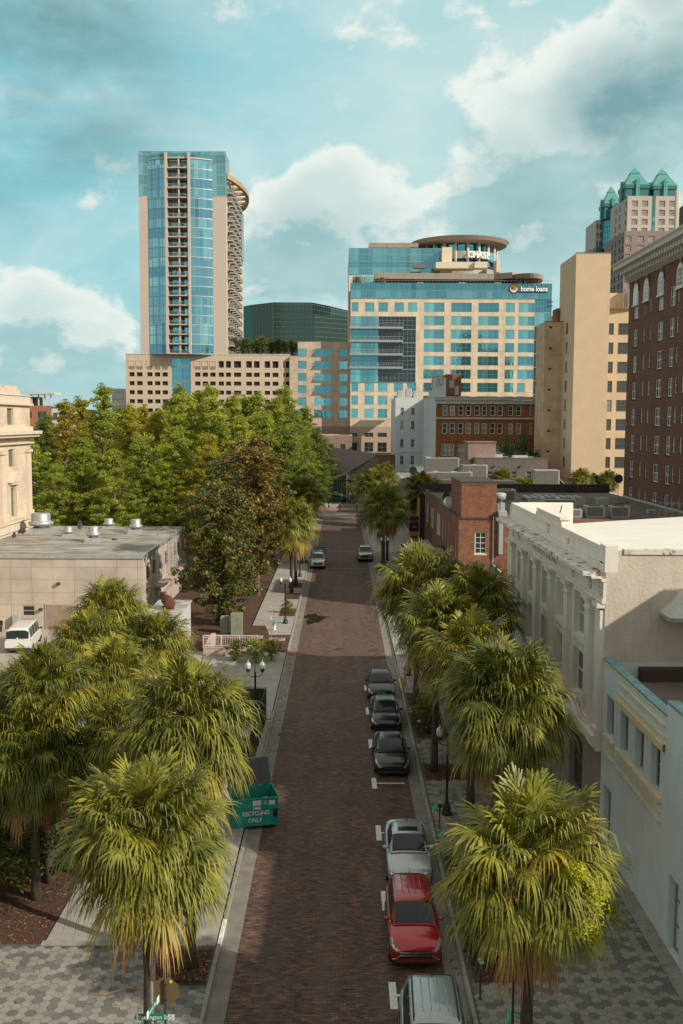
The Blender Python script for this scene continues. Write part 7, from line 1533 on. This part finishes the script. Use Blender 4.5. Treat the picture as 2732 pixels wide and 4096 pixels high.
# upper rear block
UX = lambda z: hxd(z, 308)-x0; UZ = lambda z: hzd(z, 308)
rw_ = UX(742)
for k in range(4): window(o, (UX(147), 18, 0), (1, 0, 0), 0, UZ(325)+k*((UZ(150)-UZ(325))/4), rw_-UX(147), (UZ(150)-UZ(325))/4-.03, WS('upr', 18, 2, .09, silver, glassc), 0, 'upper_glass'); window(o, (UX(147), 60, 0), (0, -1, 0), 0, UZ(325)+k*((UZ(150)-UZ(325))/4), 42, (UZ(150)-UZ(325))/4-.03, WS('upl', 24, 2, .09, silver, glassc), 0, 'upper_glass')
m = MB(); wall(m, (UX(147), 18.2, 0), (1, 0, 0), rw_-UX(147), 30, UZ(325)); wall(m, (UX(147), 60, 0), (0, -1, 0), 42, 0, UZ(325)); m.box(UX(742), UX(806), 14, 22, UZ(330), UZ(158)); m.box(UX(694), UX(940), 9, 14, UZ(312), UZ(272)); m.box(UX(935), UX(1016), 8, 12, UZ(312), UZ(272)); m.box(UX(160), UX(700), 19, 55, UZ(160), UZ(155)); m.build('upper_wall', [ccon], o)
for k in range(3): window(o, (UX(147), 18, 0), (1, 0, 0), UX(180+k*0)-UX(147)+k*3.4, UZ(378), 2.9, 1.9, cg, -.05, 'upper_window')
m = MB(); m.box(UX(1098), UX(1122), 16, 22, UZ(312), UZ(230)); m.build('stair_wall', ccon, o)
m = MB(); m.box(UX(550), UX(625), 10, 12, UZ(308), UZ(285)); m.build('roof_plant', P('roof_plant_brown', (.2, .13, .1), .8), o)
m = MB(); m.poly(((UX(278), 20, UZ(140)), (UX(545), 20, UZ(140)), (UX(545), 20, UZ(108)), (UX(278), 20, UZ(108)))); m.box(UX(278), UX(600), 20.01, 50, UZ(135), UZ(108)); m.build('upper_slab', stainc, o)
# drum with columns and the disc
dc = (hxd(863, 323)-x0, 33); rx, ry = 14.7, 15.0; hz_ = lambda z: hzd(z, 311)
def ell(r, n=48): return [(dc[0]+r*rx*math.cos(t), dc[1]+r*ry*math.sin(t)) for t in [k*2*math.pi/n for k in range(n)]]
zt = hzd(112, 318)
m = MB(); m.prism(ell(1.0), zt-.7, zt+.4, None, ell(1.06)); m.prism(ell(.86), zt-1.1, zt-.7, None, ell(1.0)); m.build('roof_disc', P('disc_concrete', (.36, .29, .23), .85, var=.1, stain=.35), o)
m = MB(); m.prism(ell(.70), hz_(300), zt-1.1); m.build('drum_glass', glassc, o)
m = MB()
for z0, z1, r in ((hz_(320), hz_(268), .80), (hz_(215), hz_(166), .81)): m.prism(ell(r), z0, z1)
m.build('drum_band', P('drum_grey', (.30, .34, .34), .6, .2), o)
m = MB(); m.prism(ell(.815), hz_(222), hz_(216)); m.prism(ell(.83), hz_(270), hz_(264)); m.build('drum_rim', darkm, o)
for k in range(20):
    t = k*2*math.pi/20+.1; m = MB(); m.lathe([(.42, hz_(270)), (.42, zt-.9)], 10, (dc[0]+.80*rx*math.cos(t), dc[1]+.80*ry*math.sin(t)));
    m.build('drum_column', ivory, o, smooth=True)
    m = MB(); a = (dc[0]+.72*rx*math.cos(t), dc[1]+.72*ry*math.sin(t)); m.box(a[0]-.12, a[0]+.12, a[1]-.12, a[1]+.12, hz_(300), zt-1); m.build('drum_mullion', silver, o)
# CHASE letters wrap the drum; octagon beside them
tang = lambda t: math.atan2(ry*math.cos(t), -rx*math.sin(t))
signw = P('sign_white', (.85, .88, .86), .4, var=.02); 
for ch, zx in zip('CHASE', (933, 966, 998, 1027, 1052)):
    xx = hxd(zx, 311)-x0-dc[0]; t = -math.acos(max(-1, min(1, xx/(rx*.87)))); px, py = dc[0]+.87*rx*math.cos(t), dc[1]+.87*ry*math.sin(t); ang = math.atan2(ry*math.cos(t), -rx*math.sin(t))
    text('sign_letter', ch, 2.7, signw, o, (px, py, hz_(194)), (R(90), 0, ang), .12, .95, .05)
m = MB(); t = -math.acos((hxd(1077, 313)-x0-dc[0])/(rx*.87)); px, py = dc[0]+.87*rx*math.cos(t), dc[1]+.87*ry*math.sin(t); ang = math.atan2(ry*math.cos(t), -rx*math.sin(t)); n = 8
for k in range(8):
    a, b = R(22.5+45*k), R(22.5+45*(k+1)); 
    if k % 2 == 0: b += R(0)
    m.poly([(r*math.cos(q), 0, r*math.sin(q)) for r, q in ((.6, a), (1.25, a), (1.25, b-R(4)), (.6, b-R(4)))][::-1])
q = m.build('sign_emblem', P('emblem_cyan', (.0, .30, .50), .4, var=.02), o, (px, py, hz_(208)), ang)
# fbc home loans
m = MB(); n = 24; m.lathe([(1.28, 0), (1.28, .3)], n); bd = m.build('sign_disc_back', darkm, o, (X(1216), -.35, hz(416))); bd.rotation_euler.x = R(90)
orangem, _t, _b = newmat('sign_orange'); _s = _t.add('ShaderNodeSeparateXYZ'); _t.l.new(_t.add('ShaderNodeTexCoord').outputs['Object'], _s.inputs[0]); _t.l.new(_t.mix(_t.rng(_s.outputs[1], -1.1, .6), (.8, .78, .76), (.85, .33, .01)), _b.inputs['Base Color'])
m = MB(); m.lathe([(1.1, 0), (1.1, .06)], n); d2 = m.build('sign_disc', orangem, o, (X(1216), -.66, hz(416))); d2.rotation_euler.x = R(90)
text('sign_letters', 'fbc', 1.25, P('sign_black', (.02, .02, .02), .4), o, (X(1216), -.74, hz(418)), (R(90), 0, 0), .02, 1, .02)
text('sign_letters', 'home loans', 2.0, signw, o, (X(1348), -.85, hz(420)), (R(90), 0, 0), .12, .83, .055); text('sign_backing', 'home loans', 2.0, MATS['sign_black'], o, (X(1348), -.45, hz(421)), (R(90), 0, 0), .12, .83, .14)
m = MB(); m.box(X(1240), X(1442), -.4, -.2, hz(441), hz(437)); m.build('sign_rail', darkm, o)
for z in (1225, 1273, 1306, 1338, 1370, 1398, 1428): 
    m = MB(); m.box(X(z)-.06, X(z)+.06, -.15, -.02, hz(440), hz(378)); m.build('sign_post', darkm, o)
for z in (500, 528): m = MB(); m.box(X(1435), X(1475), -.3, -.1, hz(z)-.1, hz(z)+.1); m.build('corner_fin', darkm, o)
for k, (z, h) in enumerate(((200, 2.6), (362, 2.6))):
    a = PCG; q = thing('roof_palm', ['potted palm at the left end of the office roof terrace', 'potted palm beside the stained canopy of the office roof terrace'][k], 'palm tree', (hx(z), 291.4, hz(392)), 0, 'potted palms on the roof terrace'); palm_trunk(.9).build('trunk', bark, q); c = link('crown', a[0], q, (0, 0, 1.0)); c.scale = (.85,)*3
# ---- teal crowned skyscraper
gcr = P('grey_cream_stone', (.46, .42, .38), .8, var=.04, vs=.1); brn = P('mauve_brown_stone', (.25, .20, .185), .8, var=.05, vs=.1); tealr, _t, _b = newmat('teal_copper_roof')
_oc = _t.add('ShaderNodeTexCoord').outputs['Object']; _s = _t.add('ShaderNodeSeparateXYZ'); _t.l.new(_oc, _s.inputs[0]); _f = _t.math('FRACT', _t.math('MULTIPLY', _t.math('ADD', _s.outputs[0], _s.outputs[1]), .85)); _c = _t.mix(_t.math('GREATER_THAN', _f, .13), (.03, .15, .16), (.11, .34, .34))
_t.l.new(_c, _b.inputs['Base Color']); _b.inputs['Roughness'].default_value = .45; _b.inputs['Metallic'].default_value = .2; teald = P('teal_dark_band', (.03, .15, .15), .5)
o = thing('teal_crowned_skyscraper', 'grey skyscraper with three teal pyramid roofs behind the brick tower', 'building', (125.7, 450, -2.8)); pw = WS('sun', 2, 2, .16, brn, glassp, bars=.7); pw3 = WS('sun3', 3, 2, .16, brn, glassp, bars=.7); tlw = WS('sunt', 2, 3, .2, teald, glassc, bars=.7)
m = MB(); sp = 3.92
# cream shaft: front and left side
fo = []
for k in range(4):
    z = 116.4-sp*k
    fo += [(x, z, 2.75, 2.6, pw if k < 2 else pw3) for x in (1.8, 6.3, 13.9, 18.4)]
wallwin(m, o, (0, 0, 0), (1, 0, 0), 22.7, 95, 121, fo, pw, .9, .7)
so_ = [(28-1.2-y, 116.4-sp*k, 2.2, 2.6, tlw if k > 1 else pw) for k in range(4) for y in (2.5, 12, 18.5)]
wallwin(m, o, (0, 28, 0), (0, -1, 0), 28, 95, 121, so_, pw, .6, .4); m.poly(((0, 0, 120.8), (22.7, 0, 120.8), (22.7, 28, 120.8), (0, 28, 120.8))); wall(m, (22.7, 0, 0), (0, 1, 0), 28, 80, 121); m.box(22.7, 29, 3, 20, 80, 112); m.build('cream_shaft', gcr, o)
m = MB(); m.box(11.0, 12.3, -.12, .5, 95, 121.2); m.build('teal_spine', teald, o)
for k in range(3): window(o, (0, 0, 0), (1, 0, 0), 11.1, 110+sp*k-8, 1.1, 2.2, WS('spine', 1, 1, .1, teald, glasst), -.2)
# brown lower shaft
m = MB(); fo = [(x, 100.0-sp*k, 2.75, 2.6) for k in range(6) for x in (4.2, 8.8, 16, 20.4)]+[(-1.2, 100-sp*k, 2.6, 2.7, pw3) for k in range(10)]+[(3.9, 76-sp*k, 4.2, 2.7, pw3) for k in range(4)]
wallwin(m, o, (-2.6, -6, 0), (1, 0, 0), 27, 40, 104.8, [(q[0]+1.6,)+q[1:] for q in fo if q[0] > -2], pw, .8, .6)
so_ = [(34-y, 100.0-sp*k, 2.3, 2.6, tlw if k > 2 else pw) for k in range(12) for y in (4, 9, 15.5, 21)]
wallwin(m, o, (-2.6, 28, 0), (0, -1, 0), 34, 40, 104.8, so_, pw, .6, .4); m.poly(((-2.6, -6, 104.6), (24.4, -6, 104.6), (24.4, 0, 104.6), (-2.6, 0, 104.6))); m.poly(((-2.6, 0, 104.6), (0, 0, 104.6), (0, 28, 104.6), (-2.6, 28, 104.6))); m.build('brown_shaft', brn, o)
# left wing with curved glass
m = MB(); wl = [(.4+1.4*i, 114-sp*k, .9, 2.4, pw if k < 2 else tlw) for k in range(4) for i in range(2)]
wallwin(m, o, (-3.8, 40, 0), (1, 0, 0), 3.0, 80, 118.5, wl, pw, .5, .3); wall(m, (-3.8, 60, 0), (0, -1, 0), 20, 80, 118.5); m.poly(((-3.8, 40, 118.3), (-.8, 40, 118.3), (-.8, 60, 118.3), (-3.8, 60, 118.3))); m.box(-7, -3.81, 42, 60, 60, 105); m.build('left_wing', gcr, o)
m = MB(); m.box(-4.8, -2.61, 34, 39.9, 40, 105); m.build('teal_link', teald, o)
for i in range(3): window(o, (-4.6, 33.9, 0), (1, 0, 0), .1, 88+i*5, 1.8, 4.3, WS('lnk', 3, 2, .2, teald, glasst), 0)
m = MB(); n = 10
for k in range(n):
    t0, t1 = k/n, (k+1)/n; f = lambda t: (-1.2+5*t, 40-6*math.sin(t*math.pi/2)-2*t)
    (xa, ya), (xb, yb) = f(t0), f(t1)
    m.poly(((xa, ya, 92), (xb, yb, 92), (xb, yb, 124), (xa, ya, 124)), 1); m.box(xa-.1, xa+.1, ya-.15, ya, 92, 124)
    for j in range(13): m.poly(((xa, ya-.1, 92+j*2.5), (xb, yb-.1, 92+j*2.5), (xb, yb-.1, 92.2+j*2.5), (xa, ya-.1, 92.2+j*2.5)))
m.build('curved_glass', [teald, glasst], o)
def pyr(x, y, w_, d, z0, zb_, za, nm='pyramid_roof'):
    q = MB(); q.box(x+.4, x+w_-.4, y+.4, y+d-.4, z0, zb_-1.6); a = q.build(nm, teald, o); q = MB(); q.box(x, x+w_, y, y+d, zb_-1.6, zb_); q.build('eave_band', teald, a)
    q = MB(); c = (x+w_/2, y+d/2); q.prism([(x, y), (x+w_, y), (x+w_, y+d), (x, y+d)], zb_, zb_+(za-zb_)*.62, None, [(c[0]+(p-c[0])*.38, c[1]+(r-c[1])*.38) for p, r in ((x, y), (x+w_, y), (x+w_, y+d), (x, y+d))])
    z1 = zb_+(za-zb_)*.64; q.prism([(c[0]+(p-c[0])*.40, c[1]+(r-c[1])*.40) for p, r in ((x, y), (x+w_, y), (x+w_, y+d), (x, y+d))], z1, za, None, [(c[0]+(p-c[0])*.01, c[1]+(r-c[1])*.01) for p, r in ((x, y), (x+w_, y), (x+w_, y+d), (x, y+d))]); q.build('roof_slopes', tealr, a)
    q = MB(); q.box(c[0]-.8, c[0]+.8, y-.5, y+2, z0, zb_+1.2); q.prism([(c[0]-.9, y-.6), (c[0]+.9, y-.6), (c[0]+.9, y+3), (c[0]-.9, y+3)], zb_+1.2, zb_+2.8, None, [(c[0]-.05, y-.6), (c[0]+.05, y-.6), (c[0]+.05, y+3), (c[0]-.05, y+3)]); q.build('dormer', tealr, a)
    q = MB(); q.box(x-.5, x+1.5, c[1]-.8, c[1]+.8, z0, zb_+1.2); q.prism([(x-.5, c[1]-.9), (x+2.5, c[1]-.9), (x+2.5, c[1]+.9), (x-.5, c[1]+.9)], zb_+1.2, zb_+2.6, None, [(x-.5, c[1]-.05), (x+2.5, c[1]-.05), (x+2.5, c[1]+.05), (x-.5, c[1]+.05)]); q.build('dormer', tealr, a)
pyr(-.8, 1.5, 10.8, 12, 121, 126.3, 135.2); pyr(11.6, 1.5, 10.6, 12, 121, 126.0, 134.8); pyr(-1.6, 34, 8.6, 10, 118, 125.2, 134.3)
# ---- far left
o = thing('orange_brick_offices', 'orange brick and white offices with a flat roof canopy beyond the park', 'building', (-82.5, 260, 0)); ob = BR('far_orange_brick', (.40, .17, .085), (.33, .14, .07), (.3, .18, .12), .8, .3, .02, stain=.1); m = MB(); fw = WS('farw', 2, 2, .12, silver, glassd)
wallwin(m, o, (0, 0, 0), (1, 0, 0), 7.0, 0, 22.3, [(.6, 18.9, 1.3, 1.9), (3.2, 17.4, 2.6, 3.4), (6.2, 18.9, .35, 1.8), (.6, 14.6, 1.3, 1.9), (6.2, 15, .35, 1.6)], fw, .2, .1); plainwalls(m, 0, 7.0, 0, 12, 0, 22.3, 'RBL'); m.build('brick_wall', ob, o)
m = MB(); wallwin(m, o, (7.0, .4, 0), (1, 0, 0), 6, 0, 22.1, [(.2, 18.8, 1.2, 1.7), (1.8, 18.8, 1.2, 1.7), (3.6, 18.8, 1.2, 1.7), (.2, 15, 1.2, 1.3), (1.8, 15, 1.2, 1.3)], fw, .2, .1); wall(m, (-2, .4, 0), (1, 0, 0), 2, 0, 22.1); plainwalls(m, 7.0, 13, .4, 12, 0, 22.1, 'R'); m.poly(((0, 0, 22), (13, 0, 22), (13, 12, 22), (0, 12, 22))); m.build('white_wall', wpaint, o)
m = MB(); m.box(.9, 8, -.6, 6, 25.2, 25.7); m.build('canopy_roof', ivory, o); m = MB()
for x in (1.6, 3.4, 5, 6.6): m.box(x, x+.3, .5, .8, 22.2, 25.2)
m.build('canopy_posts', ivory, o); m = MB(); m.box(-.6, 3.0, 1.5, 6, 22.2, 24.6); m.build('roof_glass', glassd, o)
m = MB(); m.box(12.2, 15.5, 4, 12, 0, 21.4); m.build('brown_wing', P('far_brown', (.19, .09, .06), .9), o)
o = lowb('white_warehouse', 'blank white block left of the parking garage', -77, -68.5, 335, 380, 28.7, wpaint, whiteroof); 
m = MB()
for k in range(5): m.box(.1, 8.4, -.04, -.002, 28-k*2.4, 28.08-k*2.4)
m.build('panel_joints', gutterm, o)
lowb('grey_hall', 'low grey hall beyond the cypress trees', -73, -52, 300, 330, 20.0, gb, gravel, [(2+3*k, 17.5, 2, 1.2) for k in range(6)])
lowb('maroon_building', 'maroon painted building half hidden behind the cypress trees', -62, -44, 216, 236, 14.6, P('maroon_paint', (.24, .09, .075), .9), whiteroof); lowb('white_cafe', 'white flat roofed cafe glimpsed between the cypress trees', -54, -46, 150, 160, 8.6, wpaint, whiteroof, [(1, 4.6, 2, 2), (4, 4.6, 2, 2)])
for i, (x0_, x1_, y0_, z_) in enumerate(((-130, -96, 300, 17), (60, 95, 330, 22), (-110, -84, 420, 16))): lowb('distant_building', ['plain distant block far left beyond the park', 'plain distant block behind the tan tower', 'plain distant block on the left skyline'][i], x0_, x1_, y0_, y0_+30, z_, podm, gravel)
m = MB(); r_ = random.Random(5)
for _ in range(16000):
    x = r_.uniform(-420, 380); y = r_.uniform(480, 620); h = 11+5*math.sin(x*.07)+3*math.sin(x*.21)
    z = h*r_.random()**.6; s = r_.uniform(.8, 1.9); a = r_.uniform(0, 6.3); m.F([m.V((x+s*math.cos(a), y, z)), m.V((x, y+s*.5, z+s)), m.V((x-s*math.cos(a), y, z)), m.V((x, y-s*.5, z-s))])
tag(m.build('distant_woods', cyp[3]), 'far wood on the horizon behind the city blocks', 'woods', kind='stuff')
